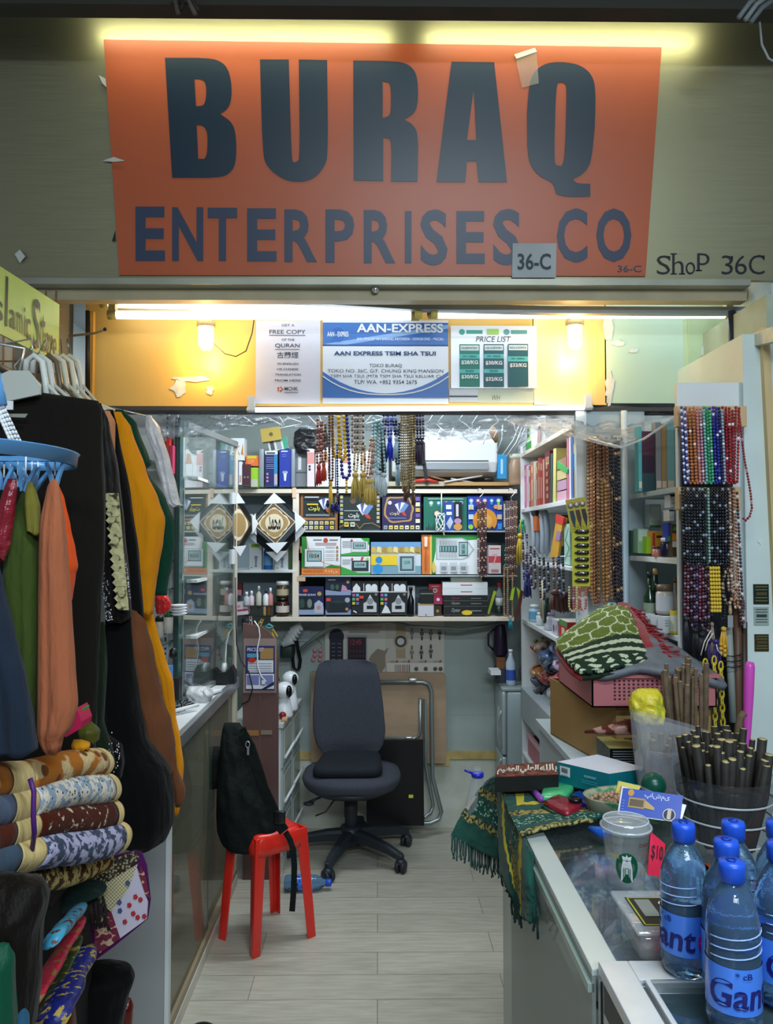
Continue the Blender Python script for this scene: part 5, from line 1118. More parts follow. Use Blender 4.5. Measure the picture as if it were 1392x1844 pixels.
# ---- beads
def strand(name,label,cat,path,r,m,group=None,m2=None,every=9,parent=None,step=2.0):
 """path: world points; beads set along it"""
 P=[Vector(p)for p in path];b=B();L=0;nxt=0;i=0
 b.norecalc=True
 for p,q in zip(P,P[1:]):
  d=(q-p).length
  while nxt<=L+d:
   o=p+(q-p)*((nxt-L)/(d+1e-9));b.bead(o,r,m2 if(m2 and i%every==every-1)else m);i+=1;nxt+=step*r*.96
  L+=d
 if parent:return b.build(name,parent)
 return obj(b,name,label,cat,group)
def loop(x,y0,y1,w,Y,lean=0,n=14,dY=.012):  # hanging loop between pixel rows, w = half width in px
 pts=[]
 for i in range(n+1):pts.append(W(x-w+lean*i/n,lerp(y0,y1,i/n),Y))
 for i in range(1,4):a=math.pi*i/4;pts.append(W(x+lean-w*math.cos(a),y1+w*1.4*math.sin(a),Y-dY*i/4))
 for i in range(n+1):pts.append(W(x+w+lean*(1-i/n),lerp(y1,y0,i/n),Y-dY))
 return pts
def tassel(b,x,y,L,w,Y,m,n=12,seed=0):
 rr=random.Random(seed);p=W(x,y,Y);k=Y/F
 b.lathe([(.1*w*k,.0),(.35*w*k,-.004),(.3*w*k,-8*k)],p,m,10)
 for i in range(n):
  a=rr.uniform(-1,1);c=rr.uniform(-1,1);e=p+Vector((a*w*k*.5,c*w*k*.3,-(L*rr.uniform(.85,1.05))*k));mid=p+Vector((a*w*k*.38,c*w*k*.2,-L*k*.45))
  b.tube([p+Vector((a*w*k*.12,c*.1*w*k,-4*k)),mid,e],[1.1*k,1.5*k*max(1,w/14),.9*k],m,5)
def bm_(h,rough=.22):return C(h,rough,coat=.3)
def bead_thing(name,label,x,y0,y1,w,Y,r,m,group=None,m2=None,tas=None,lean=0,every=9):
 t=T(name,label,'prayer beads',W(x,y0,Y),group);strand('beads',None,None,loop(x,y0,y1,w,Y,lean),r,m,None,m2,every,t)
 if tas:b=B();tassel(b,x+lean,y1+w+2,tas[0],tas[1],Y-.006,tas[2],seed=int(x),n=tas[3]if len(tas)>3 else 12);b.build('tassel',t)
 return t
# upper wooden hook block and its coloured strands
wood=mat('hook_wood',(.62,.42,.22),.5,var=.12,scale=10,stretch=(1,1,.3))
hk=T('bead_rack','upright rack board with two wooden blocks holding the coloured beads','rack',W(1280,875,2.36))
for(x0,x1,y0,y1,Y,d)in((1220,1345,731,768,2.34,.03),(1222,1334,877,918,2.34,.03)):
 b=B();wbox(b,x0,x1,y0,y1,Y,d,wood);b.build('block',hk,bevel=.002)
b=B();wbox(b,1234,1318,760,1330,2.375,.012,C('1c2026'));b.build('back_board',hk)
YS=2.31;k=YS/F
cols=[(1228,'3a4a9a','dfe4ff','blue and white'),(1236,'b06a38',None,'orange brown'),(1243,'b86f3c',None,'orange brown'),(1250,'c88070',None,'rose'),(1256,'c890a8',None,'pink'),(1262,'7ab8b0',None,'aqua'),(1268,'3aa070',None,'green'),(1273,'4ab080',None,'green'),
(1279,'3038a0',None,'royal blue'),(1285,'2a2f98',None,'royal blue'),(1290,'1c2a50',None,'navy'),(1295,'98a8c0',None,'silver blue'),(1302,'9a1a28',None,'red'),(1308,'a82030',None,'red'),(1314,'8a1420',None,'red'),(1326,'a01828',None,'red')]
for i,(x,c,c2,nm)in enumerate(cols):
 same=nm in('orange brown','green','royal blue','red')
 sm_=[c_[0]for c_ in cols if c_[3]==nm];lab='%s bead strand hanging from the upper wooden block'%nm+('' if not same else(', left of the two',', right of the two')[sm_.index(x)]if len(sm_)==2 else(', leftmost of the red',', second of the red',', third of the red',', set apart at the right')[sm_.index(x)])
 bead_thing('bead_strand',lab,x+2,734+(i%3),866,2.9,YS-.006*(i%2),.0052,bm_(c),'coloured strands on the upper block',bm_(c2)if c2 else bm_('e8e8f0'),lean=6 if x<1300 else 3 if x<1320 else-3,every=2 if c2 else 13+(i*7)%9)
t=T('bead_strand','long red bead strand looping out at the right of the wooden blocks','prayer beads',W(1335,745,2.30))
strand('beads',None,None,[W(*q,2.29)for q in((1330,740),(1334,770),(1337,800),(1341,830),(1347,860),(1352,890),(1354,915),(1350,930),(1343,937),(1336,932))],.0045,bm_('8a1624'),None,bm_('c88890'),11,t)
# second row: black strands
for i in range(17):
 x=1231+i*5.2;pale=i==8;c='8ab0a0' if pale else('14161c','1c1e26','20232c')[i%3]
 bead_thing('bead_strand','pale mint bead strand among the black ones on the lower block' if pale else 'glossy black bead strand hanging from the lower wooden block',x,880,1010+(i%4)*3,2.7,YS-.004*(i%2),.0051,bm_(c),None if pale else 'black strands on the lower block',bm_('8a98a8'),lean=5-i*.3,every=7+(i*5)%6)
for i,(x,nm)in enumerate(((1311,'left one with a pale run'),(1318,'middle one'),(1324,'right one'))):
 bead_thing('bead_strand','long brown wooden bead strand right of the black ones, %s'%nm,x,882,1060+i*30,2.9,YS-.01,.0054,bm_(('9a7a68','a87858','4a2a30')[i]),None,bm_('e0d0c0'),lean=4+4*i,every=7)
# third row: maroon crystal strands, yellow, black, wooden loop
for i in range(9):
 x=1237+i*5.2;c=('5a2030','16181e','3a1c2a','2a2048','6a2a38')[i%5];nm=('maroon','black','plum','violet','ruby')[i%5]
 bead_thing('bead_strand','%s crystal bead strand in the %s half of the third row'%(nm,'left' if i<5 else 'right'),x,1020,1105+(i%4)*9,2.7,YS-.008-.003*(i%2),.0054,bm_(c,.12),'crystal strands in the third row',bm_('8a7088'),every=3+i%2,lean=-1+(i%3),tas=(46,11,bm_(('2a2c34','4a2a30','241a40')[i%3],.6),8)if i%3==0 else None)
for i in range(4):
 bead_thing('bead_strand','bright yellow bead strand in the third row, %s of the four'%('leftmost','second','third','rightmost')[i],1277+i*4.8,1023,1098,2.6,YS-.016-.003*(i%2),.0060,bm_('d8b83c',.35),'yellow strands in the third row',lean=3,tas=None)
t=T('bead_strand','black bead strand with knotted yellow tassel beside the yellow ones','prayer beads',W(1300,1025,YS))
strand('beads',None,None,loop(1299,1022,1110,4,YS-.01,2),.0045,bm_('15181c'),None,None,9,t)
b=B();tassel(b,1303,1128,52,14,YS-.014,bm_('d8a838',.6),14,3)
for q in range(6):b.sphere(W(1298+(q*7)%14,1160+q*4,YS-.016),.006,MATS[bm_('d8a838',.6).name],8,5)
b.build('tassel',t)
t=T('bead_strand','wooden bead loop with a metal tag hanging beside the yellow strands','prayer beads',W(1313,1020,YS))
pts=[W(1311+9*math.cos(a),1056-32*math.sin(a),YS-.02)for a in[i*2*math.pi/20 for i in range(21)]]
strand('beads',None,None,pts,.0062,bm_('b8a088'),None,bm_('5a3a28'),3,t)
b=B();strand_p=W(1315,1108,YS-.02);b.box(strand_p.x-.008,strand_p.x+.008,strand_p.y-.001,strand_p.y+.001,strand_p.z-.036,strand_p.z,alu);b.lathe([(.004,0),(.006,.01),(.004,.03)],strand_p,bm_('a88a6a'),8);b.build('tag',t)
b=B();p=W(1341,1113,2.3);b.box(p.x-.004,p.x+.004,2.30,2.302,p.z-.03,p.z+.01,alu);strand_=strand('bead_strand','short brown bead string with narrow metal tag behind the wooden loop','prayer beads',[W(1325,1062,2.31),W(1335,1072,2.31),W(1340,1085,2.31),W(1341,1100,2.31)],.0042,bm_('6a4a48'))
b.build('tag',strand_)
# purple feathery tassel bunch
t=T('tassel_bunch','dark purple feathery tassel bunch under the third row of beads','tassel',W(1290,1150,YS))
for i,(x,y,L,w,c)in enumerate(((1252,1130,50,16,'14161c'),(1264,1138,52,16,'1c1824'),(1276,1148,60,20,'2a1c50'),(1288,1150,66,22,'33206a'),(1282,1120,60,10,'8a7a70'))):
 b=B();tassel(b,x,y,L,w,YS-.02,bm_(c,.7),16,i);b.build('tassel',t)
b=B();
for q in((1280,1135,1262,1180),(1284,1140,1270,1172),(1290,1160,1300,1180)):b.tube([W(q[0],q[1],2.27),W((q[0]+q[2])/2-3,(q[1]+q[3])/2,2.27),W(q[2],q[3],2.27)],.0018,C('d8d0c4'),5)
b.build('thread',t)
# yellow plastic chains
for i,(x,yt,yb2,lean,lab)in enumerate(((1270,1195,1305,-3,'left yellow plastic chain hanging behind the black twig bucket'),(1286,1190,1310,2,'middle yellow plastic chain hanging behind the black twig bucket'),(1298,1200,1310,4,'right yellow plastic chain hanging behind the black twig bucket'))):
 b=B();y=yt;q=0
 while y<yb2:
  tt=(y-yt)/(yb2-yt);cx=x+lean*tt;h=9;rx=3.8 if q%2==0 else 1.6
  b.tube([W(cx+rx*math.cos(a),y+h*math.sin(a),2.24+(.0 if q%2==0 else .008*math.cos(a)))for a in[j*math.pi/5 for j in range(10)]],.0026,C('c8b42c',.35),6,loop=True);y+=12.5;q+=1
 obj(b,'plastic_chain',lab,'chain')
# poles leaning at the right
for i,(x0,x1,y0,y1,r,c,lab)in enumerate(((1312,1320,1130,1300,.011,'8a9490','grey ribbed pole with black ties behind the bead tassels'),(1328,1329,1080,1420,.012,'5a4030','brown wooden pole beside the pier'),(1340,1341,1120,1420,.009,'3a2c22','dark thin pole against the pier'))):
 b=B();b.tube([W(x0,y0,2.33),W(x1,y1,2.33)],r,C(c),10)
 if i==0:
  for y in(1180,1190,1200):b.tube([W(1300,y,2.31),W(1320,y+2,2.30),W(1338,y-2,2.31)],.002,blk2,5)
 obj(b,'pole',lab,'pole')
# stickers on the pier
for i,(x0,x1,y0,y1,c,lab)in enumerate(((1357,1384,1052,1088,'16261c','dark green sticker, uppermost on the pier'),(1358,1384,1093,1126,'9aaaa4','pale printed sticker in the middle of the pier'),(1359,1384,1142,1173,'3a3018','dark olive sticker, lowest on the pier'))):
 b=B();A=W(x0,y1,2.378);Z=W(x1,y0,2.378);b.box(A.x,Z.x,2.377,2.379,A.z,Z.z,C(c,.3));f=Face(b,(A.x,2.377,A.z),(Z.x-A.x,0,0),(0,0,Z.z-A.z))
 lines(f,.1,.9,(.15,.3,.7,.85),C('4a5a54' if i==1 else '6a6440'),.05);f.rect(.15,.85,.45,.6,C('2a3a38' if i==1 else '4a4428'));obj(b,'sticker',lab,'sticker')
b=B();A=W(1364,975,2.378);b.prism([A,A+Vector((.012,0,.006)),A+Vector((.01,0,-.01))],(0,-.001,0),wht);obj(b,'heart_sticker','tiny white sticker high on the pier','sticker')
# ---- brown bunch at the end of the deep unit
b=B();strand_n=[(1063,'9a6a48',795,1060,3),(1068,'a8744c',800,1075,3),(1074,'8a5a3c',798,1080,3),(1080,'6a4440',792,930,3),(1085,'7a5044',796,940,3),(1090,'8a6240',800,1070,3),(1095,'3a2a3a',796,1055,3),(1100,'9a6e48',880,1075,3),(1105,'2c2430',792,1078,3),(1111,'251f2c',800,1080,2.5),(1072,'b0804f',880,1085,3),(1087,'a87848',870,1082,3)]
for i,(x,c,y0,y1,w)in enumerate(strand_n):
 brown_=c not in('3a2a3a','2c2430','251f2c')
 bead_thing('bead_strand',('long light brown wooden bead strand in the thick bunch at the shelf end' if brown_ else 'long dark plum bead strand at the right edge of the thick bunch, %s'%{'3a2a3a':'left one','2c2430':'middle one','251f2c':'right one'}[c]),x,y0-6,y1,w,2.84-(i%3)*.012,.0072,bm_(c,.35),'light brown strands in the thick bunch' if brown_ else 'dark strands in the thick bunch',bm_('c8a070'),lean=(x-1060)*.12,every=12,tas=(20,8,bm_('c8a88a',.6),8)if y1<950 else None)
b=B();b.tube([W(1056,789,2.86),W(1120,789,2.86)],.004,alu,8);b.tube([W(1056,789,2.86),W(1056,789,2.9)],.004,alu,6);b.tube([W(1118,789,2.86),W(1118,789,2.9)],.004,alu,6);obj(b,'hanging_rod','short metal rod on the shelf end carrying the thick bead bunch','rod')
# yellow watch cards
def watchcard(px,py,w,h,rot,label,n,dy):
 c=W(px,py,2.82);k=2.82/F;t=T('watch_card',label,'card',c);b=B();M=Matrix.Translation(c)@Matrix.Rotation(rot,4,'Y');b.M=M;hw,hh=w*k/2,h*k/2
 b.box(-hw,hw,0,.002,-hh,hh,C('b8a83c'));b.build('card',t)
 for i in range(n):
  b=B();b.M=M;x=(-.6+1.2*i/max(1,n-1))*hw;c_=('24344a','4a2a24','20242a')[i]
  b.lathe([(.001,-.003),(.011,-.003),(.011,0)],(x,-.001,hh*.62),C('8a8078',.3),14,axis='Y');b.lathe([(.001,-.004),(.008,-.0035)],(x,-.001,hh*.62),C('d8d4cc'),12,axis='Y')
  b.prism([(x-.007,-.003,hh*.3),(x+.007,-.003,hh*.3),(x+.010,-.003,-hh*.2),(x+.002,-.003,-hh*.8),(x-.006,-.003,-hh*.2)],(0,.003,0),C(c_));b.build('watch',t)
watchcard(1041,927,36,60,-.16,'yellow card with three watches hanging on the shelf end',3,0)
t=T('pen_strip','bright yellow vertical strip holding eight dark lighters','display card',W(1045,1060,2.80))
b=B();wbox(b,1031,1062,945,1056,2.82,.003,C('ccc832',.4));b.build('card',t,bevel=.001)
for i in range(8):
 b=B();p=W(1047,957+i*12.6,2.81);b.tube([p+Vector((-.024,0,0)),p+Vector((-.014,0,0)),p+Vector((.026,0,0))],[.002,.0075,.0075],C('20262c',.15),10);b.tube([p+Vector((-.005,-.001,.001)),p+Vector((.02,-.001,.001))],.0070,mat('chrome',(.8,.8,.82),.18,metal=1),8);b.build('lighter',t)
b=B();wbox(b,1084,1090,1008,1056,2.86,.003,C('ccc832',.4));obj(b,'yellow_strip','edge of a second yellow strip showing right of the brown beads','display card')
for i,(x,c,nm)in enumerate(((1038,'c85a60','pink red'),(1050,'c86468','pink red'),(1032,'c8b878','cream'))):
 bead_thing('bead_strand','%s bead strand hanging below the yellow lighter strip%s'%(nm,('',', next to the brown beads','')[i]),x,1058,1092,5 if i<2 else 7,2.83,.0052,bm_(c,.4),None,bm_('e0c8b0'),every=5)
# middle cluster hung at the far end of the deep unit
def dark_hang(x,y0,y1,w,Y,c,lab,group,tas=None):return bead_thing('bead_strand',lab,x,y0,y1,w,Y,.0052,bm_(c),group,bm_('b8a088'),tas=tas,every=5)
for i in range(4):dark_hang(868+(i-1.5)*3.4,905,1030+(i%2)*6,2.0,3.98-i*.008,'4a2024','dark red bead strand in the left bunch on a top shelf wire hook','dark red strands, left bunch')
for i in range(5):dark_hang(921+(i-2)*3.8,903,1035+(i%2)*8,2.2,3.95-i*.008,'5a3a34','brown bead strand in the right bunch on a top shelf wire hook','brown strands, right bunch')
dark_hang(911,1020,1105,3,3.90,'a8865a','tan bead strand hanging lowest left of the side shelf',None)
dark_hang(919,1030,1108,4,3.90,'b09068','pale bead loop with a turquoise piece hanging by the side shelf',None,(20,7,bm_('2a90a8',.3),6))
for x,lab in((866,'wire hook carrying the left dark red beads'),(922,'wire hook carrying the right brown beads')):
 b=B();b.tube([W(x-6,884,4.0),W(x-4,880,4.0),W(x+4,882,4.0),W(x+5,888,4.0),W(x-2,895,4.0),W(x-1,903,4.0)],.0022,mat('chrome',(.8,.8,.82),.18,metal=1),6);obj(b,'wire_hook',lab,'hook')
b=B();b.tube([W(795,884,4.03),W(795,924,4.03)],.003,wht,6)
for i in range(5):b.tube([W(795+9*math.sin(a+i)*.9-2,940+16*math.cos(a),4.03-.005*i)for a in[j*math.pi/5 for j in range(10)]],.0024,wht,6,loop=True)
b.tube([W(797,950,4.03),W(800,965,4.03)],.004,wht,6);obj(b,'white_cable','bundled white cable hanging in front of the green rosette box','cable')
b=B();tassel(b,937,960,56,15,3.84,bm_('d8b82c',.6),18,2);b.tube([W(938,935,3.84),W(937,962,3.84)],.002,C('d8b82c'),5);obj(b,'yellow_tassel','single bright yellow tassel at the far end of the side shelf','tassel')
b=B();tassel(b,940,935,26,13,3.86,bm_('3aa880',.5),12,5);obj(b,'green_tassel','teal green ornament tuft above the yellow tassel','tassel')
hang=[(945,960,1040,'2a2c68','navy glossy bead strand left of the side shelf bottles'),(951,1000,1050,'3a2a4a','violet bead strand beside the navy ones'),(959,985,1055,'3a1c2c','maroon bead strand over the middle side shelf'),(975,1005,1075,'3a2a24','dark brown bead strand over the middle side shelf'),(983,1005,1060,'191a22','black bead strand over the middle side shelf'),(1000,1005,1060,'6a4430','light brown cord-like bead strand above the furry tassels'),(1010,1003,1070,'202434','blue black bead strand beside the green packet')]
for i,(x,y0,y1,c,lab)in enumerate(hang):bead_thing('bead_strand',lab,x,y0,y1,3.6,3.6-.1*i,.0062,bm_(c,.15),None,bm_('a8a8c0'),every=4,lean=2)
b=B();b.tube([W(a[0],a[1]-1,3.6-.1*i)for i,a in enumerate(hang)],.0022,alu,6);b.tube([W(1010,1002,3.0),(.76,3.0,W(1010,1002,3.0).z)],.0022,alu,6);obj(b,'bead_wire','thin wire along the middle side shelf carrying dark bead strands','wire')
for i,(x,y,L,w,c,lab)in enumerate(((1000,1062,40,26,'5a342c','reddish brown furry tassel bunch, left of two above the side shelf jars'),(1018,1065,38,22,'4a2a26','reddish brown furry tassel bunch, right of two above the side shelf jars'),(985,1075,45,12,'2c4438','green black tassel strings hanging over the side shelf edge'),(950,1030,46,14,'2a3070','shiny blue tassel bag beside the white bottles'))):
 b=B();tassel(b,x,y,L,w,3.1 if x>990 else 3.5,bm_(c,.75),26,i+9);obj(b,'tassel',lab,'tassel')
for i in range(3):
 b=B();b.tube([WX(973+i*2,1045,.74),WX(974+i*2,1110+i*4,.74)],.004,C(('d8ccb0','b8a070','c8c0a8')[i]),6);obj(b,'incense_stick',('pale stick left of three in front of the side shelf','yellowish stick in the middle of three by the side shelf','pale grey stick right of three by the side shelf')[i],'stick')
b=B();b.prism([W(928,1112,3.85),W(934,1114,3.85),W(943,1065,3.85),(W(938,1062,3.85))],(0,.02,0),C('5a2c24'));obj(b,'wooden_paddle','dark red brown flat stick leaning at the corner of the side shelf','stick')
b=B();c=W(929,1070,3.86);
for s in(-1,1):b.prism([c+Vector((s*.004,0,.035)),c+Vector((s*.02,0,.02)),c+Vector((s*.03,0,-.03)),c+Vector((s*.015,0,-.03))],(0,.012,0),C('a8c832',.35))
obj(b,'lime_clip','lime green spring clip hanging near the corner of the side shelf','clip')
# jars along the side shelf edge z=1.185
def sjar(px,X,z,r,h,body,cap,label,name='bottle',lab2=None):
 p=Vector((X,yat(px,X),z));b=B();b.lathe([(r*.95,0),(r,.004),(r,h*.72),(r*.62,h*.80),(r*.62,h*.84)],p,C(body,.3),16);b.lathe([(r*.78,h*.80),(r*.78,h*.99),(.001,h)],p,C(cap,.35),16)
 if lab2:b.lathe([(r*1.01,h*.15),(r*1.01,h*.6)],p,C(lab2,.4),16,cap=False)
 return obj(b,name,label,'bottle')
sjar(952,.80,1.187,.03,.12,'3a6a48','c0a88a','green labelled bottle behind the white pill bottle',lab2='6a9a50')
sjar(962,.785,1.187,.03,.085,'a8c8d8','e0e6ea','white pill bottle with pale blue label on the side shelf',lab2='6aa8c8')
sjar(972,.78,1.187,.02,.06,'d8dce0','e8ecf0','tiny white pill bottle beside the blue labelled one')
sjar(990,.785,1.187,.028,.08,'c8ccd8','b8a8c8','lilac capped bottle on the side shelf',lab2='d8d8e4')
sjar(945,.82,1.187,.022,.075,'b8a08a','d8c8b0','beige small bottle at the far end of the side shelf')
sidebox('white and pink printed packet at the near end of the side shelf',993,1003,1.187,1.25,C('c8c0cc'),X=.765,name='packet',cat='packet',draw=lambda f:f.ell(.3,.4,.15,C('5a5a6a')).ell(.7,.5,.12,C('c87a98')))
sidebox('red and green tea box at the near end of the side shelf',1006,1020,1.187,1.26,C('b82028'),X=.77,name='tea_box',cat='box',draw=lambda f:f.rect(0,1,.7,1,C('4a8a48')).rect(.3,.7,.2,.6,C('d8c090')))
# wrapped clothing packs and the pink basket on the low shelves
def pack(px,py,X,w,h,c,label,seed,shine=True,z=None,d=.16):
 p=WX(px,py,X+.05);k=p.y/F;b=B();R=[];rr=random.Random(seed)
 for i in range(13):
  t=i/12;e=math.sin(math.pi*min(.97,max(.03,t)))**.5
  R.append([(p.x-.04+d*.5+d*.5*math.cos(a)*e,p.y+w*k*.5*math.sin(a)*e*1.6+.008*math.sin(5*a+seed)+.010*math.sin(9*a+seed*3+t*6),p.z-h*k*.5+h*k*t+.007*math.sin(3*a+seed*2)+.012*pnoise(Vector((3*math.cos(a)+seed,3*math.sin(a),t*5))))for a in[j*2*math.pi/32 for j in range(32)]])
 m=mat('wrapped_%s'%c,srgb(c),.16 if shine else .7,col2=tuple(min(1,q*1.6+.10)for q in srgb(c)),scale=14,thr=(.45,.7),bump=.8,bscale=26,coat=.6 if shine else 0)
 b.rings(R,m);return obj(b,'wrapped_cloth',label,'package')
packs=[(952,1182,30,26,'b8a098','cream lace cloth pack at the far end of the third side shelf'),(948,1205,24,22,'8a6a98','lilac patterned pack below the cream lace one'),(962,1165,22,22,'c8382c','small bright red pack high on the third side shelf'),(960,1150,26,18,'8a8a50','olive wrapped pack topmost on the third side shelf'),
(975,1165,30,24,'a88a78','beige and brown wrapped pack beside the olive one'),(985,1182,40,30,'4a6a98','denim blue wrapped cloth pack in the middle of the pile'),(990,1200,36,22,'28384a','navy wrapped pack under the denim blue one'),(1005,1165,30,24,'7a8aa0','grey blue wrapped pack at the near top of the pile'),
(962,1225,30,28,'5a5a6a','grey wrapped pack under the orange brown one'),(968,1210,26,26,'a87040','orange brown wrapped pack in the pile'),(985,1220,34,26,'8a3428','rust red wrapped pack in the pile'),(1004,1225,36,24,'b84858','pink red glossy pack in the pile'),(975,1248,40,24,'20242c','black wrapped pack at the bottom of the pile'),
(1000,1250,40,26,'8a909a','silver grey wrapped pack low in the pile'),(1008,1272,34,30,'4a5458','dark grey cellophane pack at the near bottom of the pile'),(1010,1200,26,26,'a890a8','mauve wrapped pack near the pink red glossy one')]
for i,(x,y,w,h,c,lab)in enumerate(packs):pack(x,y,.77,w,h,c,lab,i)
bk=T('storage_basket','pink plastic basket with dark pink packs on the lowest side shelf','basket',(.76,3.3,.50))
pkb=C('b86a74',.4)
b=B();b.box(.765,.775,3.05,3.95,.505,.60,pkb);b.box(.775,1.0,3.94,3.95,.505,.60,pkb);b.box(.76,.78,3.04,3.96,.595,.61,C('d0a8ac'));b.box(.775,1.0,3.05,3.95,.505,.51,pkb);b.box(.99,1.0,3.05,3.95,.505,.60,pkb);b.box(.775,1.0,3.05,3.06,.505,.60,pkb);b.build('body',bk)
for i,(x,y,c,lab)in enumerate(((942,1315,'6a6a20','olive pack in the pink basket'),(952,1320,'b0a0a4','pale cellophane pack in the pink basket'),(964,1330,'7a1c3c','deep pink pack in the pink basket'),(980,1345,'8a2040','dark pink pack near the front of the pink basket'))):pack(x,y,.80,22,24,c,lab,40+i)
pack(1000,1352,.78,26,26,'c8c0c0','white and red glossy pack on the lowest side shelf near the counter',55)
b=B();b.tube([WX(1022,1240,.74),WX(1018,1300,.74),WX(1013,1340,.74)],.0022,wht,5);obj(b,'white_string','white string hanging over the grey shelf apron','string')
for i,(x,y,lab)in enumerate(((1024,1248,'red plastic bag end poking from the upper wrapped packs'),(1031,1290,'dark red plastic bag end poking out lower down'))):
 p=WX(x,y,.73);b=B();b.lathe([(.004,0),(.02,.012),(.03,.03),(.022,.045),(.001,.05)],p-Vector((0,0,.02)),mat('red_plastic',(.70,.02,.02),.2,bump=.8,bscale=60),12,axis='X');obj(b,'plastic_bag',lab,'bag')
# ---- shelf unit B goods
def ubox(label,px0,px1,py0,py1,Y,base,draw=None,d=.05,name='ointment_box',cat='box',group=None):return carton(label,px0,px1,py0,py1,Y,d,base,draw,name,cat,group)
YU=2.62
for i,(x0,x1,y0,y1,c,nm)in enumerate(((1147,1152,770,884,'58a8b0','thin teal and pink spined'),(1153,1174,778,884,'2a1c38','wide dark plum and black'),(1178,1187,762,881,'8a8a94','grey cellophane wrapped'),(1188,1196,765,880,'a88a60','tan cellophane wrapped'),(1198,1210,760,878,'7ab0c0','pale turquoise'),(1212,1222,758,878,'6aa0b4','light blue'))):
 def dr(f,i=i):(f.rect(0,1,.6,1,C('4a1c38')).rect(0,1,0,.3,C('1c4048'))if i==1 else f.rect(.1,.9,.05,.15,C('d8c8b8')))
 A=W(x0,884,2.70);b=B();Z=W(x1,y0,2.70);b.box(A.x,Z.x,2.68,2.72,1.766,Z.z,C(c,.3));dr(Face(b,(A.x,2.68,1.766),(Z.x-A.x,0,0),(0,0,Z.z-1.766)));obj(b,'book',nm+' book standing at the top of the pale blue shelf unit','book')
for i,(x,y,w,h,c,lab)in enumerate(((1118,820,30,16,'b89080','roll of brown labelled packets in clear wrap on the blue shelf end'),(1122,862,36,40,'b8b0b0','crumpled clear bag of white strips hanging on the blue shelf end'))):
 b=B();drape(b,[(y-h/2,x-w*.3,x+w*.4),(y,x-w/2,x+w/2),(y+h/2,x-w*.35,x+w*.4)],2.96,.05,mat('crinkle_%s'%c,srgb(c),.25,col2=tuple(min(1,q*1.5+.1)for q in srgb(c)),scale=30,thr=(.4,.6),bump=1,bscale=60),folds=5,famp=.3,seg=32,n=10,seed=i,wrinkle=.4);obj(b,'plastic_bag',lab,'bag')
box_o=lambda f:f.rect(.1,.3,.2,.9,C('b83828')).rect(.4,.9,.7,.8,ink).ell(.3,.12,.3,C('c87890'))
ubox('white green edged ointment box standing tall at the back of the blue shelf unit',1170,1190,908,950,2.80,C('b8c4bc'),lambda f:f.rect(0,1,0,.1,C('3a7a48')).rect(.1,.9,.3,.9,C('cdd6d0')))
ubox('pale green ointment box at the left of the blue shelf unit',1149,1168,952,996,2.78,C('9ac0a0'),lambda f:f.rect(.08,.92,.5,.95,C('c8dcd4')).rect(.1,.9,.05,.4,C('8ab890')))
ubox('green edged box with clear wrap at the far left of the blue shelf unit',1140,1149,955,997,2.84,C('4a7a5a'))
ubox('lime green ointment box beside the orange one',1164,1172,966,997,2.74,C('a0cc28'))
ubox('orange ointment box with pink foot on the blue shelf unit',1173,1196,956,998,2.74,C('e09a28'),box_o)
for i,(x0,y0,y1)in enumerate(((1207,891,914),(1218,891,912),(1205,918,938),(1217,918,936))):
 ubox(('white black lidded box, upper left of the four at the bead rack','white black lidded box, upper right of the four at the bead rack','white black lidded box, lower left of the four at the bead rack','white black lidded box, lower right of the four at the bead rack')[i],x0,x0+9,y0,y1,2.5,C('d0d4d6'),lambda f:f.rect(0,1,.86,1,blk2).rect(.2,.8,.3,.35,ink2))
for i,x in enumerate((1211,1220)):ubox(('brown and orange banded oil box, left of the pair','brown and orange banded oil box, right of the pair')[i],x,x+8,944,1003,2.5,C('4a3a28'),lambda f:f.rect(0,1,.5,.72,C('d88a28')).rect(0,1,.3,.48,C('d0d4d0')).poly([(.5,.95),(.9,.85),(.5,.78),(.1,.85)],C('4a9a40')))
ubox('blue and purple slim box left of the brown banded boxes',1203,1209,942,975,2.52,C('2a40a8'),lambda f:f.rect(0,1,0,.3,C('3a9a50')))
def bjar(px,py,Y,z,r,h,body,cap,label,lab2=None,neck=False):
 p=W(px,py,Y);p.z=z;b=B()
 if neck:b.lathe([(r*.9,0),(r,.006),(r,h*.55),(r*.35,h*.70),(r*.32,h*.95)],p,C(body,.12),18);b.lathe([(r*.4,h*.9),(r*.4,h),(.001,h*1.005)],p,C(cap,.4),14)
 else:b.lathe([(r*.9,0),(r,.006),(r,h*.7),(r*.8,h*.78)],p,C(body,.2),20);b.lathe([(r*.9,h*.78),(r*.92,h*.98),(.001,h)],p,C(cap,.35),20)
 if lab2:b.lathe([(r*1.015,h*.12),(r*1.015,h*(.45 if neck else .62))],p,C(lab2,.4),20,cap=False)
 return obj(b,'jar' if not neck else 'oil_bottle',label,'jar' if not neck else 'bottle')
bjar(1201,998,2.56,1.539,.021,.065,'14183a','dfe3e6','navy tub with white lid on the blue shelf unit')
bjar(1182,998,2.60,1.539,.014,.035,'c88070','3a2a50','small pink tub with purple lid beside the navy tub')
bjar(1170,1085,2.62,1.297,.020,.19,'12301c','14161a','dark green oil bottle with black neck, left of two','8a9a88',True)
bjar(1181,1085,2.64,1.297,.022,.20,'10241a','a88a48','dark green oil bottle with cork-coloured neck, right of two',None,True)
bjar(1197,1085,2.56,1.297+.052,.028,.10,'b8b4ac','6a5a48','white labelled honey jar with brown lid, upper of two stacked','c8ccd4')
bjar(1197,1085,2.56,1.297,.026,.05,'3a3a34','b8bcc4','small dark jar under the honey jar')
bjar(1216,1040,2.62,1.297,.018,.17,'c4b8a8','8a6a40','tall pale bottle with brown cap right of the honey jar',None,True)
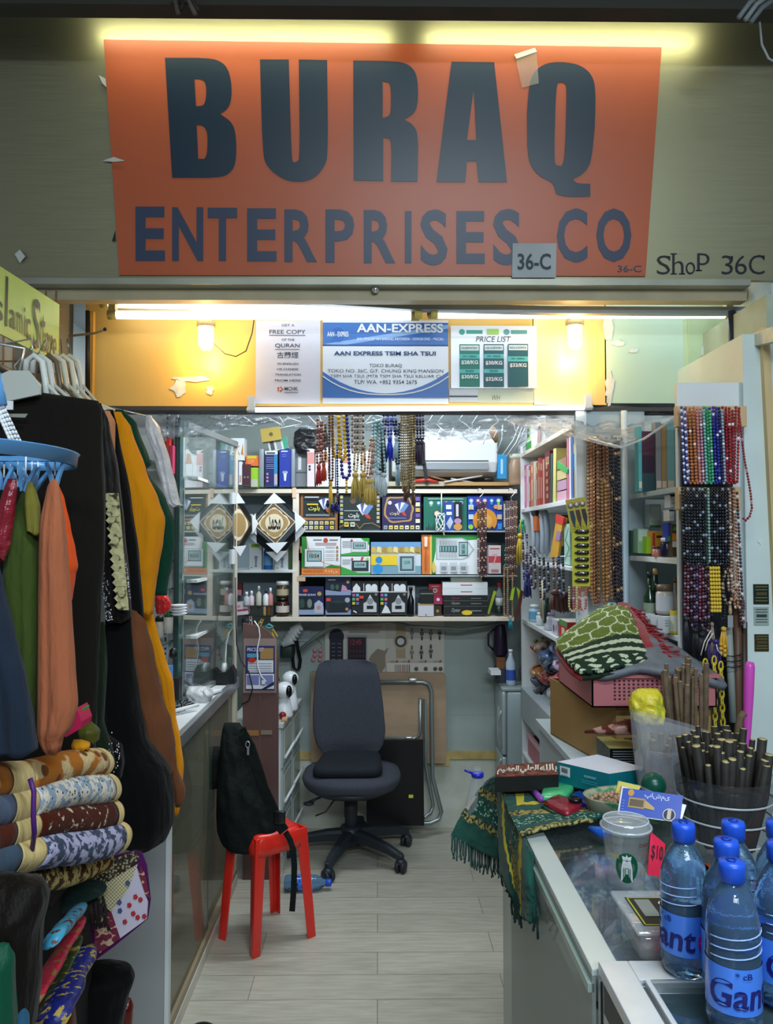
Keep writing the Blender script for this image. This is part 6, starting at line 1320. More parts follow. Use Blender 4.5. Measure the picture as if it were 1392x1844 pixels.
for i,x in enumerate((1151,1160,1164)):bjar(x,1090,2.66-i*.04,1.297,.008,.05,'d4dce0','dfe3e6',('tiny white dropper bottle, left of three','tiny white dropper bottle, middle of three','tiny white dropper bottle, right of three')[i],None,True)
for i,(x,Y,lab)in enumerate(((1152,2.66,'small white ointment box, farthest left in the row'),(1162,2.58,'small white ointment box, second in the row'),(1174,2.52,'small white ointment box with red print in the row'),(1187,2.48,'small white ointment box facing front in the row'))):
 p=W(x,1110,Y);b=B();w=.026;b.M=Matrix.Translation((p.x+.014,Y,1.297))@Matrix.Rotation(.5,4,'Z');b.box(-w/2,w/2+(.02 if i==3 else 0),-.012,.012,0,.052,C('cdd5da',.35));f=Face(b,(-w/2,-.012,0),(w,0,0),(0,0,.052));lines(f,.2,.8,(.75,.6,.45),C('8a90a0' if i!=2 else 'b06068'),.05);obj(b,'ointment_box',lab,'box')
for i in range(3):
 p=W(1214+i*8,1118,2.46);b=B();b.M=Matrix.Translation((p.x,2.46-i*.005,1.297))@Matrix.Rotation(.25,4,'Z');b.box(-.008,.008,-.01,.01,0,.075,C('d0d4c4',.35));b.box(-.0085,.0085,-.0105,.0105,0,.008,C('c8b828'));b.box(-.0085,.0085,-.0105,.0105,.06,.075,C('d0c040'));obj(b,'oil_vial_box',('white and yellow vial box, left of three by the crystal beads','white and yellow vial box, middle of three by the crystal beads','white and yellow vial box, right of three by the crystal beads')[i],'box')
# ================================================================ POSTERS ON THE LINTEL, HANGING BEADS, PLASTIC FILM
def sheet(name,label,px0,px1,py0,py1,Y,base,draw,d=.0015):
 return poster(name,label,'poster',px0,px1,py0,py1,Y,base,draw,d=d)
lav=mat('poster_lilac',(.62,.60,.68),.35,coat=.3)
tx=C('3a3f4c');blu=C('1f62b0',.4)
def quran(f):
 for t,u0,u1,v0,v1 in(('GET A',.40,.60,.925,.955),('FREE COPY',.21,.77,.835,.885),('OF THE',.40,.60,.75,.78),('QURAN',.30,.68,.665,.72),('\u53e4\u862d\u7d93',.33,.66,.545,.62),
('IN ENGLISH',.34,.66,.465,.49),('OR CHINESE',.33,.66,.40,.425),('TRANSLATION',.30,.70,.335,.36),('FROM HERE',.30,.70,.265,.29)):f.text(t,u0,u1,v0,v1,tx,.012)
 f.rect(.21,.77,.815,.822,tx).rect(.30,.68,.645,.652,tx);f.text('MCHK',.45,.66,.155,.20,tx,.02).rect(.45,.66,.125,.14,ink2)
 for k in range(5):a=k*1.26;f.ell(.385+.035*math.cos(a),.17+.022*math.sin(a)*1,.016,C(('b04048','c87038')[k%2]))
sheet('quran_poster','pale lilac poster offering a free copy of the Quran',460,577,577,727,2.893,lav,quran)
def aan(f):
 f.rect(.0,1,.70,.97,blu);f.poly([(.17,.70),(1,.90),(1,.95),(0,.71)],C('7fa6d8'));f.poly([(.30,.70),(1,.90),(1,.70)],blu);f.rect(0,1,.69,.705,C('1a3f80'))
 f.ell(.12,.83,.065,C('2a72c0'));f.ell(.12,.83,.058,C('1f5aa8'));f.text('AAN - EXPRES',.035,.205,.80,.86,wht,.02)
 f.text('AAN-EXPRESS',.27,.96,.85,.955,wht,.025);f.text('JASA PENGIRIMAN BARANG INDONESIA - HONGKONG - MACAU',.27,.96,.745,.79,C('d0dcf0'),.01)
 f.text('AAN EXPRESS TSIM SHA TSUI',.09,.90,.575,.625,C('1c3a6c'),.03)
 f.text('TOKO BURAQ',.37,.63,.43,.475,tx).text('TOKO NO. 36C, G/F, CHUNG KING MANSION',.04,.96,.365,.41,tx).text('TSIM SHA TSUI (MTR TSIM SHA TSUI KELUAR C)',.06,.94,.30,.345,tx).text('TLP/ WA. +852 9354 2675',.25,.75,.235,.28,tx,.004)
 N=14
 f.poly([(0,.06)]+[(i/N,.06)for i in range(1,N+1)]+[(1,.36)]+[(1-i/N,.145+.22*abs(1-2*(i/N))**2.2)for i in range(1,N)]+[(0,.33)],blu)if False else None
 for i in range(N):
  a,c=i/N,(i+1)/N;g=lambda x:.12+.26*abs(1-2*x)**2.0
  f.poly([(a,.07),(c,.07),(c,g(c)),(a,g(a))],blu)
 f.k+=2
 for i in range(N):a,c=i/N,(i+1)/N;h=lambda x:.095+.22*abs(1-2*x)**2.6;f.poly([(a,h(a)),(c,h(c)),(c,h(c)+.016),(a,h(a)+.016)],wht);f.k-=1
sheet('express_poster','white and blue AAN-EXPRESS poster in the middle of the lintel',581,807,577,727,2.890,C('d8dce6',.3),aan)
grn=C('1f7a6a');aqua=C('58b8b8')
def price(f):
 for u,c in((.13,'3a9a88'),(.65,'5a9a9a')):f.ell(u,.90,.035,C(c));f.rect(u+.05,u+.24,.87,.93,C(c))
 f.rect(.42,.56,.86,.95,C('9ac860'));f.text('PRICE LIST',.29,.70,.74,.83,tx,0,.2)
 for k,(u,rows_)in enumerate(((.10,(('$28/KG',.37),('$30/KG',.14))),(.38,(('$30/KG',.36),('$32/KG',.10))),(.66,(('$33/KG',.32),)))):
  w=.235;f.rect(u,u+w,.02,.70,C('1f5a64')if k else grn);f.rect(u+.01,u+w-.01,.60,.68,wht);f.rect(u,u+w,.47 if k<2 else .42,.54 if k<2 else .50,aqua)
  if k<2:f.rect(u,u+w,.235,.30,aqua)
  f.text(('CAUSEWAYBAY','LUAR CAUSEWAYBAY','PALPUL SO KOWOON')[k],u+.02,u+w-.02,.62,.66,grn,.02);f.text('DRY / KERING',u+.04,u+w-.04,.49 if k<2 else .45,.52 if k<2 else .48,C('1c5a5a'),.02)
  for t,v in rows_:f.text(t,u+.02,u+w-.02,v,v+.07,wht,.03)
  if k<2:f.text('FROZEN',u+.07,u+w-.07,.255,.285,C('1c5a5a'),.02)
sheet('price_poster','laminated price list poster with three green columns',812,966,587,699,2.888,mat('poster_pale',(.72,.74,.80),.3,coat=.4),price)
b=B();A=W(809,724,2.894);Z=W(860,700,2.894);b.box(A.x,Z.x,2.892,2.896,A.z,Z.z,C('c8ccd0'));b.box(A.x,Z.x,2.891,2.892,A.z+.018,A.z+.024,C('4a4e54'));obj(b,'curtain_rail','white rail stub between the blue poster and the price list','rail')
b=B();A=W(857,725,2.895);Z=W(960,590,2.895);b.box(A.x,Z.x,2.894,2.896,A.z,Z.z,C('c4c8b0'));f=Face(b,(A.x,2.894,A.z),(Z.x-A.x,0,0),(0,0,Z.z-A.z));f.text('WH',.28,.42,.03,.10,C('6a6450'),0,.3);obj(b,'backing_paper','pale paper marked WH showing under the price list','paper')
# tassel beads under the lintel
YH=3.12
def hb(x,y0,y1,w,c,r,lab,group=None,c2=None,tas=None,lean=0,every=6,Y=YH):return bead_thing('prayer_beads',lab,x,y0,y1,w,Y,r,bm_(c),group,bm_(c2)if c2 else None,tas,lean,every)
hb(575,756,832,3,'7a2a24',.0065,'dark red speckled prayer beads with a red tassel, left of two',None,'c08a70',(38,12,bm_('b8242c',.6),14),-1,2)
hb(583,760,828,3,'5a3028',.0065,'brown prayer beads with an orange red tassel, right of two',None,'a86a50',(34,10,bm_('c84428',.6),14),0,3)
hb(603,745,815,6,'e0b024',.0092,'large bright yellow prayer beads, left loop',None,'d8a820',None,4)
hb(614,745,820,5,'e0b428',.0092,'large bright yellow prayer beads, right loop',None,'d8a820',None,3)
hb(596,745,862,3,'6a3a2c',.0062,'reddish brown prayer beads left of the yellow ones',None,'8a5a44',(60,8,bm_('e0b838',.5),8),0)
hb(617,745,852,7,'2a2288',.0085,'violet blue prayer beads wrapped round the yellow ones',None,'241c78',None,6)
hb(600,800,900,7,'242a7c',.0055,'small blue prayer beads hanging lowest with dark blue drops',None,'8a90b0',(18,10,bm_('1c2470',.3),8),1)
b=B()
for i,(x,y)in enumerate(((590,915),(598,922),(606,918),(609,925))):b.lathe([(.001,0),(.008,.012),(.004,.03),(.001,.034)],W(x,y,YH-.02),bm_('1a2068',.2),8)
b.build('pendant',bpy.data.objects['prayer_beads.006']if 'prayer_beads.006' in bpy.data.objects else None)
strand('prayer_beads','string of small yellow beads hanging straight below the large yellow ones','prayer beads',[W(624,860,YH),W(624,888,YH)],.006,bm_('d8b030'))
for i in range(4):hb(644+(i-1.5)*5,744,812,2.4,('8a7060','6a3a38','b0a08c','5a3030')[i],.006,('striped tan and white prayer beads in the second cluster','maroon banded prayer beads in the second cluster','cream banded prayer beads in the second cluster','dark plum prayer beads in the second cluster')[i],'second cluster under the lintel','d0c8bc',None,every=2)
hb(643,800,846,3,'c8b488',.006,'cream prayer beads with a golden tassel, left of two',None,'4a2420',(50,18,bm_('d0b45c',.55),22),-3,8)
hb(654,800,846,3,'b8a070',.006,'tan prayer beads with a golden tassel, right of two',None,'4a2420',(44,18,bm_('ccae58',.55),22),0,8)
for i in range(2):hb(670+i*5,792,858,2.5,'a86848',.006,('orange brown ridged prayer beads, left strand by the white tassels','orange brown ridged prayer beads, right strand by the white tassels')[i],None,'d8b8a0',(46,22,bm_('d8b860',.5),24),-7,2)
for i in range(3):hb(680+(i-1)*5,755+i*3,838+i*4,2.6,'98b8bc',.0075,('pale aqua prayer beads with a white tassel, left of three','pale aqua prayer beads with a white tassel, middle of three','pale aqua prayer beads with a white tassel, right of three')[i],None,'c8dce0',(44,16,bm_('c8d4d8',.4),22),-2+4*i)
for i in range(3):hb(701+(i-1)*7,742,782,2.6,('1c1e38','2a34a0','1c2050')[i],.0068,('near black glossy prayer beads by the aqua ones','royal blue glossy prayer beads in the third cluster','navy glossy prayer beads in the third cluster')[i],None,'a0a8d8',(44,12,bm_(('14161c','1c34b8','b0c4cc')[i],.5),18),-4+5*i,3)
hb(688,790,815,4,'14161c',.006,'black feathery prayer beads between the aqua and blue clusters',None,None,(36,14,bm_('12141a',.7),20),0)
hb(716,760,832,3,'1c3034',.006,'dark green prayer beads left of the tan bunch',None,'3a5a60',(40,9,bm_('8aa8b8',.5),10),0)
for i in range(6):hb(724+i*4.2,742,866+(i*7)%20,2,('a08a60','b0986c','8a7450')[i%3],.0056,'thin tan wooden prayer beads in the long bunch under the lintel','long tan bunch under the lintel','c8b48c',(26,8,bm_('5a4030',.6),8)if i%2 else None,1-i*.4,7)
hb(727,850,880,5,'9a8458',.005,'small tan bead loop turned outward at the foot of the long tan bunch',None,'c8b48c',None,3)
for i in range(3):hb(748+i*5.5,744,788,2.5,'2a1c38',.0062,('dark purple prayer beads in the right cluster, left strand','dark purple prayer beads in the right cluster, middle strand','dark purple prayer beads in the right cluster, right strand')[i],None,'9088a8',(44,10,bm_('3a2c40',.6),12),1,3)
b=B();b.tube([W(455,748,3.12),W(700,746,3.12),W(1050,742,3.12),W(1215,742,3.1)],.003,alu,8);b.tube([W(420,744,3.3),W(1010,744,3.3)],.002,alu,6);b.tube([W(420,744,3.3),W(455,748,3.12)],.002,alu,6);obj(b,'hanging_wire','thin metal wire under the lintel carrying the prayer beads','wire')
# white plastic hangers and wire hooks
def hook_hanger(x,y,s,rot,lab,Y=3.3):
 c=W(x,y,Y);k=Y/F*s;b=B();b.M=Matrix.Translation(c)@Matrix.Rotation(rot,4,'Y')
 b.tube([(-22*k,0,-8*k),(0,0,5*k),(22*k,0,-8*k),(18*k,0,-11*k),(-18*k,0,-11*k)],.0022,wht,6,loop=True);b.tube([(0,0,5*k),(0,0,11*k),(4*k,0,14*k),(7*k,0,10*k)],.0018,wht,6);obj(b,'small_hanger',lab,'hanger')
for i,a in enumerate(((438,755,1.0,.1,'small white hanger under the left end of the lintel tube'),(520,757,1.0,-.2,'small white hanger left of the red tasselled beads'),(500,752,.8,.5,'tilted small white hanger above the yellow box'),(572,752,.9,.8,'white hanger hook above the dark red beads'),(672,750,.8,-.3,'small white hanger behind the aqua beads'))):hook_hanger(*a)
rr=random.Random(21)
places=('above the air conditioner left end','above the air conditioner middle','above the air conditioner right end','over the light blue slim box','above the white packet on the side unit','above the upper booklets','left of the brown bead bunch','over the wall behind the tan beads')
for i in range(8):
 x=(800,835,862,890,925,960,1000,780)[i];b=B();y=750;P=[W(x,745,3.3)];xx_=x
 for q in range(5):xx_+=rr.uniform(-16,16);y+=rr.uniform(4,13);P.append(W(xx_,y,3.3+rr.uniform(-.05,.05)))
 b.tube(P,.0015,offw,6);b.tube([P[3],P[3]+Vector((.03,.01,-.02)),P[3]+Vector((.045,.01,.01))],.0013,offw,6);obj(b,'plastic_tie','white twisted plastic tie dangling '+places[i],'tie')
for i,(x0,y0,x1,y1)in enumerate(((905,820,935,765),(912,822,940,770),(920,820,950,760),(895,815,905,765))):
 b=B();b.tube([W(x0,y0,3.9),W(lerp(x0,x1,.5)+4,lerp(y0,y1,.5),3.85),W(x1,y1,3.8)],.003,wht,6);obj(b,'white_stick',('white hanger arm leaning over the light blue box','second white hanger arm leaning beside the first','third white hanger arm reaching highest','thin white arm nearest the air conditioner')[i],'hanger')
b=B();drape(b,[(768,886,890),(776,880,894),(786,884,897),(796,890,896)],3.6,.02,C('8a6a44'),folds=3,famp=.3,seg=20,n=8,seed=2);obj(b,'cardboard_scrap','brown cardboard scrap dangling above the air conditioner right end','scrap')
# crumpled clear plastic film across the opening top
def film_mat():
 m=bpy.data.materials.new('clear_film');m.use_nodes=True;nt=m.node_tree;nt.nodes.clear();out=nt.nodes.new('ShaderNodeOutputMaterial')
 tr=nt.nodes.new('ShaderNodeBsdfTransparent');gl=nt.nodes.new('ShaderNodeBsdfGlossy');gl.inputs[1].default_value=.16;di=nt.nodes.new('ShaderNodeBsdfDiffuse');di.inputs[0].default_value=(.45,.52,.62,1)
 tc=nt.nodes.new('ShaderNodeTexCoord');mp=nt.nodes.new('ShaderNodeMapping');mp.inputs['Scale'].default_value=(1,1,3.5);n=nt.nodes.new('ShaderNodeTexNoise');n.inputs['Scale'].default_value=11;n.inputs['Detail'].default_value=8;n.inputs['Distortion'].default_value=1.5
 nt.links.new(tc.outputs['Object'],mp.inputs[0]);nt.links.new(mp.outputs[0],n.inputs['Vector']);bn=nt.nodes.new('ShaderNodeBump');bn.inputs['Strength'].default_value=1;bn.inputs['Distance'].default_value=.04
 nt.links.new(n.outputs['Fac'],bn.inputs['Height']);nt.links.new(bn.outputs[0],gl.inputs['Normal'])
 a=nt.nodes.new('ShaderNodeMixShader');a.inputs[0].default_value=.5;nt.links.new(di.outputs[0],a.inputs[1]);nt.links.new(gl.outputs[0],a.inputs[2])
 r=nt.nodes.new('ShaderNodeValToRGB');r.color_ramp.elements[0].position=.42;r.color_ramp.elements[0].color=(.10,.10,.10,1);r.color_ramp.elements[1].position=.66;r.color_ramp.elements[1].color=(.55,.55,.55,1);nt.links.new(n.outputs['Fac'],r.inputs[0])
 m2=nt.nodes.new('ShaderNodeMixShader');nt.links.new(r.outputs[0],m2.inputs[0]);nt.links.new(tr.outputs[0],m2.inputs[1]);nt.links.new(a.outputs[0],m2.inputs[2]);nt.links.new(m2.outputs[0],out.inputs[0]);return m
FILM=film_mat()
def film(label,top,bot,Y,dY,seed,n=60,m=14):
 b=B();V=[]
 for i in range(n+1):
  u=i/n;xt,yt=interp([(k/(len(top)-1),*p)for k,p in enumerate(top)],u);xb,yb_=interp([(k/(len(bot)-1),*p)for k,p in enumerate(bot)],u)
  for j in range(m+1):
   v=j/m;sag=math.sin(v*math.pi)*.03;nz=pnoise(Vector((u*9+seed,v*4,0)))*.05+pnoise(Vector((u*30,v*9+seed,2)))*.02
   V.append(tuple(W(lerp(xt,xb,v),lerp(yt,yb_,v),Y+dY*v+nz+sag)))
 fs=[(i*(m+1)+j,(i+1)*(m+1)+j,(i+1)*(m+1)+j+1,i*(m+1)+j+1)for i in range(n)for j in range(m)]
 b.norecalc=True;b.add(V,fs,FILM,True);return obj(b,'plastic_film',label,'plastic sheet',solid=.0006)
film('crumpled clear plastic film hanging under the left end of the lintel',[(282,738),(380,738),(450,742),(530,742)],[(284,790),(330,786),(390,778),(540,752)],2.98,.03,1)
film('crumpled clear plastic film spanning above the air conditioner',[(540,742),(700,742),(850,740),(1000,738)],[(530,772),(700,778),(830,798),(1000,775)],3.35,.25,4)
film('crumpled clear plastic film hanging over the right side shelves',[(920,740),(1020,738),(1120,735),(1228,735)],[(915,765),(1010,782),(1110,808),(1215,760)],3.02,-.35,8)
b=B();b.tube([W(1060,790,2.7),W(1120,806,2.62),W(1160,790,2.6),W(1222,748,2.5)],.004,glassmat('clear_strip',(.8,.84,.88),.1,.4),8);obj(b,'film_edge','twisted plastic strip edge tied from the film to the bead rack','plastic sheet')
# grey iron frame bits at the top corners of the view
t=T('wire_bundle','bundle of pale plastic cords at the top right corner','wires',W(1360,20,2.1))
for i,q in enumerate((((1330,32),(1350,5),(1370,-10)),((1342,36),(1362,8),(1385,-8)),((1352,40),(1372,14),(1398,-4)),((1368,40),(1372,80),(1384,105),(1396,112)))):
 b=B();b.tube([W(x,y,2.1)for x,y in q],.007 if i<3 else .003,C(('8a949c','9aa4a8','7a8288','b0b8bc')[i],.4),8);b.build('cord',t)
t=T('rope_knot','dark knotted rope ends hanging over the top of the sign','rope',W(335,5,2.15))
for i,q in enumerate((((312,-8),(318,12),(321,26)),((322,-8),(330,10),(324,18)),((335,-8),(345,12),(352,26)),((345,-8),(350,8),(357,20)))):
 b=B();b.tube([W(x,y,2.15)for x,y in q],.007,C(('5a5248','2a2826','6a645a','3a3630')[i],.8),8);b.build('cord',t)
# ================================================================ GARMENTS AND CLOTHS AT THE LEFT
def cloth(name,col,var=.25,rough=.9,scale=6,bump=.45,bscale=16,sheen=.05,**k):
 k.setdefault('stretch',(1,1,.22));k.setdefault('bdist',.05);return mat('cloth_'+name,srgb(col),rough,var=var,scale=scale,bump=bump,bscale=bscale,sheen=sheen,spec=.15,**k)
GG='garments on the left rail'
def garment(label,rows,Y,depth,m,name='garment',folds=4,famp=.3,seed=0,parent=None,cat='garment',**k):
 b=B();drape(b,rows,Y,depth,m,folds=folds,famp=famp,seg=72,n=44,seed=seed,**k)
 if parent:return b.build(name,parent)
 return obj(b,name,label,cat,GG)
# the rail and sign
b=B();b.tube([(-.93,.9,2.02),(-.93,2.62,2.02)],.011,mat('dark_pipe',(.06,.07,.09),.3,metal=.6),10);obj(b,'clothes_rail','dark round rail running back above the hanging garments','rail')
sgn=T('cardboard_sign','yellow green board sign lettered Islamic Store over the garments','sign',(-1.0,2.05,2.14))
b=B();ysg=mat('sign_lime',(.42,.60,.14),.5,var=.12,scale=4)
b.prism([(-1.0,1.45,2.135),(-1.0,2.41,2.147),(-1.0,2.41,2.335),(-1.0,1.45,2.30)],(-.006,0,0),ysg);b.build('board',sgn)
b=B();b.norecalc=True;f=Face(b,(-.9992,1.45,2.135),(0,.96,0),(0,0,.18));bk_=C('1a1c10')
yf=lambda px:(WX(px,600,-1.0).y-1.45)/.96
for ch,x0,x1,v0,v1 in(('I',-92,-80,.25,.85),('s',-14,4,.22,.52),('l',8,12,.2,.95),('a',16,26,.22,.50),('m',28,38,.22,.52),('i',41,43,.20,.66),('c',45,53,.20,.52),('S',57,70,.10,.92),('t',72,79,.12,.74),('o',79,86,.14,.48),('r',87,92,.14,.48),('e',92,99,.08,.46)):f.text(ch,yf(x0),yf(x1),v0,v1,bk_,.004)
b.build('lettering',sgn)
# wire grid panel behind
b=B();gm=mat('rusty_wire',(.42,.26,.14),.5,metal=.4)
for i in range(7):x=-1.30+i*.035;b.tube([(x,2.60,1.7),(x,2.60,2.44)],.003,gm,5)
for i in range(12):z=1.72+i*.06;b.tube([(-1.31,2.604,z),(-1.07,2.604,z)],.003,gm,5)
obj(b,'wire_grid','rusty wire grid panel behind the lime sign','grid')
b=B();b.tube([W(125,605,2.58),W(170,600,2.45),W(188,594,2.40)],.004,gm,6);b.sphere(W(189,593,2.40),.006,C('1a1a1a'),8,6);obj(b,'grid_hook','straight hook sticking out from the wire grid','hook')
# hangers
def hanger(x,y,Y,c,label):
 p=W(x,y,Y);b=B();m=C(c,.35)
 b.tube([(-.93,Y,2.03),(-.945,Y,2.045),(-.925,Y,2.05),(-.91,Y,2.03),(p.x+.01,Y,2.0),(p.x,Y,p.z)],.0028,alu,6)
 b.prism([(p.x-.02,Y-.004,p.z),(p.x+.02,Y-.004,p.z),(p.x+.045,Y-.004,p.z-.030),(p.x+.045,Y-.004,p.z-.05),(p.x+.0,Y-.004,p.z-.06),(p.x-.19,Y-.004,p.z-.10),(p.x-.19,Y-.004,p.z-.075)],(0,.008,0),m)
 return obj(b,'clothes_hanger',label,'hanger','plastic clothes hangers')
hanger(35,668,1.62,'b8bcb4','large pale grey plastic hanger holding the front black abaya')
for i,(x,Y,c,nm,gx,gy)in enumerate(((60,1.80,'d8dcd4','white',160,725),(72,1.98,'d4d4cc','off white',178,730),(86,2.06,'6a5a44','brown',190,742),(98,2.16,'d8d0b8','cream',196,742),(112,2.30,'e0d8c0','pale ivory',206,745),(124,2.45,'d8d4c4','bone white',213,742))):
 b=B();p=W(x,640,Y);m=C(c,.35);pts=[W(x-14,672,Y),W(x-12,650,Y),W(x+2,640,Y),W(x+16,652,Y),W(x+22,690,Y),W(x+24,720,Y)]
 b.tube(pts,.0075,m,8);b.tube([W(x,641,Y),W(x-3,610,Y),(-.935,Y,2.045),(-.93,Y,2.03)],.002,alu,5);b.tube([W(x+22,690,Y),W(lerp(x,gx,.6),728,Y),W(gx,gy,Y)],.005,m,6);obj(b,'clothes_hanger','%s curved hanger neck showing under the lime sign'%nm,'hanger','plastic clothes hangers')
# garments, back to front
b=B();drape(b,[(748,262,272),(770,262,288),(830,280,306),(880,292,318),(905,298,322),(912,305,330)],2.62,.05,mat('clear_wrap_white',(.66,.64,.66),.2,var=.15,scale=20,bump=.7,bscale=40),folds=4,famp=.3,seg=48,n=30,seed=6,wrinkle=.2);b.tube([W(267,750,2.62),(-.93,2.6,2.05),(-.93,2.6,2.02)],.002,alu,5);obj(b,'wrapped_shirt','white shirt in clear plastic hanging behind the green sleeve','garment',GG)
garment('dark green shirt whose long sleeve bulges behind the mustard one',[(738,205,222),(760,208,245),(838,232,271),(845,230,262),(900,235,298),(940,240,313),(980,242,314),(1020,250,309),(1045,262,303),(1070,272,300)],2.45,.10,cloth('green','0f4030'),seed=1,folds=2)
garment('mustard yellow sweatshirt with a gathered cuff in the left row',[(742,196,218),(770,200,236),(850,208,262),(900,212,284),(935,214,296),(975,220,292),(1020,228,284),(1050,240,280),(1068,246,278),(1085,252,276),(1105,254,275)],2.30,.10,cloth('mustard','d88a10',var=.12),seed=2,folds=2)
garment('long mustard garment showing along the right edge of the row to the counter',[(1105,250,276),(1140,262,284),(1180,275,296),(1230,290,312),(1290,300,316),(1330,306,324),(1380,312,330),(1440,312,326),(1466,314,322)],2.36,.08,cloth('mustard','d88a10'),seed=3,folds=2)
garment('black garment with a narrow shoulder between the peach and mustard ones',[(738,188,204),(770,190,212),(900,205,236),(1000,222,250),(1110,232,258),(1130,240,260)],2.16,.08,cloth('black2','0c0a0b'),seed=4,folds=3)
garment('peach garment showing only a rounded shoulder behind the lace abaya',[(740,186,198),(760,186,207),(800,190,207),(840,195,207)],2.06,.06,cloth('peach','c08058',var=.1),seed=5,folds=1)
br=garment('brown long garment with a hanging sleeve end above the black bag',[(1098,228,244),(1120,212,262),(1180,212,275),(1260,235,290),(1300,245,306),(1345,248,314),(1370,252,313),(1390,256,314),(1399,268,306)],2.14,.10,cloth('brown','6a4028',var=.12),seed=7,folds=3)
b=B();drape(b,[(1330,303,314),(1380,306,318),(1420,312,333),(1440,314,332),(1450,316,326)],2.15,.05,cloth('brown','6a4028'),folds=2,seg=40,n=20,seed=2);b.build('sleeve',br)
la=garment('black lace abaya with a cream scalloped trim down its sleeve',[(726,176,182),(760,174,196),(850,176,212),(950,180,222),(1050,188,232),(1108,192,236),(1118,196,232)],1.98,.08,cloth('blacklace','181412',var=.5,scale=60,rough=.5),seed=8,folds=3)
# scalloped trim: band with lobes on its left edge
b=B();tm=mat('lace_trim',srgb('c8c08c'),.7,col2=srgb('3a3420'),tex='voronoi',scale=75,thr=(.60,.85),bump=.4,bscale=55);n=15;Yt=1.925
for i in range(n):
 t0=i/n;y=lerp(888,1098,t0);xl=lerp(190,212,t0);xr=lerp(212,231,t0)
 pts=[W(xr,y,Yt),W(xr+1.5,y+14.6,Yt),W(xl+3,y+14.6,Yt),W(xl-2,y+9,Yt),W(xl-4,y+7,Yt),W(xl-1,y+4,Yt),W(xl+2,y,Yt)]
 b.prism(pts,(0,.006,0),tm)
b.build('lace_trim',la)
b=B();rr=random.Random(4)
for i in range(110):
 t0=rr.random()**.6;b.bead(W(lerp(184,198,t0)+rr.uniform(-7,5),lerp(1000,1118,t0),1.925),.0016,mat('sequin',(.7,.7,.8),.12,metal=1))
for i in range(60):t0=rr.random();b.bead(W(lerp(226,234,t0)+rr.uniform(-1.2,1.2),lerp(1010,1078,t0),1.925),.0016,MATS['sequin'])
sq_=b.build('sequins',la);sq_['kind']='stuff'
garment('front black velvet abaya on the large pale grey hanger',[(706,-40,70),(711,-60,150),(718,-80,176),(740,-80,183),(800,-90,184),(900,-90,188),(1000,-90,186),(1080,-90,180),(1200,-95,176),(1320,-95,172),(1385,-95,168)],1.66,.10,cloth('blackvelvet','15120e',var=.35,scale=3),seed=9,folds=5)
b=B();p=W(23,732,1.60);b.box(p.x-.007,p.x+.007,1.585,1.588,p.z-.009,p.z+.009,wht);p=W(30,746,1.60);b.prism([W(14,745,1.60),W(50,745,1.60),W(45,752,1.60),W(15,751,1.60)],(0,.002,0),C('8a8c84'));obj(b,'garment_label','small white size label at the neck of the front black abaya','label')
garment('large black garment bulging at the bottom of the row above the grey panel',[(1110,190,236),(1180,186,240),(1260,180,250),(1330,184,262),(1400,190,306),(1440,194,312),(1480,200,312),(1508,212,302),(1524,232,282),(1530,246,268)],2.0,.20,cloth('black3','060808',var=.3),seed=10,folds=3,sq=2.2)
garment('dark olive scarf hanging beside the black abaya down to the rolls',[(1120,150,188),(1200,150,192),(1300,145,186),(1350,150,200),(1380,170,206)],1.76,.07,cloth('darkolive','10200f'),seed=11,folds=3)
b=B();rr=random.Random(8);sm=mat('sequin',(.7,.7,.8),.12,metal=1)
for i in range(26):b.bead(W(206+rr.gauss(0,7),1350+rr.gauss(0,13),1.72),.0022,sm)
b.build('rhinestones',garment('black beaded cloth end with small rhinestones by the rolled rugs',[(1322,170,196),(1345,178,218),(1375,186,222),(1400,190,218)],1.80,.06,cloth('black3','060808'),seed=12,folds=3,name='beaded_cloth'))
# red crumpled bag, cups and boxes in the open bay of the cabinet
b=B();drape(b,[(1068,280,296),(1080,279,306),(1095,280,308),(1105,282,298)],2.8,.05,mat('red_plastic',(.70,.02,.02),.2,bump=.8,bscale=60),folds=4,famp=.4,seg=36,n=12,seed=3,wrinkle=.4);obj(b,'plastic_bag','crumpled red plastic bag on a glass shelf below the green cuff','bag')
for i,(x0,x1,y0,y1,c,nm)in enumerate(((286,292,795,835,'d8b838','yellow'),(293,299,795,852,'a02028','dark red'),(299,305,788,852,'d83a30','bright red'),(305,311,802,852,'c83a60','pink red'))):carton('%s box on the top glass shelf of the open bay'%nm,x0,x1,y0,y1,3.0,.06,C(c))
for i,(x,y)in enumerate(((287,1148),(303,1140))):
 p=W(x,y,2.9);b=B();b.lathe([(.016,0),(.018,.06),(.0165,.06),(.015,.004)],p,C('c8c4bc'),18);b.sphere(p+Vector((.0,0,.066)),.017,C(('16301e','0f5a34')[i],.5),12,8);obj(b,'spool_cup',('white cup of dark green thread at the garment edge','white cup of bright green thread by the cabinet post')[i],'cup')
b=B();
for k in range(4):b.lathe([(.02,0),(.03,.006),(.03,.009),(.02,.004)],W(322,1108-k*5,2.9),wht,18)
obj(b,'saucer_pile','small pile of white ribbed saucers beside the red plastic bag','dishes')
carton('blue packet at the foot of the open bay beside the mustard garment',296,308,1200,1228,2.9,.03,C('4a90d8'))
carton('black box low in the open bay beside the cabinet post',308,322,1222,1262,2.95,.05,C('14161a'))
for k,(x,y,c)in enumerate(((325,1108,'dfe0dc'),(312,1185,'16181a'))):
 b=B();b.lathe([(.012,0),(.016,.01),(.014,.03),(.004,.04)],W(x,y,2.95),C(c,.4),14);obj(b,'small_pot',('white knob pot on the glass shelf near the upright','black capped pot on the lower shelf of the open bay')[k],'pot')
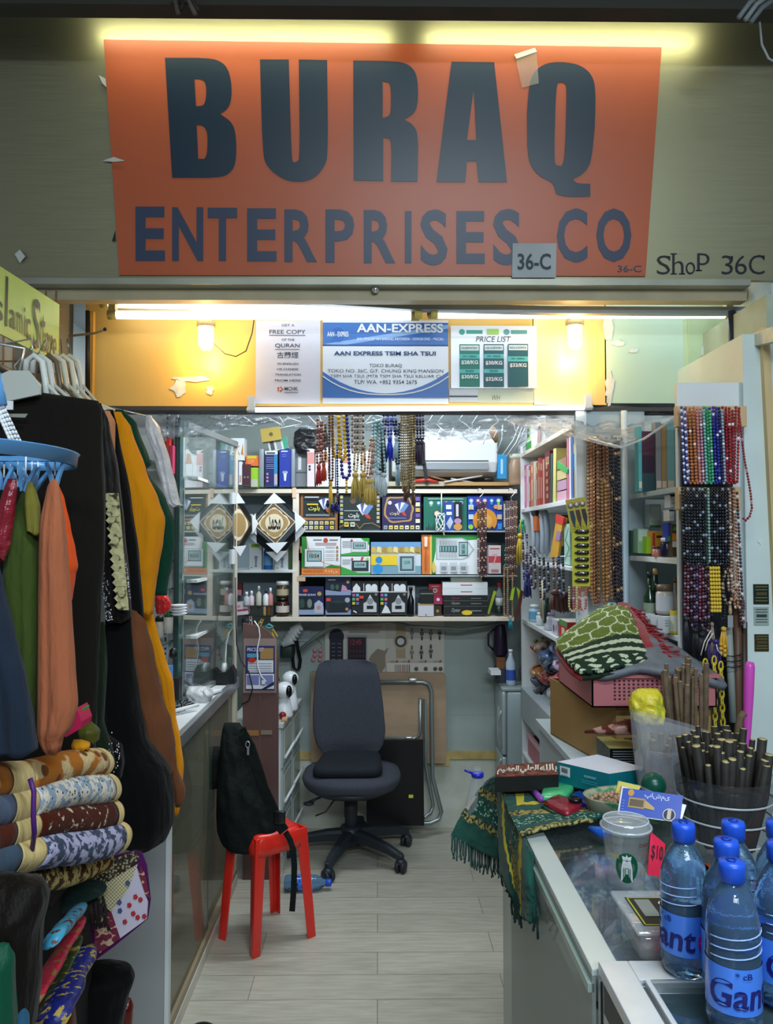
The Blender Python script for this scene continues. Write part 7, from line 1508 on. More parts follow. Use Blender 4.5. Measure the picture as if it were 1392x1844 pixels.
# counter ledge things
b=B();p=WZ(400,1232,.951);b.prism([(p.x-.055,p.y,.951),(p.x+.055,p.y,.951),(p.x+.055,p.y,1.0),(p.x+.04,p.y,1.03),(p.x+.02,p.y,1.005),(p.x-.02,p.y,1.0),(p.x-.035,p.y,1.02),(p.x-.055,p.y,1.01)],(0,.06,0),C('0a0c0e',.4));tp=b.mats;t_=obj(b,'tape_dispenser','black tape dispenser on the white counter ledge','dispenser')
b=B();b.tube([(p.x-.004,p.y+.03,1.015),(p.x+.012,p.y+.03,1.015)],.026,C('c4c8c4',.3),20);b.build('tape_roll',t_)
b=B();p=WZ(350,1268,.951);drape(b,[(1236,340,372),(1250,335,384),(1265,338,380),(1275,345,372)],3.15,.10,mat('grey_wrap',(.55,.57,.58),.2,var=.2,scale=25,bump=.9,bscale=40),folds=4,famp=.4,seg=40,n=12,seed=5,wrinkle=.5);obj(b,'plastic_bag','crumpled translucent bag on the counter ledge by the cabinet post','bag')
b=B();p=WZ(378,1247,.951);b.M=Matrix.Translation(p)@Matrix.Rotation(-.5,4,'Z');b.rbox(-.04,.04,-.03,.03,0,.012,wht,.002);obj(b,'paper_pad','small white pad of paper beside the tape dispenser','pad')
b=B();p=WZ(326,1277,.955)
for k in range(5):a=k*.5;b.tube([p+Vector((-.05*math.cos(a),-.04*math.sin(a),.004)),p+Vector((.05*math.cos(a),.05*math.sin(a),.012+.004*k))],.003,C('16181a',.3),6)
b.tube([p+Vector((-.02,-.08,.008)),p+Vector((.06,.02,.012))],.007,wht,8);obj(b,'pen_bundle','small bundle of black pens lying on the counter ledge','pens')
# plastic bags seen inside the counter
for i,(x,y0,y1,w,c)in enumerate(((338,1465,1560,38,'6a5a4c'),(362,1330,1420,30,'5a5a4a'),(395,1330,1360,26,'7a5a4a'),(345,1700,1790,24,'8a8a84'))):
 b=B();Yc=(2.75,3.0,3.2,2.7)[i];c0_=W(x,y0,Yc);xs=min(-.71,c0_.x);
 if i<3:
  A=Vector((-.86,Yc,0));r=.075;zt=.455+.02 if i else .30
  base=.46 if i in(1,2)else .055
  R=[[(A.x+r*1.2*math.cos(a)*e+.01*math.sin(5*a+k),A.y+r*1.5*math.sin(a)*e,base+h)for a in[j*math.pi/12 for j in range(24)]]for k,(h,e)in enumerate(((0,.8),(.03,1),(.12,1.05),(.22,.9),(.30,.5),(.32,.1)))]
  b.rings(R,mat('bagged_%d'%i,srgb(c),.15,col2=tuple(min(1,q*2.2+.08)for q in srgb(c)),scale=22,thr=(.45,.65),bump=1,bscale=30));obj(b,'plastic_bag',('stuffed clear bag at the bottom of the glass counter','stuffed clear bag on the inner shelf of the glass counter','reddish stuffed bag on the inner shelf of the glass counter')[i],'bag')
# ---- blue clip hanger with scarves (nearest)
YC=1.28
t=T('clip_hanger','oval light blue plastic drying hanger with pegs','drying hanger',W(40,820,YC))
bp_=C('5a94c8',.3,coat=.4)
b=B();c=W(20,822,YC);pts=[(c.x+.085*math.cos(a),c.y+.16*math.sin(a),c.z)for a in[i*math.pi/20 for i in range(40)]]
P_=[Vector(q)for q in pts];R=[]
for i,q in enumerate(P_):
 d=Vector((q.x-c.x,q.y-c.y,0)).normalized();R.append([tuple(q-d*.004+Vector((0,0,-.010))),tuple(q+d*.004+Vector((0,0,-.010))),tuple(q+d*.007+Vector((0,0,.010))),tuple(q+d*.010+Vector((0,0,.012))),tuple(q-d*.002+Vector((0,0,.010)))])
b.rings(R,bp_,loop=True);b.box(c.x-.08,c.x+.08,c.y-.008,c.y+.008,c.z-.008,c.z,bp_);b.build('frame',t)
for i,(x0,y0,x1,y1)in enumerate(((-8,735,24,806),(-4,733,30,806),(0,730,36,805),(4,728,42,806))):
 b=B();P=W(x0,y0,YC);Q=W(x1,y1,YC-.02+.02*i)
 for q in range(10):a_=P.lerp(Q,q/10);c_=P.lerp(Q,(q+.85)/10);b.tube([a_,c_],.0026,wht,6)
 b.build('hanger_chain',t)
b=B();b.tube([W(2,730,YC),W(-6,690,YC),W(-20,640,YC)],.010,bp_,10);b.build('hook',t)
def clip(x,y,rot=0,dY=0):
 p=W(x,y,YC+dY);
 for s in(-1,1):
  b=B();b.M=Matrix.Translation(p)@Matrix.Rotation(rot,4,'Y');b.prism([(s*.001,0,-.018),(s*.003,0,.0),(s*.012,0,.024),(s*.016,0,.022),(s*.008,0,-.004),(s*.004,0,-.02)],(0,.008,0),bp_)
  pg=pg_=b.build('peg',t)
 b=B();b.tube([(p.x,p.y+.004,p.z+.002),(p.x,p.y+.004,c.z)],.0014,wht,6);b.build('peg_link',pg_)
for a in((97,858,0),(5,862,.1),(30,858,-.1,.06),(44,864,.15,-.03),(55,866,-.1,.03),(66,864,.35,.05)):clip(*a)
def scarf(label,rows,Y,m,seed,folds=2.5,depth=.05):return garment(label,rows,Y,depth,m,'scarf',folds,.4,seed,cat='scarf')
scarf('navy grey scarf hanging at the far left under the clip hanger',[(1000,-40,-5),(1060,-40,5),(1140,-40,22),(1220,-40,42),(1300,-40,56),(1355,-40,62)],1.16,cloth('navygrey','1e2836',var=.15),20)
scarf('olive green scarf with a lighter folded corner under the clip hanger',[(872,44,62),(890,38,68),(925,26,70),(1000,12,72),(1060,6,74),(1120,10,74),(1250,20,70),(1340,40,66)],1.26,cloth('olive','3a4a1c',var=.25,scale=4),21)
scarf('bright olive folded scarf corner pegged behind the green scarf',[(868,50,58),(885,46,64),(910,46,70),(960,50,72)],1.24,cloth('olive2','6a6428',var=.15),22,1)
scarf('red glossy wrapped scarf pegged at the left edge under the clip hanger',[(862,14,30),(880,8,30),(920,-2,26),(980,-10,18),(1010,-14,8)],1.22,mat('red_wrap',srgb('7a1c28'),.18,col2=srgb('c87078'),scale=26,thr=(.5,.7),bump=.8,bscale=40),23)
scarf('bright orange scarf showing behind the pleated salmon one',[(862,96,102),(900,94,116),(950,96,126),(990,98,134),(1020,100,138),(1035,104,134),(1080,104,128),(1090,106,122)],1.32,cloth('orange','d04a14',var=.15),24,1.5)
scarf('pleated salmon scarf hanging from a peg down onto the rolled rugs',[(864,92,102),(880,84,108),(940,74,116),(1000,73,121),(1100,72,127),(1200,71,133),(1270,70,138),(1310,70,128),(1330,72,112),(1352,80,108)],1.25,cloth('salmon','9c5a3c',var=.10),25,3)
# ---- rolled fleece rugs
def fleece(name,c1,c2,c3,sc,thr=(.42,.5)):
 k='fleece_'+name
 if k in MATS:return MATS[k]
 m=mat(k,srgb(c1),.95,col2=srgb(c2),scale=sc,thr=thr,sheen=.05,bump=.3,bscale=160,spec=.1);nt=m.node_tree;bs_=nt.nodes['Principled BSDF']
 old=bs_.inputs['Base Color'].links[0].from_socket;n=nt.nodes.new('ShaderNodeTexVoronoi');n.inputs['Scale'].default_value=sc*1.6;tc=nt.nodes.new('ShaderNodeTexCoord');nt.links.new(tc.outputs['Object'],n.inputs['Vector'])
 r=nt.nodes.new('ShaderNodeValToRGB');r.color_ramp.elements[0].position=.20;r.color_ramp.elements[1].position=.26;nt.links.new(n.outputs['Distance'],r.inputs[0])
 mx=nt.nodes.new('ShaderNodeMix');mx.data_type='RGBA';nt.links.new(r.outputs[0],mx.inputs[0]);mx.inputs[6].default_value=srgb(c3)+(1,);nt.links.new(old,mx.inputs[7]);nt.links.new(mx.outputs[2],bs_.inputs['Base Color']);return m
def roll(label,x0,y0,Y0,x1,y1,Y1,rp,main,endc,end2,seed):
 """rolled blanket between two pixel-and-depth points; rp = radius in px at the right end"""
 A=W(x0,y0,Y0);Z=W(x1,y1,Y1);r=rp/F*Y1;d=(Z-A).normalized();up=Vector((0,0,1));s=d.cross(up).normalized();up=s.cross(d);L=(Z-A).length
 t=T('rolled_rug',label,'rolled rug',A,'rolled fleece rugs')
 def seg(t0,t1,m,name,cap=False):
  b=B();R=[];n=14
  for i in range(n+1):
   u=lerp(t0,t1,i/n);e=1.0
   if t1==1:e=math.sqrt(max(.02,1-max(0,(u-(1-r/L*.8))/(r/L*.8))**2*.75))
   o=A.lerp(Z,u)+up*.004*math.sin(u*9+seed)
   R.append([tuple(o+(s*math.cos(a)*1.1+up*math.sin(a))*r*e*(1+.03*math.sin(3*a+u*8+seed)+.015*math.sin(u*40)))for a in[j*2*math.pi/36 for j in range(36)]])
  b.rings(R,m);b.build(name,t)
 seg(0,.30,end2,'left_end');seg(.30,.42,endc,'band');seg(.42,.93,main,'middle');seg(.93,1,endc,'right_end')
 return t
cr=cloth('creamfleece','c8b078',var=.25,scale=18)
roll('tan and cream rolled rug with a red motif on top of the pile',-130,1425,1.05,186,1372,1.55,25,fleece('a','a8641c','c8b080','6a3c14',14,(.5,.53)),cr,cloth('tanfleece','9a5a18'),1)
roll('white and blue grey flowered rolled rug, second from the top',-130,1475,1.05,200,1416,1.55,26,fleece('b','d0c8b8','8a9cac','3a3430',60,(.5,.54)),cr,cloth('greyfleece','4a5468'),2)
roll('dark brown rolled rug with cream flowers in the middle of the pile',-130,1525,1.05,206,1462,1.55,25,fleece('c','451606','c0b090','5a2412',55,(.60,.63)),cr,cloth('brownfleece','4a1c0c'),3)
roll('slate blue and lilac flowered rolled rug below the brown one',-130,1575,1.05,218,1506,1.55,27,fleece('d','3a4558','a8a4c0','2c343e',55,(.46,.52)),cr,cloth('slatefleece','3a4a5a'),4)
roll('small tiger striped cream and brown rolled rug at the bottom of the pile',-120,1630,1.08,188,1552,1.6,20,fleece('e','4a280c','c8b068','3c240c',60,(.48,.52)),fleece('e','','','',1),cloth('darkbrownfleece','3a1c10'),5)
b=B();b.tube([W(54,1402,1.20),W(61,1425,1.20),W(60,1470,1.19),W(62,1500,1.20),W(58,1530,1.22)],.004,C('4a1c6a',.5),8);obj(b,'purple_ribbon','purple ribbon tying the middle rolled rugs','ribbon')
# scarf scraps among the rolls
b=B();b.prism([W(x,y,1.38)for x,y in((108,1308),(138,1275),(147,1300),(145,1312),(118,1328))],(0,.05,0),C('b81c4c',.5));obj(b,'pink_wrapper','crimson pink folded wrapper above the top rolled rug','wrapper')
b=B();b.prism([W(x,y,1.40)for x,y in((140,1276),(150,1276),(148,1292),(143,1284))],(0,.03,0),C('2c9a3c',.5));obj(b,'green_tag','small green paper corner behind the crimson wrapper','tag')
b=B();drape(b,[(1332,132,148),(1342,130,162),(1350,134,160)],1.45,.04,cloth('yolk','d09018'),folds=4,famp=.4,seg=30,n=8,seed=1);obj(b,'yellow_cloth','small yellow crumpled cloth on the top rolled rug','cloth')
b=B();drape(b,[(1300,146,166),(1318,142,178),(1335,146,176)],1.55,.06,cloth('olivesilk','4a4a14',rough=.4),folds=4,famp=.4,seg=30,n=12,seed=4);obj(b,'olive_cloth','olive silky cloth bunched behind the yellow one','cloth')
# stand under the rolls
b=B();b.box(-1.12,-.63,1.52,1.74,.0,.90,C('100e0c',.8));b.box(-1.12,-.62,1.50,1.75,.90,.915,C('1a1612',.7));obj(b,'goods_stand','dark low stand under the rolled rugs','stand')
garment('dark green thick blanket edge showing below the striped roll',[(1590,80,150),(1605,70,190),(1620,66,160),(1640,70,120)],1.62,.10,cloth('tealdark','142a28'),name='blanket',cat='blanket',seed=30,folds=2)
garment('dark brown velvet cloth draped at the lower left under the rolls',[(1575,-40,40),(1590,-60,78),(1620,-60,84),(1680,-60,72),(1760,-60,70),(1850,-60,60)],1.12,.12,cloth('velvetbrown','0e0805',rough=.6),name='velvet_cloth',cat='cloth',seed=31,folds=4)
# quilted pouch cloth with flowers
t=T('printed_cloth','folded printed cloth with cream net, red flowers and purple border','cloth',W(220,1620,1.7))
YP=1.66
def pr(b,pts,k,m,d=.004):b.prism([W(x,y,YP-.0016*k)for x,y in pts],(0,d,0),m)
b=B();pr(b,[(163,1560),(190,1545),(242,1532),(255,1535),(264,1560),(271,1620),(266,1655),(205,1705),(168,1732),(163,1680)],0,cloth('purpleb','4a1450'));b.build('border',t)
b=B();pr(b,[(130,1612),(150,1580),(190,1552),(244,1533),(252,1548),(205,1585),(165,1612),(140,1622)],2,mat('paisley',srgb('a89a78'),.8,col2=srgb('2a241c'),tex='voronoi',scale=170,thr=(.3,.5)));b.build('paisley_band',t)
b=B();pr(b,[(160,1612),(200,1585),(248,1556),(232,1600),(200,1642),(178,1625)],3,mat('net_cream',srgb('c8be96'),.7,col2=srgb('8a8060'),tex='checker',scale=260));b.build('net_panel',t)
b=B();pr(b,[(245,1562),(252,1580),(266,1625),(264,1655),(216,1690),(200,1642),(232,1600)],4,C('bcb4c4'));rr=random.Random(3)
for i,(x,y)in enumerate(((233,1630),(244,1615),(215,1625),(225,1660),(253,1620),(230,1590),(260,1650),(240,1645),(216,1640),(248,1652))):
 for q in range(5):blob(b,x+2.6*math.cos(q*1.26),y+3*math.sin(q*1.26),1.9,2.2,YP-.0016*5,C(('a81c28','a81c28','34447a')[i%3]),n=6,j=.1,d=.0008)
b.build('flower_panel',t)
b=B();pr(b,[(170,1650),(200,1642),(216,1690),(178,1718),(170,1700)],5,mat('maroon_print',srgb('6a1c34'),.8,col2=srgb('b89880'),tex='voronoi',scale=90,thr=(.62,.70)));pr(b,[(253,1560),(262,1580),(269,1618),(262,1612),(250,1575)],5,MATS['maroon_print']);b.build('maroon_panel',t)
b=B();rr=random.Random(12)
for i in range(30):x=rr.uniform(138,190);b.tube([W(x,1618+rr.uniform(-6,6),1.63),W(x+rr.uniform(-6,10),1640,1.625),W(x+rr.uniform(-4,14),1640+rr.uniform(10,38),1.63)],.0018,C('1c1810',.8),5)
fr_=obj(b,'dark_fringe','dark tangled fringe hanging over the printed cloth','fringe');fr_['kind']='stuff'
for i,(x0,y0,x1,y1,c,c2,nm)in enumerate(((140,1640,96,1690,'3a90b0','5a2818','turquoise and brown'),(138,1665,60,1800,'b81c3c','8a6a30','crimson and gold'),(100,1750,36,1850,'5a1c5a','c8b0c0','plum and silver'),(132,1700,70,1850,'2a3a1c','8a7a3a','green'),(146,1722,95,1835,'14206a','a89040','royal blue with gold spots'))):
 A=W(x0,y0,1.48);Z=W(x1,y1,1.20);b=B();n=12;R=[]
 for k in range(n+1):
  o=A.lerp(Z,k/n);w=(.017 if i!=4 else .030)*(1+.1*math.sin(k));R.append([(o.x+w*math.cos(a),o.y+.02*math.sin(a),o.z+w*.5*math.sin(a+.5))for a in[j*math.pi/6 for j in range(12)]])
 b.rings(R,mat('sash_%d'%i,srgb(c),.4,col2=srgb(c2),scale=70,thr=(.56,.60),bump=.3,bscale=60));obj(b,'sash','%s trimmed sash slanting down at the lower left'%nm,'sash')
garment('black soft bag on the floor side below the printed cloth',[(1735,140,200),(1745,135,236),(1765,134,241),(1800,133,230),(1850,133,220)],1.78,.12,cloth('black3','060808'),name='black_bag',cat='bag',seed=33,folds=2)
garment('dark red glossy bag peeking out beside the black soft bag',[(1798,215,236),(1815,212,240),(1850,210,238)],1.86,.10,mat('darkred_gloss',srgb('5a1008'),.2,bump=.4),name='red_bag',cat='bag',seed=34,folds=2)
for i,(x0,x1,y0,c,nm)in enumerate(((-30,24,1700,'0e4a34','emerald green silk'),(10,50,1760,'2a5a78','steel blue'),(-40,14,1790,'1a1c5a','deep blue'),(20,60,1790,'6a3418','rust brown'),(92,132,1790,'5a2a14','chestnut'))):
 garment('%s cloth crammed at the bottom left of the pile'%nm,[(y0,x0+8,x1-8),(y0+25,x0,x1),(1860,x0-4,x1+2)],1.06+.04*i if i<4 else 1.4,.08,cloth('c%d'%i,c,rough=.5),name='cloth',cat='cloth',seed=40+i,folds=3)
# ================================================================ GOODS ON THE RIGHT COUNTERS
def patch(b,G,fn,nu=40,nv=30,nz=0.0,seed=0):
 """smooth sheet through a grid of world points; fn(u, v) gives the material of each small face"""
 def cr(P,t):
  n=len(P)-1;x=t*n;i=min(int(x),n-1);f=x-i;p0,p1,p2,p3=P[max(i-1,0)],P[i],P[i+1],P[min(i+2,n)]
  return p1*1.0+(p2-p0)*(.5*f)+(p0*2-p1*5+p2*4-p3)*(.5*f*f)+(p1*3-p0-p2*3+p3)*(.5*f**3)
 o=len(b.v)
 for j in range(nv+1):
  row=[cr([G[r][c]for r in range(len(G))],j/nv)for c in range(len(G[0]))]
  for i in range(nu+1):
   p=cr(row,i/nu);k=nz*pnoise(Vector((i*.25+seed,j*.3,1)));b.v.append((p.x+k*.6,p.y+k,p.z+k))
 for j in range(nv):
  for i in range(nu):
   a=o+j*(nu+1)+i;b.f.append((a,a+1,a+nu+2,a+nu+1));b.mi.append(b._m(fn((i+.5)/nu,(j+.5)/nv)));b.sm.append(True)
 b.norecalc=True;return b
rugm=mat('rug_green',srgb('06463c'),.9,var=.2,scale=60,bump=.2,bscale=200,sheen=.1);rugy=mat('rug_yellow',srgb('c8b83c'),.85);rugt=mat('rug_tan',srgb('a89a58'),.85,col2=srgb('1c3428'),scale=120,thr=(.45,.55));rugw=mat('rug_pale',srgb('9ab8a4'),.85,col2=srgb('0a4a40'),tex='voronoi',scale=110,thr=(.3,.4))
def band(v,edges):
 for lo,hi,m in edges:
  if lo<=v<hi:return m
 return rugm
t=T('prayer_rug','dark green and yellow fringed prayer rug draped over the counter corner','rug',(.4,1.9,.96))
def top(px,py,dz=0):return WZ(px,py,.962+dz)
def pt(u,v):return band(v,((.30,.36,rugt),(.42,.54,rugy),(.74,.79,rugt),(.84,.92,rugw)))if u<.97 else rugm
b=B();patch(b,[[top(1090,1418),top(1040,1405),top(980,1400),top(896,1404)],[top(1094,1440,.01),top(1040,1428),top(975,1428),top(905,1432)],[top(1090,1462,.02),top(1030,1458,.004),top(965,1462),top(918,1465)],[top(1068,1478,.012),top(1010,1486,.012),top(965,1496,.006),top(938,1506)]],
lambda u,v:(rugy if .12<v<.16+.2*0 and u>.15 else rugm)if v<.22 else(rugy if(.50<v<.56 and .2<u<.85)or(.80<u<.86 and v<.56)else rugt if .66<v<.72 else rugw if .76<v<.88 else rugt if v>.93 else rugm),60,40,.003)
b.build('top_fold',t,solid=.006)
def side_(px,py,dx=0):return WX(px,py,.316-dx)
b=B();patch(b,[[side_(898,1405),side_(912,1440),side_(925,1472),side_(944,1508),side_(958,1535,-.004)],[side_(898,1455,.004),side_(908,1490,.012),side_(925,1525,.004),side_(946,1570,.014),side_(962,1590)],[side_(899,1510,.004),side_(912,1545,.016),side_(930,1580,.004),side_(948,1620,.014),side_(966,1625)],[side_(902,1575,.004),side_(920,1610,.018),side_(934,1635,.006),side_(950,1658,.018),side_(970,1655)]],
lambda u,v:rugt if(.42<u<.62 and abs(v-.35-.5*u)<.25)else rugy if abs(u-.18-v*.25)<.035 or abs(u-.70+.12*v)<.03 else rugw if .50<u<.68 and v<.3 else rugm,50,50,.004,3)
b.build('side_drop',t,solid=.006)
b=B();patch(b,[[W(897,1400,2.03),W(894,1398,2.06),W(884,1402,2.10)],[W(901,1450,2.03),W(880,1435,2.10),W(862,1424,2.14)],[W(902,1500,2.02),W(868,1480,2.10),W(834,1462,2.16)],[W(901,1548,2.01),W(855,1528,2.08),W(812,1506,2.14)]],
lambda u,v:rugt if .26<v<.36 or .64<v<.72 else(rugw if .42<v<.58 and u<.75 else cremeg if .42<v<.62 and u>.86 else rugm),36,44,.005,5)
b.build('back_drop',t,solid=.006)
b=B();rr=random.Random(2);fm=mat('fringe_dark',(.012,.05,.042),.9)
for i in range(34):u=i/33;x=lerp(813,902,u);y=lerp(1505,1546,u);b.tube([W(x,y,2.06+.06*(1-u)),W(x+rr.uniform(-3,2),y+22,2.06+.06*(1-u)),W(x+rr.uniform(-5,4),y+rr.uniform(30,44),2.08)],.0022,fm if i%3 else C('5a6a64',.9),5)
b.build('fringe',t)
b=B()
for i in range(46):
 u=rr.random();x=lerp(902,970,u);y=1575+70*min(1,u*1.4)**.8+(rr.uniform(-6,6));L=rr.uniform(16,40)if .3<u<.62 or u>.85 else rr.uniform(4,14);b.tube([side_(x,y-8,.008),side_(x+rr.uniform(-2,2),y+L*.5,.012),side_(x+rr.uniform(-3,3),y+L,.008)],.0026,fm,5)
b.build('fringe',t)
# Quran case, box, packs
def quad_box(label,name,cat,tops_,z,h,mt,ms,prints=None,group=None,r=0):
 P=[WZ(x,y,z)for x,y in tops_];b=B();b.prism(P,(0,0,-h),ms);n=Vector((0,0,.0006));b.poly([p+n for p in P],mt);b.norecalc=True
 if prints:prints(b,P,h)
 return obj(b,name,label,cat,group)
def qp(b,P,h):
 f=Face(b,P[0]+Vector((0,0,.001)),P[1]-P[0],(P[3]-P[0]));f.vv=(P[3]-P[0]).normalized();f.rect(.01,.99,.03,.97,mat('carpet_brown',srgb('4a241c'),.8,col2=srgb('8a4a38'),scale=90,thr=(.45,.55)))
 f.text(AR_AZIM,.02,.36,.2,.85,C('e0dcd0'),.03).text(AR_ALI,.38,.68,.2,.85,C('e0dcd0'),.03).text(AR_BILLAH,.70,.98,.2,.85,C('e0dcd0'),.03)
quad_box('brown cased Quran with white calligraphy on the green prayer rug','quran_case','book',((891,1401),(1006,1396),(1004,1372),(896,1378)),1.015,.035,C('4a241c'),C('0e1212',.5),qp)
def tp_(b,P,h):
 f=Face(b,P[0]-Vector((0,0,h)),P[1]-P[0],(0,0,h));f.rect(.06,.26,.40,.86,C('c8d0d4'));[f.rect(.09+k*.016,.098+k*.016,.58,.8,ink)for k in range(9)];f.rect(.1,.24,.43,.48,ink2)
 f.text('conor',.55,.78,.62,.72,C('a8d0d4'));lines(f,.5,.8,(.45,.35),C('3a98a4'),.03)
quad_box('teal blue box with white lid and barcode sticker beside the Quran case','gift_box','box',((1003,1372),(1097,1394),(1166,1384),(1076,1359)),1.035,.052,C('dfe2ee'),mat('teal_box',srgb('0a6a80'),.35,col2=srgb('0a6a50'),scale=1.5),tp_)
for a in(((972,1432),(1020,1430),(1036,1411),(984,1404),'48b878','green wet wipe pack in front of the teal box'),((978,1440),(1022,1462),(1053,1444),(1005,1428),'8a1c30','dark red glossy pack on the prayer rug'),((1026,1432),(1062,1452),(1078,1438),(1042,1421),'1434a8','royal blue foil pack behind the dark red one'),((972,1450),(1010,1468),(1040,1462),(1000,1446),'0e3a30','dark green flat case under the dark red pack')):
 P=[WZ(x,y,.985 if a[4]!='0e3a30' else .972)for x,y in a[:4]];b=B();c=sum(P,Vector())/4;R=[]
 for h,k in((-.018,.9),(-.012,1.02),(-.004,1),(0,.88),(.001,.3)):
  ring=[]
  for i in range(4):
   for q in range(5):p=P[i].lerp(P[(i+1)%4],q/5);d=p-c;ring.append(tuple(c+d*k*(1-.05*math.cos(q/5*2*math.pi))+Vector((0,0,h))))
  R.append(ring)
 b.rings(R,mat('foil_'+a[4],srgb(a[4]),.25,bump=.4,bscale=70,coat=.4));obj(b,'foil_pack',a[5],'packet')
b=B();b.tube([top(960,1424,.012),top(976,1440,.012)],.008,C('8a4aa8',.3),12);obj(b,'lip_balm','violet tube beside the dark red pack','tube')
b=B();b.lathe([(.001,0),(.016,0),(.016,.006),(.011,.008),(.011,.005),(.001,.005)],top(1036,1442,.026),C('101418',.2),20);obj(b,'black_tin','small round black tin on the dark red pack','tin')
# basket of tan beads and blue card
kb=T('bead_basket','oval basket of knotted tan prayer beads beside the teal box','basket',top(1140,1465))
bc=top(1135,1470);b=B();b.lathe([(.09,.0),(.115,.01),(.125,.045),(.128,.05),(.121,.045),(.105,.012)],bc+Vector((.02,0,0)),mat('wicker',srgb('a8a890'),.5,col2=srgb('3a8a58'),scale=30,thr=(.5,.6)),36,sy=.55,cap=False);b.build('body',kb)
for s in range(9):
 o=bc+Vector((-.06+s*.02,.01*math.sin(s*2),.035));strand('prayer_beads',None,0,[o+Vector((.034*math.cos(q*.7+s),.03*math.sin(q*.7+s*2),.006*math.sin(q+s)+.003*(s%3)))for q in range(12)],.0066,bm_('b08a70',.4),None,None,9,kb)
b=B();P=[W(1116,1484,1.60),W(1228,1500,1.55),W(1236,1450,1.57),W(1121,1418,1.63)];P=[W(1112,1466,1.60),W(1226,1482,1.56),W(1236,1450,1.58),W(1120,1416,1.62)]
b.prism(P,(0,.003,0),C('e0e4ec',.3));f=Face(b,P[0]+Vector((0,-.001,0)),P[1]-P[0],P[3]-P[0]);f.rect(.02,.98,.04,.96,C('1444b0',.3));f.ell(.16,.82,.05,C('c8903c'),.12);f.text('\u067e\u0627\u0634\u0645\u0649',.38,.78,.66,.9,C('d0d8f0'),.01)
f.rect(.14,.40,.30,.66,C('a8884a',.3));f.rect(.16,.38,.36,.6,C('5a4424',.3));f.poly([(.40,.34),(.56,.30),(.56,.40),(.40,.62)],C('b89a58',.3));f.ell(.80,.22,.10,C('d8d8dc'));f.ell(.80,.22,.088,C('1c2440'));f.rect(.77,.83,.06,.4,C('c8b8a8'));lines(f,.04,.08,(.2,.3,.4,.5),C('a8b8e0'));obj(b,'blister_card','blue hanging card with a brass tool leaning on the bead basket','card')
b=B();b.prism([W(1108,1428,1.66),W(1146,1432,1.64),W(1154,1416,1.64),W(1114,1407,1.66)],(0,.004,0),C('e0d470'));b.prism([W(1116,1424,1.655),W(1136,1426,1.65),W(1138,1420,1.65),W(1118,1416,1.655)],(0,.002,0),C('e88a30'));obj(b,'yellow_card','yellow packet peeking out behind the blue card','packet')
b=B();b.sphere(W(1177,1414,1.70),.027,mat('green_ball',srgb('0a4a3a'),.3,col2=srgb('c8b890'),scale=22,thr=(.58,.6)),18,12);b.tube([W(1150,1418,1.66),W(1195,1440,1.60)],.006,C('5a6a8a',.3),8);obj(b,'green_ornament','round dark green ornament behind the blue card','ornament')
b=B();b.box(.62,1.13,1.45,1.50,.951,.975,C('8a3a24',.4));b.box(.62,.63,1.22,1.5,.951,.975,C('8a3a24',.4))
for i in range(30):b.box(.632+i*.0165,.637+i*.0165,1.4492,1.45,.954,.97,C('3a140c'))
obj(b,'orange_tray','orange brown slotted plastic tray behind the water bottles','tray')
rr=random.Random(6)
for i in range(4):
 y=1.28+i*.045;strand('prayer_beads',('tan wooden prayer beads lying flat in the orange tray, front','brown prayer beads lying in the orange tray','dark prayer beads lying in the orange tray','pale prayer beads at the back of the orange tray')[i],'prayer beads',[(.66+q*.04,y+.012*math.sin(q*1.3+i),.958+.003*i)for q in range(12)],.0062,bm_(('a8876a','6a4a38','2a2420','b0a890')[i],.4))
# twigs in containers
bark=mat('bark_dark',srgb('1c1814'),.7,var=.4,scale=40);cutw=C('b0a070');bark2=mat('bark_brown',srgb('5a4a38'),.8,var=.35,scale=40);cut2=C('a8947a')
def twigs(t,cx,Y,z0,r,h,n,m,c,seed,rt=.006,spread=.25):
 rr=random.Random(seed)
 for i in range(n):
  a=rr.uniform(0,6.28);q=math.sqrt(rr.random())*r;x=cx+q*math.cos(a);y=Y+q*math.sin(a);hh=h*rr.uniform(.82,1.06);k=1+spread;R_=rt*rr.uniform(.7,1.35)
  p0=Vector((cx+(x-cx)*.7,Y+(y-Y)*.7,z0+.01));p2=Vector((cx+(x-cx)*k,Y+(y-Y)*k,z0+hh));p1=p0.lerp(p2,.55)+Vector((rr.uniform(-.006,.006),rr.uniform(-.006,.006),0))
  b=B();b.tube([p0,p1,p2],R_,m,7);d=(p2-p1).normalized();b.tube([p2,p2+d*.0012],R_*.85,c,7);b.build('twig',t)
cxk=W(1312,1480,1.60).x;bt=T('twig_bucket','ridged clear bucket packed with dark cut twigs beside the pier','bucket of twigs',(cxk,1.62,.955))
b=B();b.lathe([(.080,0),(.084,.005)]+[(.084+.012*k/8+(.0022 if k%2 else 0),.01+.145*k/8)for k in range(9)]+[(.0985,.157),(.095,.155)],(cxk,1.62,.955),glassmat('bucket_clear',(.25,.28,.30),.06,.10,refl=.07),40,cap=False)
for z in(.03,.07,.11):b.lathe([(.0875+z*.07,z),(.0890+z*.07,z+.002),(.0875+z*.07,z+.004)],(cxk,1.62,.955),C('a8b0b4',.2),40,cap=False)
b.build('bucket',bt);twigs(bt,cxk,1.62,.957,.074,.225,70,bark,cutw,3,.0075,.22)
cx2=W(1205,1430,1.80).x;b2=T('twig_bag','clear tub of twigs in an open plastic bag left of the dark twig bucket','bag of twigs',(cx2,1.84,.955))
b=B();b.lathe([(.055+.0015*(k%2),.002+.15*k/10)for k in range(11)],(cx2,1.84,.955),glassmat('bag_clear',(.72,.75,.80),.08,.25,refl=.12),30,cap=False);b.build('tub',b2)
b=B();b.norecalc=True;R=[]
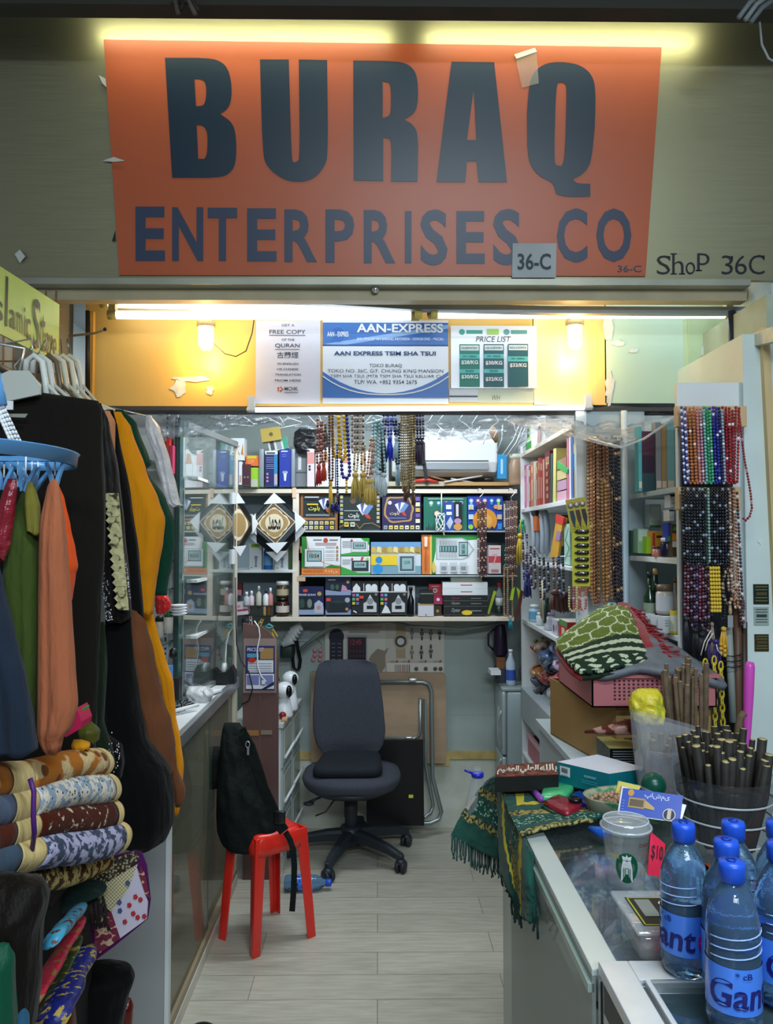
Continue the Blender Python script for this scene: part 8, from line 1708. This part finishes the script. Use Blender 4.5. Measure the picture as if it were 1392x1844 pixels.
for k in range(9):u=k/8;R.append([(cx2+.01+(.058+.030*u)*math.cos(a)*(1+.08*math.sin(5*a+u*3)),1.84+(.058+.02*u)*math.sin(a)*(1+.08*math.cos(4*a)),.98+.19*u+.025*u*math.cos(a+2.6)*1.2)for a in[j*math.pi/22 for j in range(44)]])
b.rings(R,glassmat('bag_film',(.74,.77,.84),.12,.20,refl=.14),cap=False);b.build('plastic_bag',b2);twigs(b2,cx2,1.84,.957,.045,.17,24,bark2,cut2,5,.005,.1)
cx3=W(1228,1310,2.0).x;b3=T('twig_bundle','tall bundle of brown frayed twigs behind the wrapped tub','bundle of twigs',(cx3,1.985,.951));twigs(b3,cx3,1.975,.951,.040,.325,44,bark2,cut2,9,.0055,.35)
t=T('yellow_bag','yellow plastic bag with green print slumped over a bamboo pot','bag',W(1165,1290,1.98))
b=B();drape(b,[(1240,1148,1185),(1248,1138,1190),(1262,1133,1192),(1280,1134,1196),(1300,1142,1194)],1.965,.07,mat('yellow_plastic',srgb('d8c838'),.3,col2=srgb('9ab838'),scale=24,thr=(.55,.7),bump=.7,bscale=50),folds=4,famp=.4,seg=44,n=16,seed=4,wrinkle=.3);b.build('bag',t)
b=B();b.lathe([(.030,0),(.028,.04),(.022,.14),(.016,.235)],(W(1160,1300,1.985).x,1.975,.951),mat('straw',srgb('a89a5a'),.6,col2=srgb('5a5a34'),scale=50,stretch=(1,1,.1)),20);b.build('straw_pot',t)
# boxes behind
for i,(x0,x1,y0,y1,Y,lab)in enumerate(((1098,1152,1356,1384,2.06,'black box with fine white print, lower of two behind the teal box'),(1098,1150,1333,1356,2.07,'black box with fine white print and yellow top, upper of two'))):
 b=B();A=W(x0,y1,Y);Z=W(x1,y0,Y);z0=.951+.043*(1-i)if 0 else .951+i*.045;b.box(A.x,Z.x,Y,Y+.12,z0,z0+.045,C('0c1014',.35));b.box(A.x-.001,Z.x+.001,Y-.001,Y+.121,z0+.0445,z0+.0455,C('a8a060'))if i else None;b.box(A.x-.002,A.x,Y,Y+.12,z0,z0+.045,C('5a605c'))
 lines(Face(b,(A.x,Y,z0),(Z.x-A.x,0,0),(0,0,.045)),.1,.82,(.2,.35,.5,.65,.8),C('9aa4a8'),.04);obj(b,'black_box',lab,'box')
b=B();p0,p1=W(1053,1318,2.10),W(1150,1308,2.04);b.tube([p0,p0.lerp(p1,.25),p0.lerp(p1,.45),p1],[.004,.009,.015,.022],mat('cone_brown',srgb('5a2018'),.4,col2=srgb('b08878'),scale=24,thr=(.5,.56)),14);obj(b,'henna_cone','brown and white printed cone lying over the black boxes','cone')
card=mat('cardboard',srgb('9a7a48'),.8,var=.12,scale=6);Q=[(1034,1240),(1100,1275),(1190,1275),(1150,1235)]
bx=T('cardboard_box','brown open cardboard carton under the pink basket','box',(.7,2.2,.951))
b=B();P=[Vector((.575,2.58,0)),Vector((.665,2.16,0)),Vector((.93,2.16,0)),Vector((.93,2.58,0))]
for i in range(4):p,q=P[i],P[(i+1)%4];b.prism([p+Vector((0,0,.951)),q+Vector((0,0,.951)),q+Vector((0,0,1.135)),p+Vector((0,0,1.135))],(.004,.004,0),card)
b.prism([p+Vector((0,0,.951))for p in P],(0,0,.004),card);b.build('carton',bx)
b=B();f=Face(b,P[1]+Vector((0,-.001,.951)),(.265,0,0),(0,0,.184));f.poly([(.62,.5),(.74,.8),(.86,.5)],blk2).rect(.68,.80,.25,.5,blk2).line([(.5,.1),(.95,.1),(.95,.92),(.5,.92)],.006,C('5a4428'),True);lines(f,.08,.2,(.78,.7,.5),C('5a4428'),.02);b.build('print',bx)
pb=T('plastic_basket','dusty pink perforated plastic basket on the cardboard carton','basket',(.7,2.2,1.136));pk=C('b06a70',.4)
b=B();z0,z1=1.136,1.225;xa,xb,ya,yb2=.59,.935,2.13,2.52
b.box(xa,xb,ya,ya+.004,z0,z1,pk);b.box(xa,xa+.004,ya,yb2,z0,z1,pk);b.box(xb-.004,xb,ya,yb2,z0,z1,pk);b.box(xa,xb,yb2-.004,yb2,z0,z1,pk);b.box(xa,xb,ya,yb2,z0,z0+.004,pk);b.box(xa-.008,xb+.008,ya-.008,ya+.004,z1-.008,z1+.002,pk);b.box(xa-.008,xa+.004,ya,yb2,z1-.008,z1+.002,pk)
hm=C('3a1c20',.6)
for i in range(20):
 for j in range(6):x=xa+.06+i*.013;z=z0+.02+j*.010;b.box(x,x+.006,ya-.0006,ya,z,z+.0055,hm)
b.build('body',pb)
b=B();patch(b,[[Vector((.585,2.5,1.235)),Vector((.75,2.52,1.30)),Vector((.95,2.5,1.22))],[Vector((.59,2.3,1.25)),Vector((.8,2.3,1.30)),Vector((.97,2.3,1.22))],[Vector((.60,2.12,1.225)),Vector((.8,2.10,1.235)),Vector((.96,2.13,1.19))]],lambda u,v:MATS['grey_felt'],20,14,.01)if mat('grey_felt',srgb('6a7078'),.6,var=.2,scale=20,bump=.4)else 0;obj(b,'grey_cushion','grey padded cloth between the pink basket and the folded green rug','cloth',solid=.02)
# folded green hexagon rug with red fringe
olive=mat('rug_olive',srgb('5a6a1c'),.9,bump=.2,bscale=200,var=.15,scale=30);cw=mat('rug_white',srgb('b8c4a8'),.85);dk=mat('rug_dkgreen',srgb('142c1c'),.9);crim=mat('rug_crimson',srgb('8a0c18'),.9,bump=.3,bscale=150,sheen=.2)
def hexm(u,v):
 if v>.50:return cw if(.56<v<.60 or .66<v<.70)else dk if v<.76 else(cw if(math.sin(u*34)+math.sin(v*60+2*math.sin(u*17))>.55)else dk)
 x,y=u*4.6,v*8.2;ds=sorted(math.hypot(x-(i+.5*(j%2)),(y-j*.866))for i in range(int(x)-1,int(x)+3)for j in range(int(y/.866)-1,int(y/.866)+3))
 return cw if ds[1]-ds[0]<.10 else olive
t=T('folded_rug','folded olive green rug with white hexagon net and crimson fringe','rug',(.75,2.3,1.29))
GR=[[W(1035,1130,2.55),W(1080,1098,2.6),W(1115,1092,2.62),W(1128,1092,2.6)],[W(1003,1155,2.35),W(1060,1125,2.4),W(1110,1110,2.45),W(1140,1118,2.42)],[W(1012,1178,2.22),W(1070,1158,2.25),W(1120,1145,2.28),W(1152,1148,2.28)],[W(1028,1198,2.14),W(1080,1185,2.14),W(1130,1180,2.16),W(1166,1182,2.18)],[W(1046,1212,2.11),W(1095,1206,2.10),W(1140,1198,2.13),W(1182,1192,2.15)]]
b=B();patch(b,GR,hexm,90,90,.003);b.build('top_fold',t,solid=.012)
b=B();patch(b,[[p+Vector((.0,.01,-.02))for p in r_]for r_ in GR],lambda u,v:crim if u<.03 else dk,20,20,.004,4);b.build('under_fold',t,solid=.016)
b=B();patch(b,[[W(1112,1088,2.62),W(1128,1088,2.62),W(1150,1100,2.6)],[W(1138,1115,2.44),W(1152,1120,2.44),W(1168,1135,2.44)],[W(1150,1148,2.28),W(1165,1150,2.28),W(1185,1165,2.28)],[W(1172,1188,2.17),W(1185,1186,2.17),W(1200,1195,2.17)]],lambda u,v:crim,12,30,.006,7);b.build('red_border',t,solid=.008)
b=B();rr=random.Random(9)
for i in range(150):
 u=rr.random();x=lerp(1128,1192,u);y=lerp(1100,1184,u)+rr.uniform(-6,6);Y=lerp(2.58,2.18,u)-.01;b.tube([W(x,y,Y),W(x+rr.uniform(6,16),y+rr.uniform(-8,6),Y-.01),W(x+rr.uniform(14,32)+10*u,y+rr.uniform(-4,24),Y)],.0026,crim,5)
b.build('fringe',t)
b=B();drape(b,[(1085,1095,1108),(1095,1085,1116),(1108,1078,1110),(1118,1060,1090)],2.66,.05,mat('grey_print',srgb('9aa4a4'),.8,col2=srgb('4a565a'),tex='checker',scale=90),folds=2,seg=30,n=10,seed=1);obj(b,'grey_cloth','grey checked cloth behind the folded olive rug','cloth')
# cup, food box, price tag, bottles
cpY=1.37;cc=WZ(1128,1592,.953);clr=glassmat('cup_clear',(.80,.84,.86),.03,.12,refl=.08)
t=T('plastic_cup','clear takeaway cup with a green round logo and flat lid','cup',cc);R0=.031
b=B();b.norecalc=True;b.lathe([(.001,.001),(R0,.001),(R0+.002,.01),(.0435,.105)],cc,clr,40,cap=False);b.build('body',t)
b=B();b.lathe([(.046,.103),(.0475,.106),(.0475,.110),(.044,.112),(.043,.118),(.040,.121),(.001,.121)],cc,glassmat('lid_clear',(.8,.84,.88),.05,.30,refl=.2),40,cap=False);b.tube([cc+Vector((.046*math.cos(a),.046*math.sin(a),.108))for a in[k*math.pi/16 for k in range(32)]],.002,C('c8d4dc',.1),6,loop=True);b.tube([cc+Vector((.041*math.cos(a),.041*math.sin(a),.120))for a in[k*math.pi/16 for k in range(32)]],.0014,C('c8d4dc',.1),6,loop=True);b.build('lid',t)
class Cyl:  # prints on a round body, same calls as Face
 def __init__(s,b,c,r0,r1,h,a0,a1):s.b=b;s.c=c;s.r0=r0;s.r1=r1;s.h=h;s.a0=a0;s.a1=a1;s.k=1;b.norecalc=True
 def p(s,u,v,k=None):a=lerp(s.a0,s.a1,u);r=lerp(s.r0,s.r1,v)+.0006+.00025*s.k;return(s.c[0]+r*math.cos(a),s.c[1]+r*math.sin(a),s.c[2]+s.h*v)
 def poly(s,pts,m):
  if len(pts)>4:
   c=(sum(p[0]for p in pts)/len(pts),sum(p[1]for p in pts)/len(pts));[s.b.poly([s.p(*c),s.p(*pts[i]),s.p(*pts[(i+1)%len(pts)])],m)for i in range(len(pts))]
  else:s.b.poly([s.p(*q)for q in pts],m)
  s.k+=1;return s
 def rect(s,u0,u1,v0,v1,m):
  n=6
  for i in range(n):s.b.poly([s.p(*q)for q in((lerp(u0,u1,i/n),v0),(lerp(u0,u1,(i+1)/n),v0),(lerp(u0,u1,(i+1)/n),v1),(lerp(u0,u1,i/n),v1))],m)
  s.k+=1;return s
 def ell(s,u,v,ru,m,rv):return s.poly([(u+ru*math.cos(i*math.pi/12),v+rv*math.sin(i*math.pi/12))for i in range(24)],m)
 def text(s,t_,u0,u1,v0,v1,m,bold=0.0,shear=0.0):
  v,f,x0,x1,y0,y1=text_geo(t_,bold,shear);s.b.add([s.p(lerp(u0,u1,(x-x0)/(x1-x0)),lerp(v0,v1,(y-y0)/(y1-y0)))for x,y in v],f,m);s.k+=1;return s
b=B();f=Cyl(b,cc,.032,.0435,.105,-math.pi*.93,-math.pi*.12);g5=C('0c5a3c',.4)
f.ell(.42,.42,.21,g5,.27);f.k+=1
f.poly([(.30,.18),(.54,.18),(.52,.42),(.49,.55),(.35,.55),(.32,.42)],wht);f.ell(.42,.45,.055,C('d4dcd8'),.09);f.poly([(.35,.56),(.34,.64),(.39,.60),(.42,.67),(.45,.60),(.50,.64),(.49,.56)],wht);[f.rect(u,u+.012,.2,.42,g5)for u in(.355,.385,.445,.475)];f.rect(.39,.45,.42,.43,g5)
for i,(u,v,s_,c)in enumerate(((.10,.72,'BOLD','8a8a8a'),(.10,.58,'FLAVOR','b8a820'),(.70,.62,'BREW','9a5a50'),(.74,.46,'COFFEE','6a4a48'),(.70,.32,'ROAST','c8a820'),(.62,.80,'DARK','6a3a3a'))):f.text(s_,u,u+.2,v,v+.07,C(c),.02)
b.build('printing',t)
fb=Vector((.462,1.255,.951));t=T('food_box','clear lidded food box with a black and yellow label beside the cup','box',fb)
b=B();b.M=Matrix.Translation(fb)@Matrix.Rotation(.0,4,'Z');b.rbox(-.06,.082,-.058,.072,0,.042,glassmat('box_clear',(.75,.78,.78),.05,.25,refl=.08),.01);b.build('tray',t);M_=b.M
b=B();b.M=M_;b.rbox(-.066,.088,-.064,.078,.042,.050,glassmat('lid_clear2',(.8,.84,.86),.05,.28,refl=.12),.004);b.build('lid',t)
b=B();b.M=M_;f=Face(b,(-.050,-.046,.0502),(.125,0,0),(0,.095,0));f.rect(0,1,0,1,C('20241f')).line([(.03,.03),(.97,.03),(.97,.97),(.03,.97)],.02,C('b8b840'),True).rect(.1,.3,.3,.9,C('8a8f8a')).ell(.6,.35,.2,C('8a6a48'),.2).ell(.68,.3,.1,C('5a3a3a'),.12).ell(.45,.72,.07,C('d0d4d0')).rect(.55,.9,.66,.74,C('b0b4a8')).rect(.35,.9,.05,.1,C('4a8a30'));b.build('food_label',t)
b=B();b.prism([W(1166,1575,1.42),W(1192,1580,1.42),W(1198,1520,1.44),W(1172,1498,1.44)],(0,.002,0),C('e02048',.5));P=[W(1166,1575,1.42),W(1192,1580,1.42),W(1172,1498,1.44)]
f=Face(b,P[0]+Vector((0,-.001,0)),P[1]-P[0],P[2]-P[0]);f.text('$10',.12,.95,.35,.72,C('2a1418'),.01);obj(b,'price_tag','neon red price tag reading $10 between the cup and the first bottle','tag')
b=B();b.tube([top(1062,1492,.012),top(1085,1500,.012),top(1100,1498,.014)],[.006,.013,.009],C('1c60c8',.2),10);obj(b,'blue_wrapper','shiny blue wrapper peeking out left of the takeaway cup','wrapper')
# water bottles
capm_=C('1c50c8',.35);wat=mat('bottle_water',(.30,.58,1.0),.03,trans=.88,ior=1.33,bump=.25,bscale=30);lab_m=mat('label_blue',srgb('4682ea'),.25,coat=.3)
def bottle(label,px,py_,Y,H=.215,r=.034,lying=None,rot=-.2):
 p=W(px,py_,Y);base=Vector((p.x,Y,.9665))if lying is None else lying;t=T('water_bottle',label,'bottle',base,'blue capped water bottles');z=H/.215
 prof=[(.001,.006),(.018,.004),(.026,0),(.031,.004),(.034,.018),(.0335,.03),(.034,.034),(.034,.085),(.033,.09),(.034,.098),(.0325,.115),(.034,.122),(.033,.14),(.029,.158),(.021,.174),(.0145,.184),(.0135,.192),(.001,.193)]
 M=Matrix.Translation(base)@(Matrix.Rotation(math.pi/2,4,'Y')if lying is not None else Matrix.Rotation(rot,4,'Z'));b=B();b.M=M;b.norecalc=True;b.lathe([(q*r/.034,h*z)for q,h in prof],(0,0,0),wat,32,cap=False)
 for k in range(3):b.tube([(.0338*r/.034*math.cos(a),.0338*r/.034*math.sin(a),(.100+.012*k+.010*(a+3)/3)*z)for a in[-2.9+j*.26 for j in range(11)]],.0009,C('9ab8f0',.1),5)
 b.build('bottle',t)
 b=B();b.M=M;b.lathe([(.0145,.188*z),(.0165,.190*z),(.0168,.208*z),(.0155,.214*z),(.001,.2145*z)],(0,0,0),capm_,26)
 b.tube([(.006*math.cos(a)*(1+.15*a/6),.006*math.sin(a),.2152*z)for a in[j*.5 for j in range(11)]],.0011,C('0c2a80'),5);b.build('cap',t)
 b=B();b.M=M;b.lathe([(r+.0004,.034*z),(r+.0004,.092*z)],(0,0,0),lab_m,32,cap=False);f=Cyl(b,(0,0,.034*z),r+.0004,r+.0004,.058*z,-math.pi*.98,-math.pi*.02)
 f.text('Gant',.06,.90,.14,.74,C('141a6a'),.02,.12);f.text('e',.93,1.14,.14,.66,C('b82a9a'),.03,.12);f.text('* cB',.38,.58,.80,.94,C('141a6a'),.01);b.build('label',t);return t
bottle('half-full blue water bottle standing behind the front one, left of the group',1232,1600,1.150,rot=-1.15)
bottle('frontmost large blue water bottle at the cabinet edge',1319,1650,1.015,rot=0)
bottle('blue water bottle directly behind the frontmost one',1309,1600,1.085,rot=.7)
bottle('rearmost blue water bottle in the middle of the group',1322,1600,1.155,rot=1.2)
bottle('blue water bottle at the right edge, rear one',1403,1600,1.155,rot=.9)
bottle('blue water bottle at the right edge, front one',1405,1600,1.075,rot=.3)
lb=WZ(512,1590,.034);bottle('water bottle lying on the floor behind the red stool',512,0,3.1,lying=Vector((lb.x,lb.y,.035)))
# bags inside the counters, loose things
for i,(x,y,s_,lab)in enumerate(((.49,1.66,.12,'crumpled clear plastic bag inside the display counter, far one'),(.50,1.37,.13,'crumpled clear plastic bag inside the display counter, near one'),(.72,1.5,.13,'pale plastic bag inside the display counter, right one'))):
 b=B();R=[[(x+s_*e*math.cos(a)*(1+.15*math.sin(4*a+i)),y+s_*1.1*e*math.sin(a),.809+h*.75+.012*(e<.95)*math.sin(6*a+i+e*5))for a in[j*math.pi/18 for j in range(36)]]for h,e in((0,.9),(.02,1),(.09,.9),(.13,.6),(.145,.2))]
 b.rings(R,mat('bag_blue_white',srgb('8a98c0'),.15,col2=srgb('eef0fc'),scale=30,thr=(.45,.7),bump=1,bscale=26));obj(b,'plastic_bag',lab,'bag')
b=B();b.tube([W(1344,1412,1.98),W(1345,1330,1.98),W(1348,1250,1.98),W(1350,1200,1.98),W(1351,1192,1.98)],[.008,.009,.0125,.0125,.009],C('c84ab0',.3),14);obj(b,'pink_marker','pink marker pen standing upright behind the twig bucket','marker')
b=B();b.tube([W(1330,1474,1.75),W(1330,1345,1.75),W(1330,1310,1.75),W(1334,1290,1.75),W(1341,1284,1.75)],.008,bark2,10);obj(b,'bent_twig','single bent brown twig rising above the dark twigs','twig')
b=B();p=Vector((W(860,1400,2.16).x,2.16,.80));b.norecalc=True;b.lathe([(.03,0),(.034,.01),(.034,.07),(.02,.12),(.012,.14),(.012,.165)],p,glassmat('bottle_clear',(.8,.86,.88),.03,.18,refl=.1),24,cap=False);b.lathe([(.0135,.138),(.017,.140),(.017,.150),(.0135,.152)],p,C('1c2ab0',.3),20);b.tube([p+Vector((-.012,0,.148)),p+Vector((-.036,0,.158))],.0035,C('1c2ab0',.3),8);obj(b,'clear_bottle','open clear bottle with a blue neck ring tucked behind the prayer rug','bottle')
# on the fridge
b=B();p=Vector((W(921,1240,4.10).x,4.12,.8205));b.lathe([(.025,0),(.026,.01),(.026,.12),(.010,.16),(.010,.175)],p,C('b8c8d8',.15),16);b.lathe([(.0265,.03),(.0265,.085)],p,C('3a5ab8'),16,cap=False);b.lathe([(.012,.175),(.012,.19),(.001,.191)],p,wht,12);obj(b,'juice_bottle','bottle with blue label on the small fridge','bottle')
b=B();p=Vector((W(902,1200,4.2).x,4.2,.8205));b.box(p.x-.03,p.x+.03,4.18,4.25,.8205,.90,C('3a4048'));b.box(p.x-.025,p.x+.02,4.18,4.24,.90,.96,C('8a5a34'));obj(b,'tin_stack','brown tin over a dark box on the small fridge','tin')
b=B();b.lathe([(.03,0),(.04,.02),(.035,.12),(.025,.17),(.02,.20),(.001,.21)],(p.x,4.215,.961),C('2a1c38',.4),20);b.tube([(p.x-.035,4.215,.99),(p.x-.065,4.215,1.02),(p.x-.065,4.215,1.08),(p.x-.03,4.215,1.11)],.006,C('2a1c38',.4),8);obj(b,'purple_jug','dark purple jug on top of the brown tin by the back wall','jug')
carton('white paper slip lying over the front edge of the small fridge',884,902,1208,1216,4.07,.1,wht,name='paper_slip',cat='paper')
b=B();p=WZ(362,1905,.0);b.sphere((p.x,p.y,.05),.06,C('14181c',.3),20,10,sz=.8);obj(b,'bin_bag','dark tied bin bag at the bottom edge by the counter','bag')
done_offsets()
